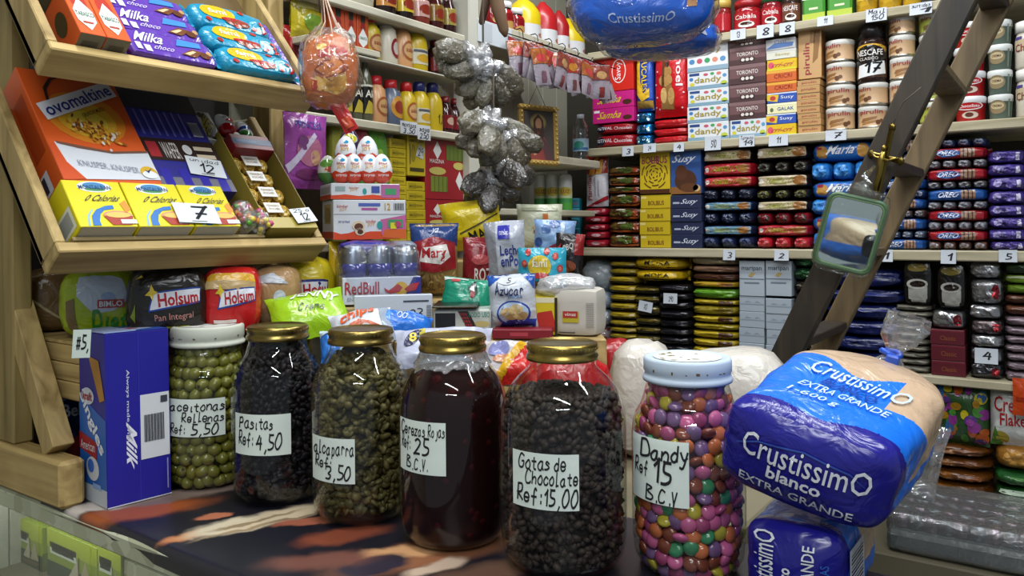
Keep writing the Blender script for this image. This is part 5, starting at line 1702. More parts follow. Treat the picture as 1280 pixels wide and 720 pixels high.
# cartons and eggs at the back of the lower tray
m = carton(.034, .04, .075, '#c3c6c2', [('t', 'NUEVO', .14, .08, .62, .90, '#a9a21e', 3, {'rot': -60, 'bold': .05}), ('p', [(.05, .1), (.55, .0), (.98, .5), (.6, .98), (.3, .8)], '#1e2426', 1), ('e', .3, .86, .2, .1, '#20242a', 2)], b=.001)
tag(tput('toy_carton', m, TX_LOW, .3635, .045, .255), 'grey carton with a dark new-product flash behind the gold tray', 'box')
for i, (x, z, c, lab) in enumerate(((.392, .300, '#a3161c', 'white egg with a red wrap beside the grey carton'), (.415, .318, '#b8242a', 'white egg with a red tip, topmost on the lower tray'), (.430, .296, '#2f6a2a', 'white egg with a green band on the lower tray'), (.448, .310, '#24407a', 'white egg with a blue band on the lower tray'), (.462, .292, '#8f2a70', 'white egg with a purple band on the lower tray'))):
    m = egg('#cfd1d2', c, [('e', .5, .34, .34, .12, c), ('e', .5, .62, .2, .07, '#9a9a9c')], .8)
    o = m.build('toy_egg'); o.matrix_world = TX_LOW @ Matrix.Translation((x, -.062 + .004 * i, z - .03)) @ Matrix.Rotation((.5, -.4, .8, .1, -.6)[i], 4, 'Y')
    tag(o, lab, 'egg', 'toy eggs at the back of the lower tray')
m = carton(.090, .05, .038, '#7a1620', [('r', 0, .3, 1, .7, '#1c3f6a'), ('r', .1, .4, .6, .6, '#2f5f94', 2)])
tag(tput('egg_carton', m, TX_LOW, .428, .062, .222), 'red and blue carton holding the toy eggs', 'box')
# bags of sweets
wrapc = clear_mat('sweet_bag_film', (1, 1, 1), .10, 1.8, .10, .6, .06)
for i, (x, z, w, h, lab) in enumerate(((.3265, .028, .036, .062, 'clear bag of mixed sweets beside the tea cartons'), (.352, .0235, .026, .044, 'clear bag of mixed sweets leaning on the gold tray'))):
    m = brick(w, .05, h, wrapc, (), p=2.6, amp=.12)
    o = tput('sweet_bag', m, TX_LOW, x, .075, z)
    tag(o, lab, 'bag', 'clear bags of sweets')
    m = M()
    r_ = random.Random(i)
    for k in range(46):
        p = Vector((r_.uniform(-.42, .42) * w, .025 + r_.uniform(-.4, .3) * .05, h * r_.uniform(.1, .9)))
        c = r_.choice(['#b8322a', '#c98a2a', '#4a8a2a', '#c9b83a', '#b0406a', '#d0cfc9'])
        m.add([(p.x + v[0] * .0062, p.y + v[1] * .0062, p.z + v[2] * .0062) for v in ICO1[0]], ICO1[1], mat(c, 'gloss'), True)
    k = m.build('sweets', o); k['kind'] = 'stuff'

# upper tray
for i, (x0, x1, q) in enumerate(((.039, .0775, 'at its near end'), (.0785, .1165, 'beside the purple bars'))):
    w = x1 - x0
    m = carton(w, .065, .145, '#c9521c', [('p', [(.12, .36), (.5, .56), (.88, .36), (.86, .20), (.5, .06), (.14, .2)], '#d0d4d0', 2), ('p', [(.5, .95), (.2, .55), (.2, .45), (.8, .45), (.8, .55)], '#a82a1c', 1), ('t', 'TABASCO', .16, .27, .86, .34, '#2f5a3a', 3, {'bold': .02}), ('r', .3, .16, .7, .19, '#a03a2a', 3)],
               left=[('e', .5, .35, .25, .16, '#3a3416'), ('r', .05, .7, .95, 1, '#2a2616')], b=.001)
    ql = Print(m, lambda x, z, o: ((x - .5) * w, z * .065, -o), 'card')
    ql.rect(.02, .0, .98, .98, '#6f6a5c', 1)
    for k in range(14):
        ql.rect(.2 + k * .045, .2, .215 + k * .045 + .01 * (k % 2), .8, '#2a2826', 2)
    tag(tput('sauce_carton', m, TX_UP, tx(x0, x1), .065, .0192), 'orange hot sauce carton on the upper tray, ' + q, 'box', 'orange sauce cartons on the tray')
for i, (z0, z1) in enumerate(((.0192, .076), (.0775, .134), (.1355, .19))):
    m = brick(.158, .030, z1 - z0, '#5a3a9c', [('t', 'Milka', .10, .46, .42, .88, '#dcd9e6', 3, {'shear': .25, 'bold': .03}), ('r', .06, .12, .13, .4, '#c9c5dc', 2), ('r', .16, .08, .23, .34, '#c9c5dc', 2), ('t', 'choco', .28, .22, .5, .42, '#c5bfe0', 3, {'shear': .25}), ('p', [(.55, .55), (.85, .62), (.86, .84), (.6, .86)], '#3f7fc4', 2), ('p', [(.56, .2), (.72, .5), (.86, .46), (.72, .14)], '#6a4028', 3), ('e', .86, .3, .07, .14, '#5a3422', 4), ('e', .94, .44, .05, .1, '#b08a5a', 4), ('p', [(.6, .24), (.72, .42), (.76, .4), (.66, .2)], '#c9b08a', 4)], p=8, amp=.012, fins=.005)
    tag(tput('chocolate_bar', m, TX_UP, .2015, .050 - .004 * i, z0), 'big purple chocolate bar on the upper tray, ' + ['bottom one', 'middle one', 'top one'][i], 'chocolate bar', 'purple chocolate bars')
for i, (z0, z1, x, rz_) in enumerate(((.0192, .074, .370, -.03), (.075, .134, .366, .02), (.1355, .20, .372, .03))):
    dots = [('e', x_, z_, .045, .09, '#a8241c', 2) for x_, z_ in ((.66, .82), (.9, .5), (.12, .2), (.75, .15), (.5, .12))]
    m = brick(.164, .045, z1 - z0, '#1a86a8', [('e', .30, .60, .24, .30, '#d0a81c', 1), ('t', 'fami', .18, .5, .42, .72, '#e8e2c8', 3, {'bold': .04}), ('e', .5, .34, .18, .1, '#a01c1c', 2), ('e', .52, .24, .16, .14, '#7a3a24', 2), ('r', .9, 0, 1, .4, '#a01c24', 2)] + dots, p=4.5, amp=.05, fins=.008)
    o = tput('biscuit_bag', m, TX_UP, x, .060 - .004 * i, z0)
    tag(o, 'turquoise snack biscuit bag on the upper tray, ' + ['bottom one', 'middle one', 'top one'][i], 'bag', 'turquoise biscuit bags on the tray')
m = brick(.022, .03, .19, '#5a3f9c', [('r', .1, .1, .9, .2, '#7a5fc0')], p=6, amp=.02)
tag(tput('chocolate_bar', m, TX_UP, .4655, .035, .0192), 'purple chocolate bar on end beside the turquoise bags', 'chocolate bar')

# ------------------------------------------------------------------ left wall shelves (front faces +X)
LR = math.pi / 2


def lsize(px0, px1, py0, py1, inset=.02):
    u = XL - inset
    a, b, c, e = on_x(px0, py0, u), on_x(px1, py0, u), on_x((px0 + px1) / 2, py0, u), on_x((px0 + px1) / 2, py1, u)
    return abs(b.y - a.y), abs(c.z - e.z)


def lput(name, m, px0, px1, pyb, inset=.02, z=None):
    u = XL - inset
    a, b = on_x(px0, pyb, u), on_x(px1, pyb, u)
    return m.build(name, loc=(u, (a.y + b.y) / 2, (a.z + b.z) / 2 if z is None else z), rz=LR)


def squeeze(R, h, cap, body, prints):
    return turned([(R * .92, 0), (R, .005), (R, h * .52), (R * .92, h * .66), (R * .62, h * .78), (R * .52, h * .80, cap, 'plastic'), (R * .60, h * .805, cap, 'plastic'), (R * .56, h * .97, cap, 'plastic'), (R * .45, h, cap, 'plastic')], body, prints, 'plastic', 28, 165)


def flatsq(w, h, cap, body, prints):
    R = w / 2
    return turned([(R * .94, 0), (R, .006), (R * .98, h * .45), (R * .84, h * .72), (R * .55, h * .80), (R * .55, h * .81, cap, 'plastic'), (R * .58, h * .815, cap, 'plastic'), (R * .52, h * .99, cap, 'plastic'), (R * .3, h, cap, 'plastic')], body, prints, 'plastic', 28, 165)


ML = [('r', .12, .14, .88, .44, '#b8b39a'), ('e', .5, .26, .22, .08, '#b08a1e', 2), ('r', .2, .37, .8, .42, '#4a4a52', 2)]
SL = [('e', .55, .36, .3, .2, '#8a4a24'), ('e', .55, .36, .24, .15, '#b08a5a', 2), ('t', 'salsa', .38, .33, .74, .42, '#7a1c1c', 3)]
zu = LZ2 + .148                       # narrow upper ledge over the lower bottles
m = M(); m.box(-1.66, XL - .004, 1.20, 1.69, zu - .006, zu - .0008, mat('#a8a698', 'matte'), .002)
tag(m.build('shelf_ledge'), 'thin ledge carrying the upper row of mustard bottles', 'shelf')
for (a, b, y0, y1, cap, body, prn, lab, ty) in (
        (461, 483, 92, 31, '#a01c20', '#b09a1e', SL, 'yellow bottle with a red cap and brown label', 'q'), (483, 504, 97, 34, '#a01c24', '#b9b3a2', [('e', .6, .34, .22, .2, '#7a2028'), ('e', .6, .34, .15, .13, '#b0a8a0', 2)], 'pale cream bottle with a red cap', 'f'),
        (502, 522, 101, 39, '#a81c24', '#b8885a', SL, 'peach bottle with a red cap, upper row', 'f'), (519, 542, 100, 36, '#20245a', '#b59c18', ML, 'yellow mustard bottle with a blue cap, front of the upper row', 's')):
    w, h = lsize(a, b, y0, y1)
    fn = squeeze if ty in 'qs' else flatsq
    m = fn((w - .001) / 2, h, cap, body, prn) if fn is squeeze else flatsq(w - .001, h, cap, body, prn)
    tag(lput('sauce_bottle', m, a, b, y0, .02, zu), lab + (' on the ledge' if 'row' not in lab else ''), 'bottle', 'sauce bottles on the left wall')
for (a, b, y0, y1, cap, body, prn, lab, ty) in (
        (470, 490, 153, 92, '#a81c24', '#b8865a', SL, 'peach sauce bottle with a red cap, lower row', 'f'), (488.5, 510, 155, 96, '#a81c24', '#4a5468', [('e', .55, .4, .32, .24, '#a8782a'), ('e', .55, .4, .2, .14, '#7a2a1c', 2)], 'grey blue sauce bottle with a red cap', 'f'),
        (508.5, 526, 157, 99, '#b01c1c', '#b09618', SL, 'yellow sauce bottle with a red cap, lower row', 'q'), (525, 543, 160, 99, '#22265f', '#b59c18', ML, 'yellow mustard bottle with a blue cap and label, lower row', 's'), (542, 559, 162, 100, '#22265f', '#b59c18', [('h', '1,8', .36, .16, .7, .36, '#2a2a20', 2)], 'plain yellow mustard bottle with a blue cap and pen marks', 's')):
    w, h = lsize(a, b, y0, y1)
    h = min(h, .140)
    m = squeeze((w - .001) / 2, h, cap, body, prn) if ty in 'qs' else flatsq(w - .001, h, cap, body, prn)
    tag(lput('sauce_bottle', m, a, b, y0, .02, LZ2 + .0006), lab, 'bottle', 'sauce bottles on the left wall')
for (a, b, y0, h_, q) in ((430, 444.5, 147, .142, 'left'), (443.5, 457.5, 148, .142, 'middle'), (456.5, 470, 150, .138, 'right')):
    w, h = lsize(a, b, y0, 66)
    R = w / 2
    m = turned([(R * .95, 0), (R, .004), (R, h * .58), (R * .8, h * .70), (R * .4, h * .82), (R * .36, h * .92), (R * .42, h * .925, '#6a6a5c', 'plastic'), (R * .42, h, '#6a6a5c', 'plastic')], '#4a4a38', [('r', 0, .12, 1, .52, '#17150f'), ('p', [(.2, .12), (.8, .12), (.75, .25), (.4, .32)], '#a09030', 2), ('t', 'Ak', .25, .36, .75, .47, '#c9c5b8', 3, {'bold': .03}), ('r', .1, .52, .9, .55, '#b9b5a8', 2)], 'gloss', 24, 165)
    tag(lput('vinegar_bottle', m, a, b, y0, .02, LZ2 + .0006), 'slim dark vinegar bottle, ' + q + ' of three', 'bottle', 'vinegar bottles')
for i, (a, b, y0, y1) in enumerate(((558, 571, 166, 118), (570, 583, 167, 120), (545, 560, 100, 52), (560, 575, 104, 66))):
    w, h = lsize(a, b, y0, y1)
    R = w / 2
    m = turned([(R * .9, 0), (R, .004), (R, h * .62), (R * .6, h * .78), (R * .5, h * .84), (R * .55, h * .85, '#6a1418', 'plastic'), (R * .55, h, '#6a1418', 'plastic')], '#2f0f10', [('r', .05, .15, .95, .5, '#6a1c20'), ('e', .5, .34, .22, .1, '#a88a7a', 2)], 'gloss', 24, 165)
    o = lput('sauce_bottle', m, a, b, y0, .03, LZ2 + .0006 if i < 2 else zu)
    tag(o, ['dark red sauce bottle near the white post, lower row left', 'dark red sauce bottle against the white post, lower row', 'dark red sauce bottle behind the blue-capped mustard', 'dark red sauce bottle beside the white post, ledge row'][i], 'bottle', 'dark red sauce bottles')
# hot sauce cartons on a small ledge, yellow bags behind
zt = on_x(430, 56, XL - .02).z
m = M(); m.box(-1.66, XL - .003, 1.15, 1.37, zt - .016, zt - .0008, SHELF_WOOD_Y, .002)
tag(m.build('shelf_ledge'), 'small white ledge carrying three orange sauce cartons', 'shelf')
for (a, b, y0, y1, q) in ((414, 431.5, 54, 3, 'left'), (432, 446, 58, 8, 'middle'), (446.5, 461, 62, 12, 'right')):
    w, h = lsize(a, b, y0, y1)
    m = carton(w - .001, .05, h, '#a8401a', [('p', [(.1, .30), (.5, .52), (.9, .30), (.86, .16), (.5, .04), (.14, .16)], '#cfd2cf', 2), ('r', .3, .66, .7, .92, '#20261e', 1), ('p', [(.25, .5), (.35, .66), (.65, .66), (.75, .5)], '#7a1c14', 1), ('t', 'TABASCO', .16, .24, .84, .31, '#2f5a3a', 3)], b=.001)
    tag(lput('sauce_carton', m, a, b, y0, .02, zt), 'orange hot sauce carton on the small ledge, ' + q + ' of three', 'box', 'orange sauce cartons on the ledge')
for (a, b, y0, y1, c, pr_, lab, ins) in ((372, 413, 50, -2, '#a89a1e', [('e', .5, .4, .3, .2, '#6a8a2a'), ('r', .1, .7, .9, .9, '#b8b06a')], 'yellow green drink powder bag left of the sauce cartons', .03), (362, 380, 100, 30, '#8a1c1c', [('e', .5, .5, .3, .2, '#5a1418')], 'red bag hanging behind the rack post', .05)):
    w, h = lsize(a, b, y0, y1, ins)
    o = lput('drink_bag', cushion(w, h, .05, c, pr_), a, b, y0, ins, zt if ins == .03 else None)
    tag(o, lab, 'bag')
# shelf 1: dark jars, cut by the photo's top
for i, (a, b, y0, cap, body, lab, tp) in enumerate(((440, 478, 22, '#b9b7a8', '#a9a490', 'pale bottle at the left of the top sauce shelf', 0), (479, 503, 25, '#1a1412', '#201410', 'black sauce bottle with a bright label', 1), (504, 523, 29, '#1a1412', '#1c1210', 'black sauce bottle with a yellow label', 1), (524, 543, 34, '#5a1a1a', '#6a2a20', 'pink-labelled sauce bottle on the top sauce shelf', 2), (544, 560, 38, '#3a1212', '#3a1210', 'dark maroon sauce bottle, second from the white post', 3), (561, 575, 42, '#3a1212', '#2a0f10', 'dark maroon sauce bottle nearest the white post', 3))):
    w, h = lsize(a, b, y0, y0 - 52)
    R = w / 2 - .0005
    lab_c = ['#b5b0a0', '#b07a3a', '#b09a2a', '#b08a84', '#7a5a20', '#8a7a3a'][i]
    m = turned([(R * .92, 0), (R, .006), (R, h * .6), (R * .7, h * .76), (R * .6, h * .82, cap, 'plastic'), (R * .62, h, cap, 'plastic')], body, [('r', .05, .22, .95, .62, lab_c), ('e', .5, .4, .26, .12, '#7a2a1c', 2)], 'gloss', 26, 165)
    tag(lput('sauce_bottle', m, a, b, y0, .02, LZ1 + .0006), lab, 'bottle', 'bottles on the top sauce shelf')
# below shelf 2: toy bag, green packets, starch boxes, red cartons
LZ0 = 1.4706


def lstack(px0, px1, ys, z0, items, where, group, d=.06, inset=.02):
    cx = (px0 + px1) / 2
    zs = [on_x(cx, y, XL - inset).z for y in ys]
    off = z0 - zs[0]
    zs = [z + off for z in zs]
    a, b = on_x(px0, ys[0], XL - inset).y, on_x(px1, ys[0], XL - inset).y
    for i, (name, desc, cat, fn) in enumerate(items):
        m = fn(b - a - .0015, d, zs[i + 1] - zs[i] - .0007)
        o = m.build(name, loc=(XL - inset - rnd.uniform(0, .003), (a + b) / 2, zs[i]), rz=LR)
        q = order(i, len(items))
        tag(o, desc + (', ' + q if q else '') + ' ' + where, cat, group)


yst = C('#b09c16', [('r', .1, .2, .5, .8, '#9c8a14'), ('t', 'MAIZENA', .14, .35, .86, .6, '#6a5c14', 2)])
lstack(489, 509, [294, 282, 271, 259, 247, 236, 224, 213, 202, 190, 178, 166], LZ0, [('starch_box', 'small yellow starch box', 'box', yst)] * 11, 'left yellow stack', 'yellow starch boxes', .07)
lstack(509.5, 533, [297, 285, 271, 258, 247, 235, 223], LZ0, [('starch_box', 'small yellow starch box', 'box', yst)] * 6, 'right yellow stack', 'yellow starch boxes', .07)
w, h = lsize(510, 532, 222, 166)
m = carton(w, .05, h, '#b8a418', [('t', 'MAIZENA', .1, .84, .9, .93, '#3a3210', 2, {'bold': .03}), ('t', 'AMERICANA', .1, .74, .9, .81, '#3a3210', 2), ('r', .1, .1, .9, .18, '#3a3210', 2), ('r', .1, .25, .14, .7, '#3a3210', 2), ('e', .3, .5, .15, .2, '#8a7a14', 1), ('p', [(.42, .45), (.85, .38), (.95, .62), (.6, .72)], '#b9bdb8', 3), ('h', '29', .54, .44, .84, .64, '#20202a', 4)])
o = lput('starch_box', m, 510, 532, 222, .02); o.location.z += .004
tag(o, 'upright yellow starch box with a paper price on the right yellow stack', 'box')
redc = lambda w, d, h: carton(w, d, h, '#8f1620', [('p', [(.18, .75), (.28, .9), (.38, .75), (.28, .62)], '#cfd0cc', 2), ('t', 'MAIZINA', .1, .56, .44, .62, '#d5d0cc', 2), ('r', .5, .62, .92, .86, '#5a6a24', 2), ('r', .12, .12, .52, .36, '#6d7a2c', 2), ('e', .28, .44, .2, .06, '#b9ad5a', 3), ('e', .8, .54, .14, .06, '#b9ad5a', 3), ('p', [(.72, .3), (.82, .46), (.92, .3), (.82, .16)], '#cfd0cc', 2)] + [('r', .57 + .1 * k, .62, .58 + .1 * k, .86, '#3a4a1a', 3) for k in range(4)] + [('r', .2 + .1 * k, .12, .21 + .1 * k, .36, '#3a4a1a', 3) for k in range(4)])
lstack(532.5, 584, [300, 250, 170], LZ0, [('dry_goods_carton', 'red carton with green windows', 'box', redc)] * 2, 'beside the starch boxes', 'red cartons', .08)
grb = lambda c, a: (lambda w, d, h: brick(w, d, h, c, [('e', .5, .6, .34, .2, a), ('r', .1, .1, .9, .3, '#2a6a8a')], p=5, amp=.04))
for (a, b, y0, y1, c, a2, lab) in ((415, 440, 235, 150, '#7a7a2a', '#4a5a7a', 'green and purple jelly packet on the left wall'), (441, 466, 240, 155, '#8a2a3a', '#4a7a2a', 'red and green jelly packet on the left wall'), (462, 488, 245, 157, '#4a8a2a', '#8ab04a', 'bright green jelly packet beside the yellow boxes')):
    w, h = lsize(a, b, y0, y1)
    o = lput('jelly_packet', grb(c, a2)(w - .001, .04, h), a, b, y0, .02, LZ0); o.dimensions = o.dimensions
    o.scale.z = (on_x((a + b) / 2, y1, XL - .02).z - LZ0) / h
    tag(o, lab, 'packet', 'jelly packets')
w, h = lsize(360, 415, 236, 142, -.04)
m = cushion(w, h, .03, '#8a3f8a', [('t', 'PRINCESS', .2, .80, .8, .9, '#3a3a8a', 2, {'bold': .02}), ('e', .5, .5, .3, .2, '#a0607a'), ('e', .35, .6, .12, .1, '#6a3a6a', 2), ('e', .62, .42, .12, .1, '#b08a6a', 2), ('e', .5, .2, .3, .08, '#6a2a5a', 1), ('p', [(.0, .3), (.6, .75), (.66, .70), (.05, .2)], '#b9b0c4', 2)])
o = lput('toy_bag', m, 360, 415, 236, -.04)
o.location.z -= 0
tag(o, 'pink and purple toy bag behind the rack end post', 'bag')
# tags on shelf 2


def lprice(px, py, w, h, t, two, label):
    a, b = on_x(px - w / 2, py + h / 2, XL + .003), on_x(px + w / 2, py - h / 2, XL + .003)
    ww, hh_ = b.y - a.y, b.z - a.z
    m = M(); m.box(-ww / 2, ww / 2, 0, .0006, 0, hh_, mat('#b9bcc0', 'paper'), .0001)
    q = Print(m, lambda x, z, o: ((x - .5) * ww, -o, z * hh_), 'paper')
    q.hand(two, .08, .54, .92, .94, '#20202a', 1, 1.2); q.hand(t, .14, .06, .86, .5, '#20202a', 1, 1.2)
    tag(m.build('price_tag', loc=(XL + .0035, (a.y + b.y) / 2, a.z), rz=LR), label, 'price tag', 'price tags on the left wall')


lprice(511, 160, 21, 13, '3.50', 'mostaza', 'white two-line tag under the grey blue sauce bottle')
lprice(530, 166, 16, 16, '250', 'soya', 'white tag under the plain yellow mustard bottle')

# corner shelf with big bottles, wire hooks
for i, (a, b, y0, y1, c, cap, lab, ty) in enumerate(((617, 631, 28, -14, '#8f1a20', '#201a1a', 'red sauce jar with a black cap, first on the corner shelf', 'j'), (632, 647, 33, -6, '#8f1a20', '#c9c9c9', 'red sauce jar with a white cap on the corner shelf', 'j'), (646, 661, 39, 4, '#8a181e', '#c9c9c9', 'small red sauce jar beside the big yellow bottle', 'j'), (660, 685, 46, -12, '#c9b014', '#c9b014', 'big yellow squeeze bottle on the corner shelf', 'b'), (684, 704, 55, -4, '#a81c22', '#a81c22', 'big red squeeze bottle with white label', 'b'), (703, 717, 61, 8, '#98181e', '#98181e', 'red squeeze bottle half behind the hanging bread', 'b'), (717, 739, 66, 16, '#c9b014', '#c9b014', 'yellow bottle nearest the shelf corner', 'b'))):
    w, h = lsize(a, b, y0, y1)
    R = w / 2 - .0005
    if ty == 'j':
        m = turned([(R * .9, 0), (R, .005), (R, h * .66), (R * .8, h * .74, '#1a1614', 'gloss'), (R * .8, h * .80, cap, 'plastic'), (R * .84, h * .81, cap, 'plastic'), (R * .84, h, cap, 'plastic')], c, [('e', .5, .24, .3, .12, '#a8824a'), ('r', .1, .42, .9, .6, '#7a1418', 1)], 'gloss', 26, 165)
    else:
        m = turned([(R * .95, 0), (R, .006), (R, h * .62), (R * .86, h * .72), (R * .6, h * .86), (R * .3, h * .95), (R * .2, h)], c, [('r', .0, .04, 1, .36, '#c5c6c9'), ('e', .7, .14, .2, .06, '#a85a2a', 2)], 'plastic', 26, 170)
    tag(lput('sauce_bottle', m, a, b, y0, .03, LZ3 + .0006), lab, 'bottle', 'bottles on the corner shelf')
# wire hooks with sachet strips
WIRE = mat('#2a2622', 'metal')
sch = []
for v in range(3):
    top, c2 = ('#8a3a2a', '#a89aa4'), ('#7a4a34', '#9a8f9a')
    m = cushion(.066, .105, .016, '#8f8690', [('r', 0, .55, 1, .98, ['#8f2a2a', '#93542a', '#7a3a30'][v], 1), ('e', .5, .7, .3, .12, ['#a8702a', '#a83a3a', '#b08a5a'][v], 2), ('r', .35, .05, .65, .35, ['#5a2a24', '#6d4a5a', '#7a2a2a'][v], 2)], waist=.02, amp=.2, nx=8, nz=10)
    sch.append(m)
protos_s = [None, None, None]
for i in range(6):
    yy = 1.865 + i * .080
    z0 = LZ3 - .006
    m = M()
    m.tube([(XL - .02, yy, z0 + .010), (XL + .004, yy, z0 + .012), (XL + .012, yy, z0 + .004), (XL + .015, yy, z0 - .02), (XL + .15, yy, z0 - .074), (XL + .158, yy, z0 - .066)], .0016, WIRE, 6)
    tag(m.build('wire_hook'), 'wire hook with seasoning sachets, ' + ['nearest the brown strap', 'second along the corner shelf', 'third along the corner shelf', 'fourth along the corner shelf', 'fifth along the corner shelf', 'nearest the shelf corner'][i], 'hook', 'wire hooks under the corner shelf')
    for k in range(5):
        v = (i + k) % 3
        loc = (XL + .050 + k * .022, yy + rnd.uniform(-.014, .014), z0 - .034 - k * .0095 - .105)
        if protos_s[v] is None:
            o = protos_s[v] = sch[v].build('seasoning_sachet')
        else:
            o = protos_s[v].copy()
            COL.objects.link(o)
        o.location = loc
        o.rotation_euler = (rnd.uniform(-.15, .1), rnd.uniform(-.3, .3), LR - .35 + rnd.uniform(-.4, .4))
        tag(o, 'small red and white seasoning sachet hanging ' + ['first', 'second', 'third', 'fourth', 'last'][k] + ' on ' + ['the first hook', 'the second hook', 'the third hook', 'the fourth hook', 'the fifth hook', 'the hook by the corner'][i], 'sachet', 'seasoning sachets on wire hooks')
# framed picture on the corner
c = on_x(676, 170, -1.27)
pic = empty('framed_picture', (c.x, c.y, c.z - .085), LR - .10, None)
w, h = .135, .185
pic.rotation_euler = (-.10, .03, math.radians(62))
p = at(676, 206, 2.42)
pic.location = p
tag(pic, 'gold-framed picture of a robed person with a halo on the corner shelf', 'picture')
m = M()
fr = mat('#9c7d3c', 'plastic')
for (x0, x1, z0, z1) in ((-w / 2, w / 2, 0, .016), (-w / 2, w / 2, h - .016, h), (-w / 2, -w / 2 + .016, .016, h - .016), (w / 2 - .016, w / 2, .016, h - .016)):
    m.box(x0, x1, 0, .018, z0, z1, fr, .004)
for i in range(44):
    t = i / 44 * 2 * (w + h)
    x, z = (t - w / 2, .008) if t < w else ((w / 2 - .008, t - w) if t < w + h else ((w / 2 - (t - w - h), h - .008) if t < 2 * w + h else (-w / 2 + .008, h - (t - 2 * w - h))))
    m.add([(x + v[0] * .0045, -.001 + v[1] * .003, z + v[2] * .0045) for v in ICO1[0]], ICO1[1], mat('#b89d58', 'plastic'), True)
m.build('gilt_frame', pic)
m = M(); m.tube([(-.03, .012, h), (0, .010, h + .06), (.03, .012, h)], .001, WIRE, 5); m.tube([(0, .010, h + .06), (0, .006, h + .20)], .001, WIRE, 5); m.build('hanging_wire', pic)
m = M(); m.box(-w / 2 + .013, w / 2 - .013, .008, .012, .013, h - .013, mat('#3a3430', 'card'), .0005)
q = Print(m, lambda x, z, o: ((x - .5) * (w - .028), .008 - o, .014 + z * (h - .028)), 'card')
q.run([('e', .5, .76, .26, .17, '#7a6838', 1), ('e', .5, .76, .21, .14, '#94824a', 2), ('p', [(.1, 0), (.2, .3), (.36, .52), (.64, .52), (.82, .3), (.92, 0)], '#7a3028', 3), ('p', [(.6, .5), (.82, .3), (.95, 0), (.72, 0), (.6, .3)], '#4a2a30', 4), ('p', [(.33, .5), (.34, .8), (.5, .92), (.66, .8), (.68, .48), (.5, .4)], '#3a241a', 4), ('e', .5, .72, .10, .12, '#a87a5a', 5), ('p', [(.44, .64), (.5, .52), (.56, .64)], '#4a2c1e', 6), ('r', .46, .52, .54, .6, '#a07050', 4), ('e', .46, .22, .06, .05, '#a87a5a', 5), ('e', .4, .16, .1, .035, '#a87a5a', 5, {'rot': .6}), ('e', .5, .30, .05, .04, '#a0382a', 5)])
m.build('portrait', pic)
# water bottle and spray cans on the corner shelves
a = on_y(726, 192, 2.33)
p = on_y(726, 192, 2.34); 
m = M()
m.lathe([(.024, 0), (.027, .004), (.027, .02), (.0255, .024), (.027, .028), (.027, .05), (.0255, .054), (.027, .058), (.027, .085), (.0255, .09), (.027, .094), (.024, .115), (.012, .138), (.011, .145)], clear_mat('water_bottle_plastic', (.92, .95, .96), .09, 2.2, .05), 28)
wb = empty('water_bottle', (p.x, p.y, 1.7246), facing(p))
tag(wb, 'clear plastic water bottle beside the framed picture', 'bottle')
m.build('bottle_body', wb)
m = M(); m.lathe([(.0122, .140), (.0125, .142), (.0125, .155), (.0005, .156)], mat('#b9c4d0', 'plastic'), 24); m.build('cap', wb)
m = M(); q = Print(m, lambda x, z, o: ((.0278 + o) * math.cos(math.radians(-90 + (x - .5) * 150)), (.0278 + o) * math.sin(math.radians(-90 + (x - .5) * 150)), .03 + z * .042), 'card', .2)
q.run([('r', 0, 0, 1, 1, '#8aa8b8', 0), ('e', .4, .5, .25, .3, '#2a7a6a', 1), ('r', .1, .1, .9, .3, '#2a5a8a', 1)]); m.build('wrap_label', wb)
for i, (px, q_) in enumerate(((676, 'left'), (691, 'middle'), (707, 'right'))):
    p = on_y(px, 262, 2.30)
    s = 17.0 / FPX * 2.7 / 2
    zc_ = 1.5566
    h = on_y(px, 217, 2.30).z - zc_
    m = turned([(s * .96, 0, '#4a9a5a', 'card'), (s, .004, '#4a9a3a', 'card'), (s, h * .34, '#b9c4a0', 'card'), (s, h * .62, '#cfd4d4', 'plastic'), (s * .98, h * .92, '#d5d8d8', 'plastic'), (s * .7, h * .99, '#d5d8d8', 'plastic'), (s * .2, h, '#d5d8d8', 'plastic')], '#cfd4d0', [('e', .5, .52, .34, .12, '#b8a83a', 1), ('t', 'LUZ', .28, .47, .72, .57, '#a0241c', 2, {'bold': .03}), ('r', .1, .22, .9, .32, '#3a8a4a', 1)], 'card', 26, 165)
    tag(m.build('spray_can', loc=(p.x, p.y, zc_), rz=facing(p)), 'white and green spray can on the corner shelf, ' + q_ + ' of three', 'spray can', 'spray cans')
zb = ZC + .0006
for i in range(5):
    p = on_y(719.5, 300, 2.42)
    h = .0345
    m = carton(.030, .05, h - .0006, '#1c7f94', [('t', 'SOAP', .2, .3, .8, .6, '#b04a6a', 2), ('r', 0, .85, 1, .97, '#5aa8b8')])
    tag(m.build('soap_box', loc=(p.x, p.y, zb + i * h), rz=.35), 'small teal box, ' + order(i, 5) + ' in the stack beside the red wafers', 'box', 'small teal boxes')


# ------------------------------------------------------------------ the heap of bags and boxes behind the jars
def hp(name, x0, y0, x1, y1, d, fn, label, cat, group=None, yaw=0.0, lean=0.0, roll=0.0):
    p = at((x0 + x1) / 2, y1, d)
    w, h = (x1 - x0) / FPX * d, (y1 - y0) / FPX * d
    o = fn(w, h).build(name, loc=p, rot=(-math.radians(lean), math.radians(roll), facing(p) + math.radians(yaw)))
    return tag(o, label, cat, group)


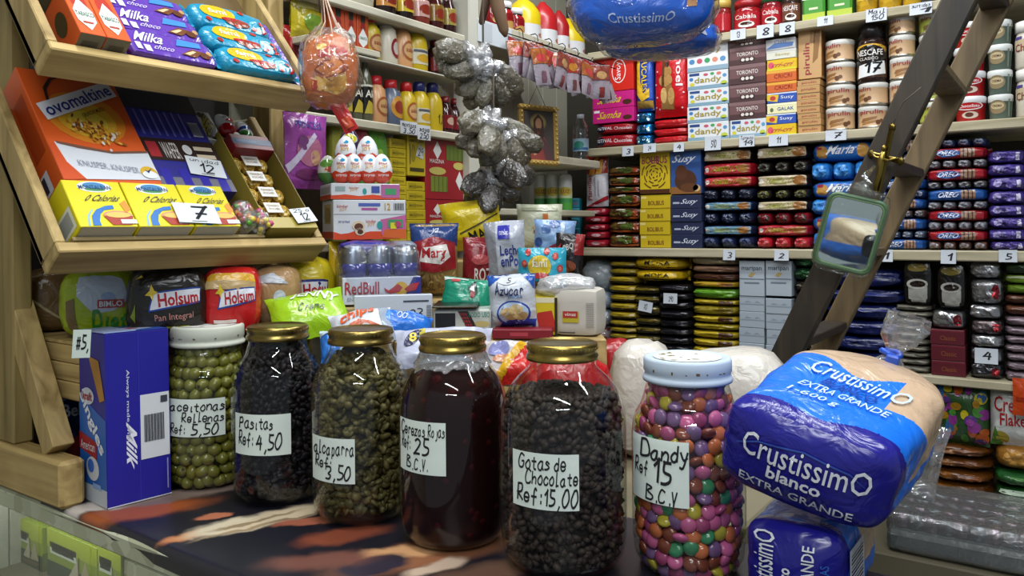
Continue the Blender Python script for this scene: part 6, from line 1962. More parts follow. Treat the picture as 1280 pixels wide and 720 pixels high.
# toy-egg cartons
parts = [('t', 'kinder', .05, .80, .2, .88, '#b0402a', 2), ('t', 'JOY', .08, .70, .18, .79, '#c98a1e', 2), ('r', .34, .84, .64, .92, '#4a5aa0', 2), ('r', .38, .74, .6, .8, '#a04a8a', 2), ('t', '12', .70, .74, .78, .92, '#b08a1e', 3, {'bold': .03}), ('r', 0, .63, 1, .65, '#9a9ea4', 2)]
parts += [('r', .83 + .018 * i, .74, .838 + .018 * i + .004 * (i % 2), .92, '#2a2a30', 3) for i in range(8)]
wave = [('p', [(0, .0), (1, .0), (1, .26), (.9, .2), (.78, .26), (.66, .2), (.5, .2), (.4, .16), (.3, .22), (.2, .16), (.1, .14), (0, .2)], '#c2401c', 1), ('p', [(.66, .1), (1, .0), (1, .62), (.64, .50)], '#b05a8a', 2), ('p', [(.66, .04), (1, .0), (1, .25), (.7, .25)], '#c25a24', 3), ('r', .74, .30, .95, .50, '#3f8a5a', 4), ('r', .78, .26, .86, .42, '#c9c22a', 5), ('e', .88, .38, .05, .08, '#a83a6a', 5), ('e', .34, .34, .09, .13, '#c9b89a', 3), ('e', .34, .32, .06, .09, '#54301e', 4), ('e', .36, .20, .07, .10, '#c9b89a', 4), ('e', .36, .19, .04, .06, '#4a2818', 5), ('t', 'kinder', .44, .42, .58, .50, '#b0402a', 4), ('t', 'JOY', .46, .32, .56, .42, '#c98a1e', 4), ('e', .63, .36, .04, .10, '#2a8a8a', 4), ('h', 'sorpresa', .06, .42, .22, .50, '#3a4a90', 3)]
kbox = lambda w, h: carton(w, .11, h, '#c5c8cb', parts + wave, left=[('r', 0, .02, 1, .2, '#b5401e'), ('r', .2, .4, .8, .9, '#b5a06a'), ('e', .5, .62, .25, .2, '#8a6a3a')])
hp('egg_carton', 417, 250, 509, 299, 1.60, kbox, 'white carton of toy eggs on the energy drink pack', 'box', yaw=14)
tr0 = [('p', [(0, 0), (1, 0), (1, .3), (.8, .2), (.6, .3), (.4, .2), (.2, .3), (0, .22)], '#c2401c', 1), ('t', 'kinder', .26, .66, .40, .80, '#b0402a', 2), ('t', 'JOY', .27, .48, .38, .66, '#c98a1e', 2), ('r', .06, .5, .2, .8, '#8a9a9a', 2), ('e', .48, .5, .03, .2, '#2a8a8a', 2), ('r', .58, .4, .70, .84, '#3a4a90', 2), ('r', .72, .1, 1, .95, '#a05a8a', 2), ('r', .78, .3, .94, .7, '#3f8a5a', 3)]
ktr = lambda w, h: carton(w, .11, h, '#c5c8cb', tr0, left=[('r', 0, 0, 1, .3, '#b5401e'), ('r', .1, .4, .9, .8, '#9aa09a')])
hp('egg_tray', 414, 229.5, 501, 249, 1.605, ktr, 'white open carton carrying the upright toy eggs', 'box', yaw=14)
base = at(457, 229.5, 1.62)
for i, (px, pyb, d, low, lab) in enumerate(((427, 229, 1.622, '#c23a1e', 'front row, far left'), (445, 229, 1.625, '#c23a1e', 'front row, second from left'), (462, 229, 1.628, '#c23a1e', 'front row, third from left'), (480, 229, 1.63, '#c23a1e', 'front row, right end'),)):
    p = at(px, pyb, d); p.z = base.z + .001
    m = kegg(.0675 / .0555 * .92, low)
    o = m.build('toy_egg', loc=p, rz=facing(p) + .2 * (i % 2))
    tag(o, 'white and red upright toy egg in the white carton, ' + lab, 'egg', 'upright toy eggs')
for i, (px, py, d, low, lab) in enumerate(((431, 210, 1.64, '#c23a1e', 'white and red toy egg on top of the others, left'), (458, 210, 1.645, '#c23a1e', 'white and red toy egg on top of the others, right'))):
    p = at(px, py, d); p.z = base.z + .038
    o = kegg(.0675 / .0555 * .95, low).build('toy_egg', loc=p, rz=facing(p) - .1)
    tag(o, lab, 'egg', 'upright toy eggs')
p = at(410, 229, 1.64); p.z = base.z + .001
o = egg('#bfc4b5', '#4a7a3a', [('e', .5, .7, .34, .14, '#5a8a3a', 1), ('e', .6, .5, .2, .1, '#a8482a', 2)], 1.1).build('toy_egg', loc=p, rz=facing(p)); tag(o, 'green topped toy egg at the left end of the white carton', 'egg')
p = at(437, 200, 1.70); p.z = at(437, 196, 1.70).z
o = egg('#3a2a4a', '#3a2a4a', [('e', .5, .62, .3, .18, '#c9cdd0', 1), ('e', .5, .62, .26, .15, '#b5b02a', 2), ('e', .5, .6, .1, .03, '#3a3a1a', 3), ('e', .5, .2, .3, .08, '#7a9a2a', 1)], 1.15).build('toy_egg', loc=p, rz=facing(p)); tag(o, 'dark toy egg with a yellow face behind the white eggs', 'egg')
# energy drink pack: printed sleeve, cans inside, loose film
pk = empty('drink_pack', at(478, 380, 1.52))
p = pk.location
pk.rotation_euler = (0, 0, facing(p) + math.radians(8))
w, h = 98 / FPX * 1.52, 76 / FPX * 1.52
tag(pk, 'film-wrapped pack of energy drink cans under the toy egg cartons', 'drinks')
m = carton(w, .13, h * .44, '#bfc4cc', [('t', 'RedBull', .03, .38, .46, .84, '#a01c2c', 3, {'bold': .03}), ('t', 'ENERGY DRINK', .06, .14, .5, .28, '#7d8a9c', 3), ('e', .74, .56, .09, .26, '#c9a12a', 2), ('p', [(.52, .62), (.58, .5), (.70, .74), (.76, .6), (.72, .44), (.60, .38), (.54, .46)], '#a8242c', 4), ('p', [(.98, .78), (.86, .72), (.78, .54), (.82, .42), (.93, .5)], '#a8242c', 4), ('p', [(.62, .0), (1, .0), (1, .98), (.9, .98), (.78, .3)], '#232a78', 1)], right=[('r', 0, 0, 1, 1, '#262c6e')], left=[('r', 0, 0, 1, 1, '#b3a42a')])
m.build('printed_tray', pk)
m = M()
for i in range(3):
    for j in range(2):
        m.lathe([(.022, .002), (.024, .008), (.024, h * .86), (.020, h * .95), (.019, h * .96)], mat('#7f8894', 'metal'), 24, -w / 2 + w * (i + .5) / 3, .035 + j * .06)
        m.lathe([(.0243, h * .45), (.0243, h * .66)], mat('#20266e', 'gloss'), 24, -w / 2 + w * (i + .5) / 3, .035 + j * .06)
k = m.build('cans', pk)
fw = clear_mat('pack_film', (.95, .96, 1), .05, 2.2, .07, .5, .03, 22)
k = brick(w * 1.05, .15, h * 1.02, fw, (), p=5, amp=.05).build('clear_film', pk); k.location = (0, -.008, -.001)
m = M()
fl = brick(w * .72, .12, h * .26, '#2a2c84', (), p=3, amp=.10)
k = fl.build('blue_film', pk); k.location = (-w * .14, .022, h * .78)
fl = brick(w * .34, .12, h * .26, '#7d8796', (), p=3, amp=.10)
k = fl.build('grey_film', pk); k.location = (w * .34, .02, h * .77)
# standing bags
hp('drink_bag', 414, 302, 440, 371, 1.60, lambda w, h: cushion(w, h, .03, '#c9a81a', [('t', 'MAIZ', .3, .70, .7, .84, '#4a3a10', 2, {'rot': -15}), ('r', .1, .1, .9, .2, '#b08f14')]), 'yellow bag squeezed left of the energy drink pack', 'bag', yaw=25)
hp('rice_bag', 511, 279, 573, 368, 1.66, lambda w, h: cushion(w, h, .06, '#8a7044', [('r', 0, .68, 1, 1, '#20386e', 1), ('p', [(.0, .36), (.1, .74), (.5, .82), (.95, .72), (.98, .36), (.5, .3)], '#8f1f26', 2), ('p', [(.2, .46), (.26, .66), (.78, .70), (.86, .52), (.66, .42)], '#cfcbc4', 3), ('t', 'Mary', .26, .47, .78, .66, '#9c1f26', 4, {'bold': .05}), ('t', 'ya', .46, .84, .6, .93, '#c5ccd8', 3, {'shear': .4})] + [('e', rnd.uniform(.06, .94), rnd.uniform(.03, .3), .04, .014, rnd.choice(['#a8905a', '#6a5530', '#5a4420']), 2, {'rot': rnd.uniform(0, 3)}) for _ in range(60)], back='#8a7044'), 'rice bag with blue top and red emblem beside the energy drinks', 'bag', yaw=-4)
hp('corn_flour_bag', 553, 250, 631, 312, 1.78, lambda w, h: cushion(w, h, .06, '#b9a414', [('t', 'MAIZ', .46, .20, .92, .42, '#1a1a14', 2, {'rot': 14, 'bold': .03}), ('t', 'RICO', .56, .04, .96, .2, '#1a1a14', 2, {'rot': 14, 'bold': .03}), ('p', [(.3, .36), (.98, .68), (.98, .65), (.3, .33)], '#3a3410', 2)], seed=4), 'big yellow corn flour bag behind the rice bag', 'bag', yaw=-6, roll=-7)
hp('powder_pouch', 575, 297, 616, 362, 1.68, lambda w, h: cushion(w, h, .05, '#7a1c24', [('t', 'ROZ', .42, .16, .98, .42, '#cfc6c4', 2, {'bold': .04}), ('e', .62, .58, .3, .1, '#a8484a', 1)]), 'dark red pouch with white letters between rice and milk bags', 'pouch', yaw=-5, roll=2)
hp('milk_powder_bag', 607, 276, 660, 356, 1.665, lambda w, h: cushion(w, h, .055, '#a9adb8', [('r', .0, .0, .30, 1, '#84888f', 1), ('r', .36, .72, .66, .93, '#2c2f94', 2), ('t', 'natulac', .40, .78, .62, .87, '#c9cbe0', 3), ('t', 'Leche', .40, .46, .92, .62, '#24307a', 2, {'bold': .04}), ('t', 'enPolv', .40, .28, .98, .46, '#24307a', 2, {'bold': .04}), ('r', .38, .05, .95, .22, '#9a9eab', 1)], amp=.14, kind='film'), 'silver white milk powder bag in the middle of the heap', 'bag', yaw=-6, roll=-4)
hp('flour_bag', 646, 255, 705, 315, 1.80, lambda w, h: cushion(w, h, .05, '#aeb098', [('r', .1, .86, .9, .93, '#8a8c74', 2), ('r', .56, .60, .68, .80, '#a8602a', 2), ('p', [(.3, .5), (.5, .6), (.9, .6), (.86, .5)], '#b88a2a', 2), ('r', .35, .40, .85, .46, '#8a2a20', 2)], amp=.12), 'pale beige bag behind the blue and milk bags', 'bag', yaw=3)
hp('snack_bag', 664, 275, 718, 322, 1.70, lambda w, h: cushion(w, h, .05, '#7d9cc4', [('e', .12, .4, .1, .12, '#2f4a80', 2), ('e', .3, .75, .12, .12, '#4a6aa0', 2), ('e', .5, .9, .14, .1, '#3a5a94', 2), ('r', .66, .5, .75, .95, '#a8b8cc', 2), ('p', [(.4, .3), (.7, .45), (.68, .25), (.45, .1)], '#8a2a3a', 3)], amp=.14), 'crinkled light blue snack bag on the right of the heap', 'bag', yaw=-4, roll=3)
hp('snack_pouch', 690, 292, 727, 350, 1.63, lambda w, h: cushion(w, h, .035, '#1a1416', [('r', .70, .55, 1, 1, '#8a1c1e', 1), ('t', 'BBQ', .30, .62, .66, .78, '#c9c5c0', 3, {'rot': 15}), ('e', .5, .3, .3, .12, '#7a3a20', 2), ('e', .4, .2, .15, .08, '#a8582a', 3), ('p', [(.05, .66), (.2, .78), (.2, .6)], '#b02a2a', 2)], amp=.1), 'black snack pouch with a red corner beside the turquoise bag', 'pouch', yaw=-8, roll=4)
fdots = [('e', x, z, .06, .09, '#a8322c', 3) for x, z in ((.14, .62), (.10, .3), (.78, .8), (.88, .5), (.84, .25), (.22, .9), (.6, .92), (.3, .14))] + [('e', x, z, .035, .05, '#c9685a', 4) for x, z in ((.14, .62), (.78, .8), (.88, .5), (.10, .3))]
hp('biscuit_bag', 646, 310, 708, 362, 1.56, lambda w, h: cushion(w, h, .05, '#2a94ac', [('e', .46, .56, .24, .26, '#c2a824', 1), ('t', 'fami', .30, .54, .62, .74, '#e0dcc0', 3, {'bold': .04}), ('e', .46, .34, .2, .07, '#a0282a', 3), ('e', .5, .1, .24, .1, '#6a3a2a', 2)] + fdots, waist=.02), 'turquoise snack biscuit bag upright beside the sugar bag', 'bag', yaw=-4)
hp('grain_bag', 546, 340, 612, 384, 1.535, lambda w, h: cushion(w, h, .045, '#1f8a6c', [('r', 0, .86, .5, .97, '#c9d2cc', 1), ('r', .16, .76, .34, .86, '#b04a4a', 2), ('p', [(.52, .6), (.66, .9), (.74, .5), (.66, .3)], '#14302a', 2), ('p', [(.56, .56), (.64, .72), (.68, .5)], '#c9c9c5', 3), ('e', .64, .42, .05, .1, '#8a2a2a', 3)], amp=.12, seed=8), 'green grain bag lying over the weighing scale', 'bag', yaw=-10, roll=6, lean=25)
rose = [('e', .55, .30, .36, .24, '#24408f', 2), ('e', .55, .31, .32, .20, '#9fb0c4', 3), ('e', .42, .33, .14, .08, '#b59c6a', 4), ('e', .62, .38, .14, .09, '#b9a474', 4), ('e', .7, .26, .15, .08, '#a88f5c', 4), ('e', .5, .24, .13, .06, '#b09864', 5)]
hp('sugar_bag', 609, 344, 671, 413, 1.475, lambda w, h: cushion(w, h, .06, '#bfc6cf', [('p', [(0, .78), (.3, .96), (.5, 1), (0, 1)], '#2353a8', 1), ('p', [(.7, 1), (1, 1), (1, .72), (.9, .86)], '#2353a8', 1), ('p', [(.18, .02), (.95, .02), (1, .16), (.6, .22), (.3, .14)], '#1c3f9c', 3), ('h', 'Azucar', .16, .62, .78, .84, '#222c5a', 4, {'pen': 1.1}), ('t', 'Blanca', .46, .58, .76, .66, '#3f86c0', 4), ('e', .44, .90, .2, .07, '#c9ced2', 2), ('h', '5', .42, .86, .52, .95, '#20242e', 5)] + rose, waist=.05, amp=.1), 'blue and white sugar bag at the front of the heap', 'bag', yaw=-8, roll=-3)
# weighing scale
sc_ = empty('weighing_scale', at(578, 413, 1.49))
sc_.rotation_euler = (0, 0, facing(sc_.location) + math.radians(-4))
tag(sc_, 'kitchen scale with a grey pan and red keypad under the green bag', 'scale')
W_ = 72 / FPX * 1.49
H_ = 34 / FPX * 1.49
m = M(); m.box(-W_ / 2, W_ / 2, 0, .10, 0, H_ * .78, mat('#b5bab2', 'plastic'), .004)
q = Print(m, lambda x, z, o: ((x - .5) * W_, -o, z * H_ * .78), 'card')
q.run([('r', .03, .12, .38, .82, '#17181c', 1), ('p', [(.42, .9), (.60, .92), (.74, .2), (.58, .12)], '#2a1a1c', 1), ('t', 'TODO USO', .60, .62, .98, .86, '#2a8a74', 2, {'bold': .03}), ('e', .84, .3, .14, .14, '#b5a46a', 1)] + [('p', [(.445 + .045 * i + .03 * k, .82 - .17 * k), (.48 + .045 * i + .03 * k, .82 - .17 * k), (.50 + .045 * i + .03 * k, .70 - .17 * k), (.465 + .045 * i + .03 * k, .70 - .17 * k)], '#8a2a30', 2) for i in range(3) for k in range(4)])
m.build('scale_body', sc_)
m = M(); m.box(-W_ * .52, W_ * .28, -.012, .11, H_ * .84, H_ * .92, mat('#55534e', 'metal'), .003); m.box(-W_ * .2, W_ * .05, .03, .06, H_ * .78, H_ * .84, mat('#3a3a38', 'plastic'), .001); m.build('pan', sc_)
# cartons at the right of the heap
hp('biscuit_carton', 662, 372, 697, 419, 1.50, lambda w, h: carton(w, .09, h, '#c2b01a', [('r', 0, .86, 1, 1, '#cfc9a8'), ('p', [(.0, .1), (.3, .6), (.8, .66), (1, .1)], '#a8281c', 1), ('r', .9, 0, 1, 1, '#1f1c16', 2)]), 'yellow and red carton beside the sugar bag', 'box', yaw=-6)
hp('paper_flour_pack', 690, 362, 748, 421, 1.49, lambda w, h: brick(w, .10, h, '#b3afa4', [('r', .22, .30, .58, .54, '#a89a1e', 2), ('r', .24, .40, .56, .54, '#9c2420', 3), ('t', 'vinas', .28, .44, .52, .51, '#d9d0c4', 4)] + [('r', .74, .2 + .03 * i, .92, .21 + .03 * i, '#7d7a74', 2) for i in range(18)] + [('r', .12, .06, .5, .09, '#4a4844', 2)], kind='paper', p=9, amp=.01), 'white paper pack with a red and yellow label, right end of the heap', 'packet', yaw=-12)
m = hp('plastic_bag', 668, 345, 742, 376, 1.50, lambda w, h: brick(w, .09, h, clear_mat('loose_bag_film', (.96, .97, .98), .16, 1.5, .12, .7, .38, 16), (), p=2.4, amp=.22), 'crumpled clear plastic bag on top of the white paper pack', 'bag', yaw=-6)
hp('snack_carton', 615, 412, 690, 424, 1.455, lambda w, h: carton(w, .08, h, '#7a1a24', [('r', .3, .3, .6, .7, '#a83a44')]), 'flat dark red carton under the sugar bag', 'box', yaw=-5)
hp('notice_card', 444, 369, 541, 404, 1.485, lambda w, h: carton(w, .02, h, '#b5bcc4', [('h', 'jamon 23', .20, .18, .86, .5, '#20242e', 2), ('r', .62, .74, .95, .80, '#3a3f48', 2)] + [('r', .92, .1 + .06 * i, .98, .13 + .06 * i, '#6a707a', 2) for i in range(9)]), 'white handwritten card under the energy drink pack', 'card', yaw=4)
# crisps and snack bags lying in front
lay = dict(lean=52)
hp('crisps_bag', 345, 364, 446, 412, 1.40, lambda w, h: cushion(w, h * 1.5, .05, '#8fb81e', [('t', 'JENNY', .30, .62, .92, .88, '#d5dcd5', 3, {'rot': -24, 'bold': .05}), ('h', 'Crema', .34, .42, .7, .60, '#1a2a14', 3, {'rot': -14}), ('p', [(0, 0), (.4, 0), (.34, .24), (.1, .3), (0, .22)], '#1a7a4a', 2), ('p', [(0, 0), (.12, .0), (0, .14)], '#20201c', 3)], seed=3), 'lime green crisps bag lying behind the raisin jar', 'bag', yaw=10, lean=42, roll=-8)
hp('crisps_bag', 418, 384, 500, 420, 1.335, lambda w, h: cushion(w, h * 1.6, .05, '#bfc3c8', [('t', 'chips', .12, .50, .72, .86, '#c9562a', 3, {'rot': 12, 'bold': .06, 'shear': .2}), ('p', [(.05, .3), (.4, .48), (.75, .3), (.6, .16), (.2, .14)], '#c2684a', 2), ('p', [(.2, .26), (.5, .36), (.7, .24), (.4, .2)], '#d0cdc8', 3), ('r', .8, .0, 1, .9, '#8f9aa8', 1)], seed=5, amp=.14), 'white and orange crisps bag behind the caper jar', 'bag', yaw=8, lean=48, roll=-6)
hp('snack_bag', 470, 388, 545, 414, 1.37, lambda w, h: cushion(w, h * 1.7, .05, '#1f63b8', [('h', '00', .3, .5, .5, .7, '#c5d0e0', 2), ('r', .0, .0, .2, 1, '#4a86c9', 1)], seed=6, amp=.14), 'bright blue snack bag between the caper and cherry jars', 'bag', yaw=5, lean=48, roll=10)
hp('snack_bag', 492, 402, 622, 446, 1.285, lambda w, h: cushion(w, h * 1.5, .055, '#a9adc0', [('e', .17, .62, .075, .2, '#23234a', 2, {'rot': -.3}), ('t', '8', .13, .50, .21, .74, '#c9b43a', 4, {'bold': .05}), ('r', .24, .62, .30, .8, '#b5a83a', 3), ('r', .30, .12, .42, .4, '#c5c8d0', 3), ('h', '630', .31, .14, .42, .28, '#22242e', 4), ('p', [(.6, .2), (.9, .5), (.98, .2), (.8, .05)], '#b08a80', 2), ('e', .8, .3, .1, .14, '#8a6a94', 3)], seed=9, amp=.16), 'pale lilac snack bag with a yellow number behind the cherry jar', 'bag', yaw=2, lean=50)
hp('snack_bag', 598, 420, 672, 470, 1.20, lambda w, h: cushion(w, h * 1.4, .05, '#b9b3b5', [('p', [(.35, .0), (1, .0), (1, .7), (.8, .75)], '#b3241e', 2), ('p', [(.2, .0), (.38, .0), (.84, .78), (.7, .8)], '#c99a1e', 2), ('e', .3, .62, .2, .16, '#7d80b0', 2), ('p', [(.82, .72), (.88, .9), (.94, .78), (1, .82), (.94, .68)], '#c9b02a', 3), ('e', .4, .4, .2, .1, '#b07a5a', 2)], seed=10, amp=.14), 'white red and yellow snack bag between cherry and chocolate jars', 'bag', yaw=-4, lean=46)
hp('snack_bag', 402, 410, 428, 446, 1.29, lambda w, h: cushion(w, h * 1.3, .04, '#2a6ab8', [('r', 0, .75, 1, 1, '#a9bccc', 2)], seed=12), 'small blue and white bag between the raisin and caper jars', 'bag', yaw=4, lean=40)
# red bag and white sacks seen past the chocolate and sweet jars
redsack = hp('snack_bag', 650, 445, 770, 545, 1.27, lambda w, h: brick(w, .10, h * 1.12, '#a8181e', [('e', .55, .75, .16, .10, '#c9b0b4', 2), ('p', [(.2, .5), (.7, .62), (.66, .4)], '#bf3038', 2)], p=2.6, amp=.12), 'shiny red bag seen through the glass of the chocolate jar', 'bag', yaw=-4)
redsack.location.z = 1.056
redsack.scale.z = (at(700, 445, 1.27).z - 1.056) / (100 / FPX * 1.27 * 1.12)
for (x0, x1, y0, d, lab) in ((757, 842, 434, 1.50, 'white plastic sack behind the jar with the pale blue lid'), (838, 985, 446, 1.42, 'white plastic sack between the sweet jar and the bread')):
    hh_ = at(800, y0, d).z - 1.056
    o = hp('plastic_sack', x0, y0, x1, y0 + 100, d, lambda w, h: brick(w, .14, hh_, '#c0bbb2', (), p=3.2, amp=.10, kind='film'), lab, 'sack', yaw=-6)
    o.location.z = 1.056
o = hp('snack_bag', 738, 426, 800, 446, 1.66, lambda w, h: brick(w, .08, h, '#9c1c20', (), p=2.6, amp=.16), 'red bag peeping over the white sack beside the chocolate jar', 'bag')
o.location.z = 1.056
o.scale.z = (at(770, 428, 1.66).z - 1.056) / (20 / FPX * 1.66)

# ------------------------------------------------------------------ loaves of bread under the rack
film = clear_mat('bread_film', (.97, .98, .96), .12, 1.8, .10, .5, .05, 22)
CRUST = mat('#6d5432', 'film')


def loaf(x0, y0, x1, y1, d, c, prints, label, yaw, depth=.11, p=4, top=(), kind='film', amp=.04, z=None):
    pt = at((x0 + x1) / 2, y1, d)
    w, h = (x1 - x0) / FPX * d, (y1 - y0) / FPX * d
    if z is not None:
        h += pt.z - z
        pt.z = z
    o = brick(w, depth, h, c, prints, p=p, amp=amp, kind=kind, top=top, n=10).build('bread_loaf', loc=pt, rz=facing(pt) + math.radians(yaw))
    return tag(o, label, 'bread', 'loaves under the rack')


CT = 1.3196
loaf(36, 336, 114, 425, 1.43, CRUST, [('p', [(.5, .78), (.8, .74), (.78, .62), (.6, .6)], '#3f6a44', 2), ('r', .84, .1, .98, .9, '#7a8a2a', 1), ('p', [(.1, .5), (.5, .2), (.52, .23), (.12, .54)], '#a89a70', 2)], 'brown loaf in clear film at the left end under the rack', 6, .10, 3.4, z=CT)
b = loaf(78, 336, 180, 414, 1.345, '#93a81a', [('p', [(.18, .98), (.2, .62), (.40, .36), (.62, .40), (.80, .56), (.74, .90), (.6, .99)], '#b3bfcc', 1), ('e', .56, .60, .08, .07, '#8fa8c8', 2), ('r', .44, .44, .74, .56, '#a0242c', 3), ('t', 'BIMBO', .46, .46, .72, .54, '#dfdfe2', 4, {'bold': .05}), ('h', 'Diet', .36, .10, .78, .42, '#2f7a2c', 4, {'pen': 1.5}), ('p', [(.0, .0), (.18, .0), (.16, .6), (0, .55)], '#6d5a34', 2), ('r', .4, .06, .8, .09, '#2f7a2c', 3)], 'lime green and white bagged diet loaf beside the brown loaf', -2, .11, 3.4, z=CT)
HOL = lambda: [('p', [(.28, .38), (.34, .66), (.98, .74), (.97, .50)], '#24408a', 2), ('p', [(.305, .41), (.355, .64), (.965, .715), (.955, .525)], '#cfd2d8', 3), ('t', 'Holsum', .40, .47, .92, .66, '#a01c24', 4, {'rot': 5, 'bold': .06}), ('p', [(.24, .62), (.30, .68), (.32, .78), (.36, .68), (.40, .66), (.35, .62), (.34, .54), (.31, .61)], '#c9b030', 5)]
loaf(160, 334, 256, 408, 1.33, '#1c1814', HOL() + [('t', 'Pan Integral', .36, .24, .84, .36, '#a8746a', 4, {'rot': 4}), ('p', [(.06, .9), (.16, .96), (.2, .9)], '#c9b030', 2), ('r', .5, .12, .8, .16, '#8a8a2a', 3), ('p', [(0, .3), (.08, .2), (.1, .5)], '#6a7a1c', 2)], 'black bagged loaf with a white label under the lower tray', -4, .10, 4, z=CT)
loaf(253, 334, 324, 400, 1.375, '#b01c1c', [('r', 0, .82, 1, .98, '#c99a2a', 1), ('p', [(.0, .70), (1, .66), (1, .82), (0, .84)], '#b59a6a', 2)] + HOL() + [('r', .2, .16, .6, .22, '#d5c8c4', 3)], 'red and yellow bagged loaf beside the black one', -4, .10, 4, z=CT)
loaf(310, 333, 374, 392, 1.46, '#a08058', [('p', [(.0, .84), (.5, .95), (.8, .72), (.2, .74)], '#a9b0b8', 2), ('e', .62, .50, .12, .12, '#b5bfcc', 2), ('r', .40, .26, .84, .40, '#a0242c', 3), ('t', 'BIMBO', .43, .28, .81, .38, '#dfdfe2', 4, {'bold': .05}), ('r', .42, .20, .84, .25, '#2a3f8a', 3)], 'tan sliced loaf in clear film beside the red loaf', -4, .11, 4, z=CT + .001)
loaf(350, 322, 417, 372, 1.55, '#c2ae1c', [('p', [(.35, .30), (.38, .66), (.98, .68), (.94, .40)], '#2a2f74', 2), ('p', [(.38, .34), (.41, .62), (.95, .64), (.91, .44)], '#cfd0d6', 3), ('t', 'Hosu', .44, .42, .88, .60, '#a01c24', 4, {'rot': 3, 'bold': .06}), ('e', .3, .7, .08, .1, '#c99a1e', 3), ('p', [(0, .7), (.4, 1), (0, 1)], '#d0c22a', 1)], 'bright yellow bagged loaf at the far end under the rack', -6, .10, 3.2, z=CT + .001)
# a stand-off board for the far loaves
m = M(); m.box(-1.396, -1.20, 1.104, 1.19, 1.30, 1.3192, RACK_Y, .002); m.box(-1.392, -1.36, 1.15, 1.18, 0, 1.30, RACK_Z, .002); m.box(-1.25, -1.21, 1.12, 1.16, 1.056, 1.30, RACK_Z, .002)
tag(m.build('wooden_stand'), 'small wooden stand under the yellow loaf at the rack end', 'stand')
p = at(306, 396, 1.25)
m = M(); m.box(-.02, .02, 0, .0006, 0, .03, mat('#b5bac2', 'paper'), .0001)
# blue cheese carton with its tag
p = on_z(134.5, 640, CZ)
w = .100
rz = math.radians(83)
q_ = p + Vector((math.cos(rz) * w, math.sin(rz) * w, 0))
hh = .268
cz = empty('cheese_carton', ((p.x + q_.x) / 2, (p.y + q_.y) / 2, CZ + .004), 0, (math.radians(-1.5), 0, rz))
tag(cz, 'tall dark blue cheese slice carton beside the olive jar', 'box')
D_ = .105
m = carton(w, D_, hh, '#1d1a86', [('r', .5, .0, .512, 1, '#2c2a9c', 1), ('r', .52, .24, .98, .62, '#c5c8cc', 2), ('t', 'Always made with', .30, .36, .36, .78, '#c9cbe0', 2, {'rot': -90}), ('t', 'Milk', .30, .20, .46, .44, '#d5d6e2', 2, {'rot': -90, 'bold': .05, 'shear': .3}), ('r', .93, .04, .95, .22, '#8a8ab8', 2), ('r', .84, .56, .95, .60, '#3a3a44', 4), ('r', 0, .0, 1, .006, '#c5c5d0', 2)] + [('r', .575 + .016 * i, .34, .583 + .016 * i + .004 * ((i * 7) % 3 % 2), .50, '#20222a', 4) for i in range(20)],
           left=[('r', 0, .0, 1, .10, '#b5bcc4', 1), ('p', [(0, .1), (1, .1), (1, .5), (0, .62)], '#1c5cae', 1), ('p', [(.4, .86), (.78, .84), (.98, .62), (.8, .60)], '#b07a2e', 2), ('e', .34, .62, .24, .05, '#c9ced8', 2), ('t', 'kraft', .16, .595, .52, .645, '#a0202c', 4, {'bold': .05}), ('t', 'Singles', .04, .40, .92, .54, '#dfe2ea', 3, {'rot': -22, 'bold': .06, 'shear': .2}), ('p', [(0, .30), (.66, .26), (.66, .36), (0, .40)], '#9c1c28', 3), ('t', 'American', .06, .30, .6, .355, '#d9cfd2', 4), ('e', .5, .20, .24, .07, '#c9ccd2', 3), ('e', .44, .215, .12, .04, '#3f6ac0', 4), ('r', .5, .09, .8, .12, '#7fa0d0', 3)],
           top=[('r', .0, .0, 1, 1, '#2a4fae', 1), ('p', [(.3, .1), (.9, .3), (.7, .7), (.2, .6)], '#a8b4cc', 2), ('p', [(.3, .3), (.7, .4), (.6, .6), (.3, .55)], '#a03a44', 3)], b=.0015)
m.build('carton_body', cz)
m = M(); m.box(-w / 2, -.001, .002, D_ - .002, hh + .0002, hh + .002, mat('#8f9cc0', 'card'), .0005, Matrix.Rotation(0, 4, 'Y')); m.build('top_flap', cz)
m = M(); m.box(-.012, .012, -.0006, 0, -.042, 0, mat('#b9c5bb', 'paper'), .0001)
q = Print(m, lambda x, z, o: (-.012 + .024 * x, -.0006 - o, -.045 + .045 * z), 'paper'); q.hand('#5,', .14, .3, .9, .8, '#16161c', 1, 1.3)
o = m.build('price_card', loc=at(103, 412, 1.19), rot=(0, .06, facing(at(103, 412, 1.19)) + .1)); tag(o, 'small white card hanging at the corner of the blue carton', 'price card')
# dark blue bag behind the brace
hp('pancake_bag', 58, 488, 108, 588, 1.415, lambda w, h: cushion(w, h, .05, '#182a54', [('t', 'Bel', .42, .66, .86, .82, '#b9c4d4', 2, {'bold': .05}), ('p', [(.1, .9), (.4, .84), (.8, .94), (.4, .97)], '#7d94b4', 2), ('p', [(.3, .0), (.9, .0), (.95, .5), (.6, .36)], '#6a1c20', 2)], seed=20), 'dark blue bag behind the rack brace', 'bag', yaw=6)

# ------------------------------------------------------------------ hanging things
CORD = mat('#4a4036', 'matte')


def seed_sachet(c, w, h, t):
    """a small clear pouch of seeds, its twisted neck at the origin, hanging down"""
    m = brick(w, t, h, c, (), p=2.15, amp=.13, n=9)
    m.v = [(v[0], v[1] - t / 2, v[2] - h * 1.12) for v in m.v]
    cl = clear_mat('twisted_film', (.97, .98, 1), .14, 1.6, .10, .6, .12, 26)
    m.tube([(0, 0, -h * .30), (0, 0, -h * .16), (.002, 0, -h * .05), (0, 0, 0), (.003, 0, .010), (-.004, 0, .024)], [.026, .020, .009, .004, .008, .014], cl, 12)
    return m


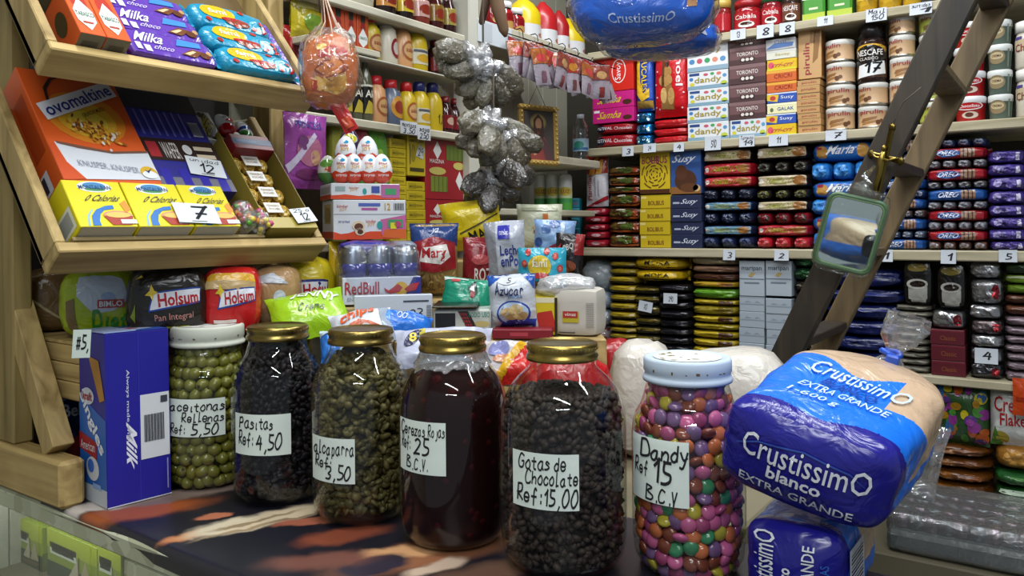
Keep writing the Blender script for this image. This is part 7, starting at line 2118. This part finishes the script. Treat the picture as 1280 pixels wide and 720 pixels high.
SEED = [speck_mat('grey_seed', ['#3d3929', '#514b39', '#5f5944', '#343022'], 260, .4, .12, coat=True), speck_mat('brown_herb', ['#3a3424', '#4a4330', '#322c1e', '#564d38'], 220, .4, .12, coat=True), speck_mat('dark_spice', ['#241f1a', '#2f2922', '#1a1612', '#3a332a'], 220, .4, .12, coat=True)]
SS = {k: [seed_sachet(SEED[k], .050 + .006 * j, .088 + .010 * j, .026) for j in range(2)] for k in range(3)}
SP = {}


def bundle(cpx, cpy, d, n, kinds, reach, name, lab, seed, top):
    """sachets tied by their necks at one knot, splayed out and drooping"""
    r = random.Random(seed)
    c = at(cpx, cpy, d)
    f = facing(c)
    made = []
    for i in range(n):
        k = kinds[i % len(kinds)]
        v = i % 2
        a = (-reach + 2 * reach * ((i * 4) % n) / max(1, n - 1)) * (1.0 if i % 2 else .78) + r.uniform(-.2, .2)
        back = (i % 3) / 2.0
        drop = .0 if i % 2 else .028
        if (k, v) in SP:
            o = SP[(k, v)].copy()
            COL.objects.link(o)
        else:
            o = SP[(k, v)] = SS[k][v].build('seed_sachet')
        off = Vector((math.sin(a) * .010 + r.uniform(-.012, .012), -.030 + .060 * back, -drop - .014 * r.random()))
        off.rotate(Matrix.Rotation(f, 3, 'Z'))
        o.location = c + off
        o.rotation_euler = (-.55 + .9 * back, -a, f + r.uniform(-.4, .4))
        made.append((a, o))
    side = ['far left', 'second from left', 'third from left', 'fourth from left', 'fifth from left', 'sixth from left', 'seventh from left', 'eighth from left', 'ninth from left', 'tenth from left', 'eleventh from left', 'far right']
    made.sort(key=lambda q: q[0])
    for i, (a, o) in enumerate(made):
        tag(o, name + ', ' + (side[i] if i < len(made) - 1 else 'far right') + ' in the ' + lab, 'sachet', lab)
    m = M()
    m.tube([(c.x, c.y, c.z - .03), (c.x, c.y, c.z + .03), (c.x - .002, c.y + .004, top)], .0022, CORD, 6)
    tag(m.build('hanging_cord'), 'cord holding up the ' + lab, 'cord')


bundle(604, 66, 1.84, 12, (0, 0, 1), 1.6, 'grey seed sachet', 'upper hanging bundle', 1, 2.9)
bundle(617, 146, 1.82, 11, (1, 0), 1.6, 'brown herb sachet', 'middle hanging bundle', 2, at(617, 75, 1.82).z)
bundle(620, 200, 1.86, 7, (2, 2), 1.2, 'dark spice sachet', 'lowest hanging bundle', 3, at(622, 150, 1.86).z)
# brown strap
m = M()
p0, p1, p2 = at(612, -60, 1.9), at(606, 10, 1.9), at(601, 30, 1.9)
m.tube([at(622, -160, 1.92), at(616, -60, 1.9), at(607, 5, 1.89), at(602, 28, 1.89), at(600, 30, 1.89)], [.012, .012, .011, .008, .004], mat('#5a4230', 'matte'), 8)
m.tube([at(612, -160, 1.9), at(614, -60, 1.88), at(622, 8, 1.87), at(630, 38, 1.87), at(632, 46, 1.87)], [.014, .016, .017, .012, .004], mat('#6a5038', 'matte'), 8)
tag(m.build('leather_strap'), 'brown strap hanging above the seed sachets', 'strap')
w_, h_ = lsize(598, 640, 58, 30, -.012)
o = lput('notice_card', carton(w_, .008, h_, '#c5ccd0', [('r', .1, .1, .4, .9, '#b5bcc2')], b=.001), 598, 640, 58, -.0085)
tag(o, 'white card fixed to the corner shelf edge behind the brown strap', 'card')
# orange net of snacks hanging at the rack's end
net = empty('snack_net', at(412, 112, 1.46)); p = net.location
net.rotation_euler = (0, 0, facing(p))
tag(net, 'orange net bag of snack packets hanging at the rack end', 'bag')
k = brick(.10, .07, .135, '#b8642a', [('p', [(.2, .45), (.6, .70), (.86, .5), (.5, .28)], '#8a3a14', 2), ('p', [(.25, .46), (.6, .66), (.8, .5), (.5, .32)], '#c2702c', 3), ('e', .62, .24, .28, .20, '#c9a24a', 2), ('e', .62, .24, .20, .14, '#b5862c', 3), ('e', .26, .24, .14, .12, '#c9a24a', 2), ('r', .3, .62, .7, .82, '#b02c1c', 2), ('t', 'KIT', .34, .66, .66, .78, '#e0d0b0', 4), ('e', .35, .8, .1, .08, '#c9a81e', 3), ('e', .8, .75, .12, .1, '#a8241c', 3), ('r', .1, .1, .3, .3, '#a8301c', 2)], p=2.6, amp=.14).build('snack_packets', net); k.location = (0, -.02, -.03)
k = brick(.114, .084, .155, clear_mat('orange_film', (1, .95, .90), .06, 2.2, .06, .7, .02, 24), (), p=2.3, amp=.16).build('clear_film', net); k.location = (0, -.028, -.038)
m = M()
for i in range(9):
    a = i / 9 * 2 * math.pi
    m.tube([(.052 * math.cos(a), .015 + .036 * math.sin(a), .02), (.045 * math.cos(a), .015 + .032 * math.sin(a), .085), (.014 * math.cos(a), .015 + .012 * math.sin(a), .125), (-.012, .015, .19), (-.03, .015, .215)], .0012, mat('#c9a890', 'plastic'), 5)
m.build('net_cord', net)
k = cushion(.028, .07, .008, '#a01c1c', [('r', .2, .1, .8, .4, '#b5482a')], amp=.3, nx=6, nz=8).build('red_tail', net); k.location = (.040, 0, -.075); k.rotation_euler = (0, -.5, 0)
m = M(); m.tube([at(400, 16, 1.45), at(396, -40, 1.45), at(392, -140, 1.45)], .0016, CORD, 6); tag(m.build('hanging_cord'), 'cord above the orange snack net', 'cord')
# shelf-end prices etc: bread hanging at the top of the photo
BLUE, CLEARB = '#0f55bb', clear_mat('bread_bag_clear', (.98, .98, .98), .03, 2.6, .06, .4, .015, 18)
hb = []
for (x0, y0, x1, y1, d, lab, s, nm) in ((712, -60, 898, 42, 1.30, 'big blue bagged loaf hanging at the top of the photo', 3, 1), (752, 20, 902, 62, 1.45, 'lower blue bagged loaf hanging under the big one', 6, 0)):
    p = at((x0 + x1) / 2, y1, d)
    w, h = (x1 - x0) / FPX * d, (y1 - y0) / FPX * d
    pr_ = [('t', 'CrustissimO', .22, .10, .74, .26, '#a9bfe0', 2, {'bold': .02})] if nm else []
    pr_ += [('p', [(.84, .3), (.96, .3), (.98, .7), (.86, .8)], '#b9885a', 2), ('e', .91, .5, .05, .12, '#c95a2a', 3)] if nm else [('p', [(.86, .5), (.98, .4), (.96, .9), (.88, .9)], '#a8b0c0', 2)]
    o = empty('bread_loaf', p, facing(p) + .04)
    tag(o, lab, 'bread', 'hanging bread')
    brick(w * .97, .13, h, BLUE, pr_, p=2.9, amp=.05, n=12).build('loaf_bag', o)
    k = brick(w * 1.03, .14, h * 1.06, CLEARB, (), p=2.7, amp=.08, n=10).build('outer_film', o); k.location = (0, -.005, -h * .03)
m = M(); m.tube([at(800, -58, 1.36), at(800, -160, 1.36), at(800, -420, 1.36)], .002, CORD, 6); tag(m.build('hanging_cord'), 'cord above the hanging blue loaves', 'cord')

# ------------------------------------------------------------------ things hung on the ladder
# brass crucifix
cr = empty('crucifix', on_y(1103, 208, 1.612))
p = cr.location
cr.rotation_euler = (0, math.radians(16), facing(p) - .75)
tag(cr, 'small brass crucifix tied to the front ladder rail', 'crucifix')
BR = mat('#6a5a2a', 'metal')
m = M()
m.box(-.006, .006, 0, .006, -.065, .07, BR, .002); m.box(-.033, .033, 0, .006, .012, .022, BR, .002)
for (x, z) in ((0, -.068), (0, .073), (-.035, .017), (.035, .017)):
    m.add([(x + v[0] * .009, .003 + v[1] * .005, z + v[2] * .009) for v in ICO1[0]], ICO1[1], BR, True)
m.build('cross', cr)
m = M()
m.tube([(0, -.004, .03), (0, -.006, .01), (.002, -.005, -.01), (0, -.006, -.035), (.001, -.004, -.05)], [.004, .007, .0055, .0045, .003], mat('#8f7c3c', 'metal'), 8)
m.tube([(-.030, -.003, .022), (-.016, -.005, .014), (0, -.006, .014), (.016, -.005, .014), (.030, -.003, .022)], [.002, .003, .004, .003, .002], mat('#8f7c3c', 'metal'), 6)
m.add([(v[0] * .0058, -.006 + v[1] * .005, .034 + v[2] * .007) for v in ICO1[0]], ICO1[1], mat('#8f7c3c', 'metal'), True)
m.build('figure', cr)
m = M(); m.tube([(0, .003, .078), (.004, .012, .12), (.02, .03, .15)], .0012, CORD, 5); m.build('tie', cr)
# green-framed mirror in a clear bag
mr = empty('hand_mirror', on_y(1062, 292, 1.575))
p = mr.location
mr.rotation_euler = (math.radians(9), math.radians(15), .23)
tag(mr, 'green-framed mirror in a clear bag hung on the ladder', 'mirror')
W_, H_ = .098, .135
m = M()
GF = mat('#4a6a44', 'plastic')
rr = .014
pts = []
for cx, cz, a0 in ((W_ / 2 - rr, H_ / 2 - rr, 0), (-W_ / 2 + rr, H_ / 2 - rr, 90), (-W_ / 2 + rr, -H_ / 2 + rr, 180), (W_ / 2 - rr, -H_ / 2 + rr, 270)):
    for k in range(5):
        a = math.radians(a0 + k * 22.5)
        pts.append((cx + rr * math.cos(a), 0, cz + rr * math.sin(a)))
m.tube(pts, .0042, GF, 8, True); m.tube([(q[0] * .93, -.002, q[2] * .95) for q in pts], .0022, mat('#6a8a5c', 'plastic'), 6, True)
m.build('green_frame', mr)
m = M(); mm = bpy.data.materials.new('mirror_silver'); mm.use_nodes = True
mm.node_tree.nodes['Principled BSDF'].inputs['Metallic'].default_value = 1
mm.node_tree.nodes['Principled BSDF'].inputs['Roughness'].default_value = .03
mm.node_tree.nodes['Principled BSDF'].inputs['Base Color'].default_value = (.75, .8, .78, 1)
m.box(-W_ / 2 + .004, W_ / 2 - .004, .001, .004, -H_ / 2 + .004, H_ / 2 - .004, mm, .001); m.build('mirror_glass', mr)
m = brick(W_ * 1.12, .022, H_ * 1.22, clear_mat('mirror_bag', (.95, .98, .96), .03, 2.4, .06, .5, .015, 26), (), p=6, amp=.03)
k = m.build('clear_bag', mr); k.location = (0, -.010, -H_ * .58)
m = M(); m.tube([(0, .002, H_ * .62), (.004, .004, H_ * .72), (-.002, .002, H_ * .8), (.010, .03, H_ * .95)], [.03, .012, .007, .003], clear_mat('mirror_bag'), 10); m.build('bag_neck', mr)

# ------------------------------------------------------------------ two bagged loaves at the front right
DB = '#1c1a7a'
SKY = '#1767cf'


def bread_bag(label, p, rz, w, h, L, front, toppr, tail=True, skew=0.0):
    """long loaf in a printed bag: end label towards the camera, blue printed top, clear window and knotted tail at the far end"""
    o = empty('bread_loaf', p, rz)
    tag(o, label, 'bread', 'bread bags at the front')
    m = M()
    nx, ny = 26, 26

    def sec(a, t):
        # a: angle around the section, t: 0..1 along the loaf
        f = 1.0 if t < .62 else 1 - .62 * ((t - .62) / .38) ** 1.6
        e = 1 - max(0, (.06 - t) / .06) ** 2 * .10
        ca, sa = math.cos(a), math.sin(a)
        pw = 4.6
        k = (abs(ca) ** pw + abs(sa) ** pw) ** (-1 / pw)
        nz_ = noise.noise(Vector((ca * 1.6, sa * 1.6, t * 4 + w * 30))) * .045 + noise.noise(Vector((ca * 4, sa * 4, t * 11))) * .02
        return (ca * k * w / 2 * f * e * (1 + nz_) + skew * t, t * L, h / 2 + sa * k * h / 2 * e * (f if t < .62 else 1 - .50 * ((t - .62) / .38) ** 1.5) * (1 + nz_))
    vs, fs = [], []
    NA, NT = 340, 150
    sl_d, sl_b, sl_c = mat(DB, 'film'), mat(SKY, 'film'), BREADW
    fm = []
    for j in range(NT + 1):
        for i in range(NA):
            vs.append(sec(2 * math.pi * i / NA, j / NT))
    base = len(m.v)
    m.v.extend(vs)
    for j in range(NT):
        for i in range(NA):
            q = (i + 1) % NA
            m.f.append((j * NA + i, j * NA + q, (j + 1) * NA + q, (j + 1) * NA + i))
            t, a = (j + .5) / NT, 2 * math.pi * (i + .5) / NA
            wav = .05 * math.sin(a * 3) + .03 * math.sin(a * 7)
            topness = math.sin(a)
            if t < .09 + .5 * wav * (topness > -.3):
                s = sl_d
            elif t < .60 + wav and not (math.cos(a) > .45 and topness > -.35 and t > .30 + wav):
                s = sl_b
            elif topness < -.2:
                s = sl_b
            else:
                s = sl_c
            m.mi.append(m.slot(s)); m.sm.append(True)
    # domed end
    k = 7
    rings = []
    for r_i in range(1, k + 1):
        f = 1 - r_i / k
        rings.append([(sec(2 * math.pi * i / NA, 0)[0] * f, -.016 * (1 - f ** 2.6), h / 2 + (sec(2 * math.pi * i / NA, 0)[2] - h / 2) * f) for i in range(NA)])
    prev = list(range(base, base + NA))
    for rg in rings:
        s0 = len(m.v); m.v.extend(rg); cur = list(range(s0, s0 + NA))
        for i in range(NA):
            q = (i + 1) % NA
            m.f.append((cur[i], cur[q], prev[q], prev[i])); m.mi.append(m.slot(sl_d)); m.sm.append(True)
        prev = cur

    def SF(x, z, o_):
        X, Z_ = (2 * x - 1) * .96, (2 * z - 1) * .94
        r = (abs(X) ** 4.6 + abs(Z_) ** 4.6) ** (1 / 4.6)
        return (X * w / 2 * .9, -.016 * (1 - min(1, r) ** 2.6) - .0018 - o_, h / 2 + Z_ * h / 2 * .9)
    Print(m, SF, 'film', .05).run(front)

    def ST(x, y, o_):
        a = math.radians(142 - 104 * x)
        t = .06 + .56 * y
        q = sec(a, t)
        return (q[0], q[1], q[2] + .0020 + o_)
    Print(m, ST, 'film', .025).run(toppr)
    m.build('printed_bag', o)
    if tail:
        pts = [sec(0, 1)[1]]
        tz = sec(math.pi / 2, 1)[2] * .84
        m2 = M()
        CLR = clear_mat('bread_tail_film', (.96, .98, 1), .10, 1.6, .06, .6, .07, 16)
        base_p = Vector((skew, L * .985, tz))
        prof = [(0, .030), (.014, .018), (.024, .009), (.032, .010), (.046, .020), (.062, .024), (.078, .022)]
        vs, fs = [], []
        for j, (s, r) in enumerate(prof):
            for i in range(22):
                a = 2 * math.pi * i / 22
                rr = r * (1 + .25 * math.sin(i * 2.7 + j) * (j > 2))
                vs.append((base_p.x + rr * math.cos(a) + .12 * s, base_p.y + rr * .5 * math.sin(a) + .15 * s, base_p.z + s))
        for j in range(len(prof) - 1):
            for i in range(22):
                q = (i + 1) % 22
                fs.append((j * 22 + i, j * 22 + q, (j + 1) * 22 + q, (j + 1) * 22 + i))
        m2.add(vs, fs, CLR, True)
        m2.build('bag_tail', o)
        m3 = M()
        m3.tube([(base_p.x + .011 * math.cos(a), base_p.y + .006 * math.sin(a) + .005, base_p.z + .025 + .002 * math.sin(a * 2)) for a in [2 * math.pi * i / 12 for i in range(12)]], .004, mat('#1c4fc0', 'plastic'), 6, True)
        m3.box(base_p.x - .004, base_p.x + .012, base_p.y - .014, base_p.y - .006, base_p.z + .002, base_p.z + .030, mat('#1c4fc0', 'film'), .002)
        m3.build('blue_tie', o)
    return o


BREADW = mat('#b39a80', 'film')
pl, pr_ = at(893, 590, .80), at(1093, 640, .83)
FR = [('p', [(.06, .56), (.2, .70), (.5, .78), (.8, .72), (.95, .56), (.94, .57), (.8, .74), (.5, .80), (.2, .72), (.05, .57)], '#2c4a9c', 1), ('t', 'CrustissimO', .10, .50, .94, .80, '#d9dbe2', 2, {'bold': .01}), ('t', 'blanco', .30, .32, .66, .48, '#d9dbe2', 2, {'bold': .05}), ('t', 'EXTRA GRANDE', .12, .13, .88, .25, '#cfd1da', 2, {'bold': .02})]
TP = [('t', 'CrustissimO', .22, .62, .84, .84, '#b5cdee', 2, {'bold': .01, 'rot': -8}), ('t', 'BLANCO', .34, .48, .70, .60, '#123a94', 2, {'bold': .04, 'rot': -8}), ('t', 'EXTRA GRANDE', .24, .34, .80, .44, '#b5cdee', 2, {'rot': -8}), ('t', '1-600 g', .22, .20, .54, .30, '#b5cdee', 2, {'rot': -8})]
P1 = at(989, 637, .86)
up = bread_bag('upper blue bread bag with a knotted clear tail at the front right', P1, math.radians(5), .180, .108, .27, FR, TP, skew=.040)
up.rotation_euler = (math.radians(14), math.radians(15), math.radians(5))
FL = [('t', 'CrustissimO', .06, .06, .34, .98, '#cfd2da', 2, {'rot': 90, 'bold': .01}), ('t', 'blanco', .40, .2, .54, .60, '#d5d7de', 2, {'rot': 90, 'bold': .05}), ('t', 'GRANDE', .66, .30, .80, .90, '#cfd1da', 2, {'rot': 90, 'bold': .02}), ('t', 'REBANADAS', .86, .1, .95, .7, '#2a5ab0', 2, {'rot': 90, 'bold': .02})]
P2 = at(990, 760, .870)
P2.z = CZ + .005
LH = .100
lo = bread_bag('lower blue bread bag standing under the upper one', P2, math.radians(-1), .106, LH, .24, FL, [], tail=False)
# barcode on the lower bag's side
m = M()
hh = LH
q = Print(m, lambda x, z, o: ((.0555 + o), .02 + .065 * x, hh * (.14 + .62 * z)), 'film')
q.rect(0, 0, 1, 1, '#b5bcc8', 0)
for i in range(13):
    q.rect(.1, .06 + .067 * i, .9, .06 + .067 * i + (.03 if i % 3 else .018), '#22242e', 1)
o = m.build('barcode_panel', lo)
# loose clear film beside the bread
lf = hp('loose_film', 1092, 525, 1160, 622, 1.06, lambda w, h: cushion(w, h, .05, clear_mat('bread_tail_film'), (), amp=.35, seed=31), 'x', 'x', yaw=-12, roll=12)
bpy.context.view_layer.update()
lf.parent = up
lf.matrix_parent_inverse = up.matrix_world.inverted()
del lf['category']
lf['label'] = 'loose clear film sticking out of the bag'
# orange tag at the right edge, yellow sheet at the left edge
hp('orange_packet', 1268, 474, 1300, 521, (on_y(1284, 521, 2.386) - EYE).dot(FW), lambda w, h: cushion(w, h, .012, '#b5411c', [('r', .1, .4, .9, .5, '#8a2a14')], amp=.1, nx=6, nz=8), 'orange packet hanging from the shelf edge over the cereal flakes bag', 'packet').rotation_euler = (0, 0, 0)
hp('wall_poster', -40, 165, 6, 420, 1.45, lambda w, h: carton(w, .003, h, '#b39a1a', [('r', 0, 0, 1, .3, '#b5c0a8'), ('r', .9, .6, .95, .9, '#8a2a1c')], b=.0005), 'yellow and pale green printed sheet behind the rack post', 'poster')
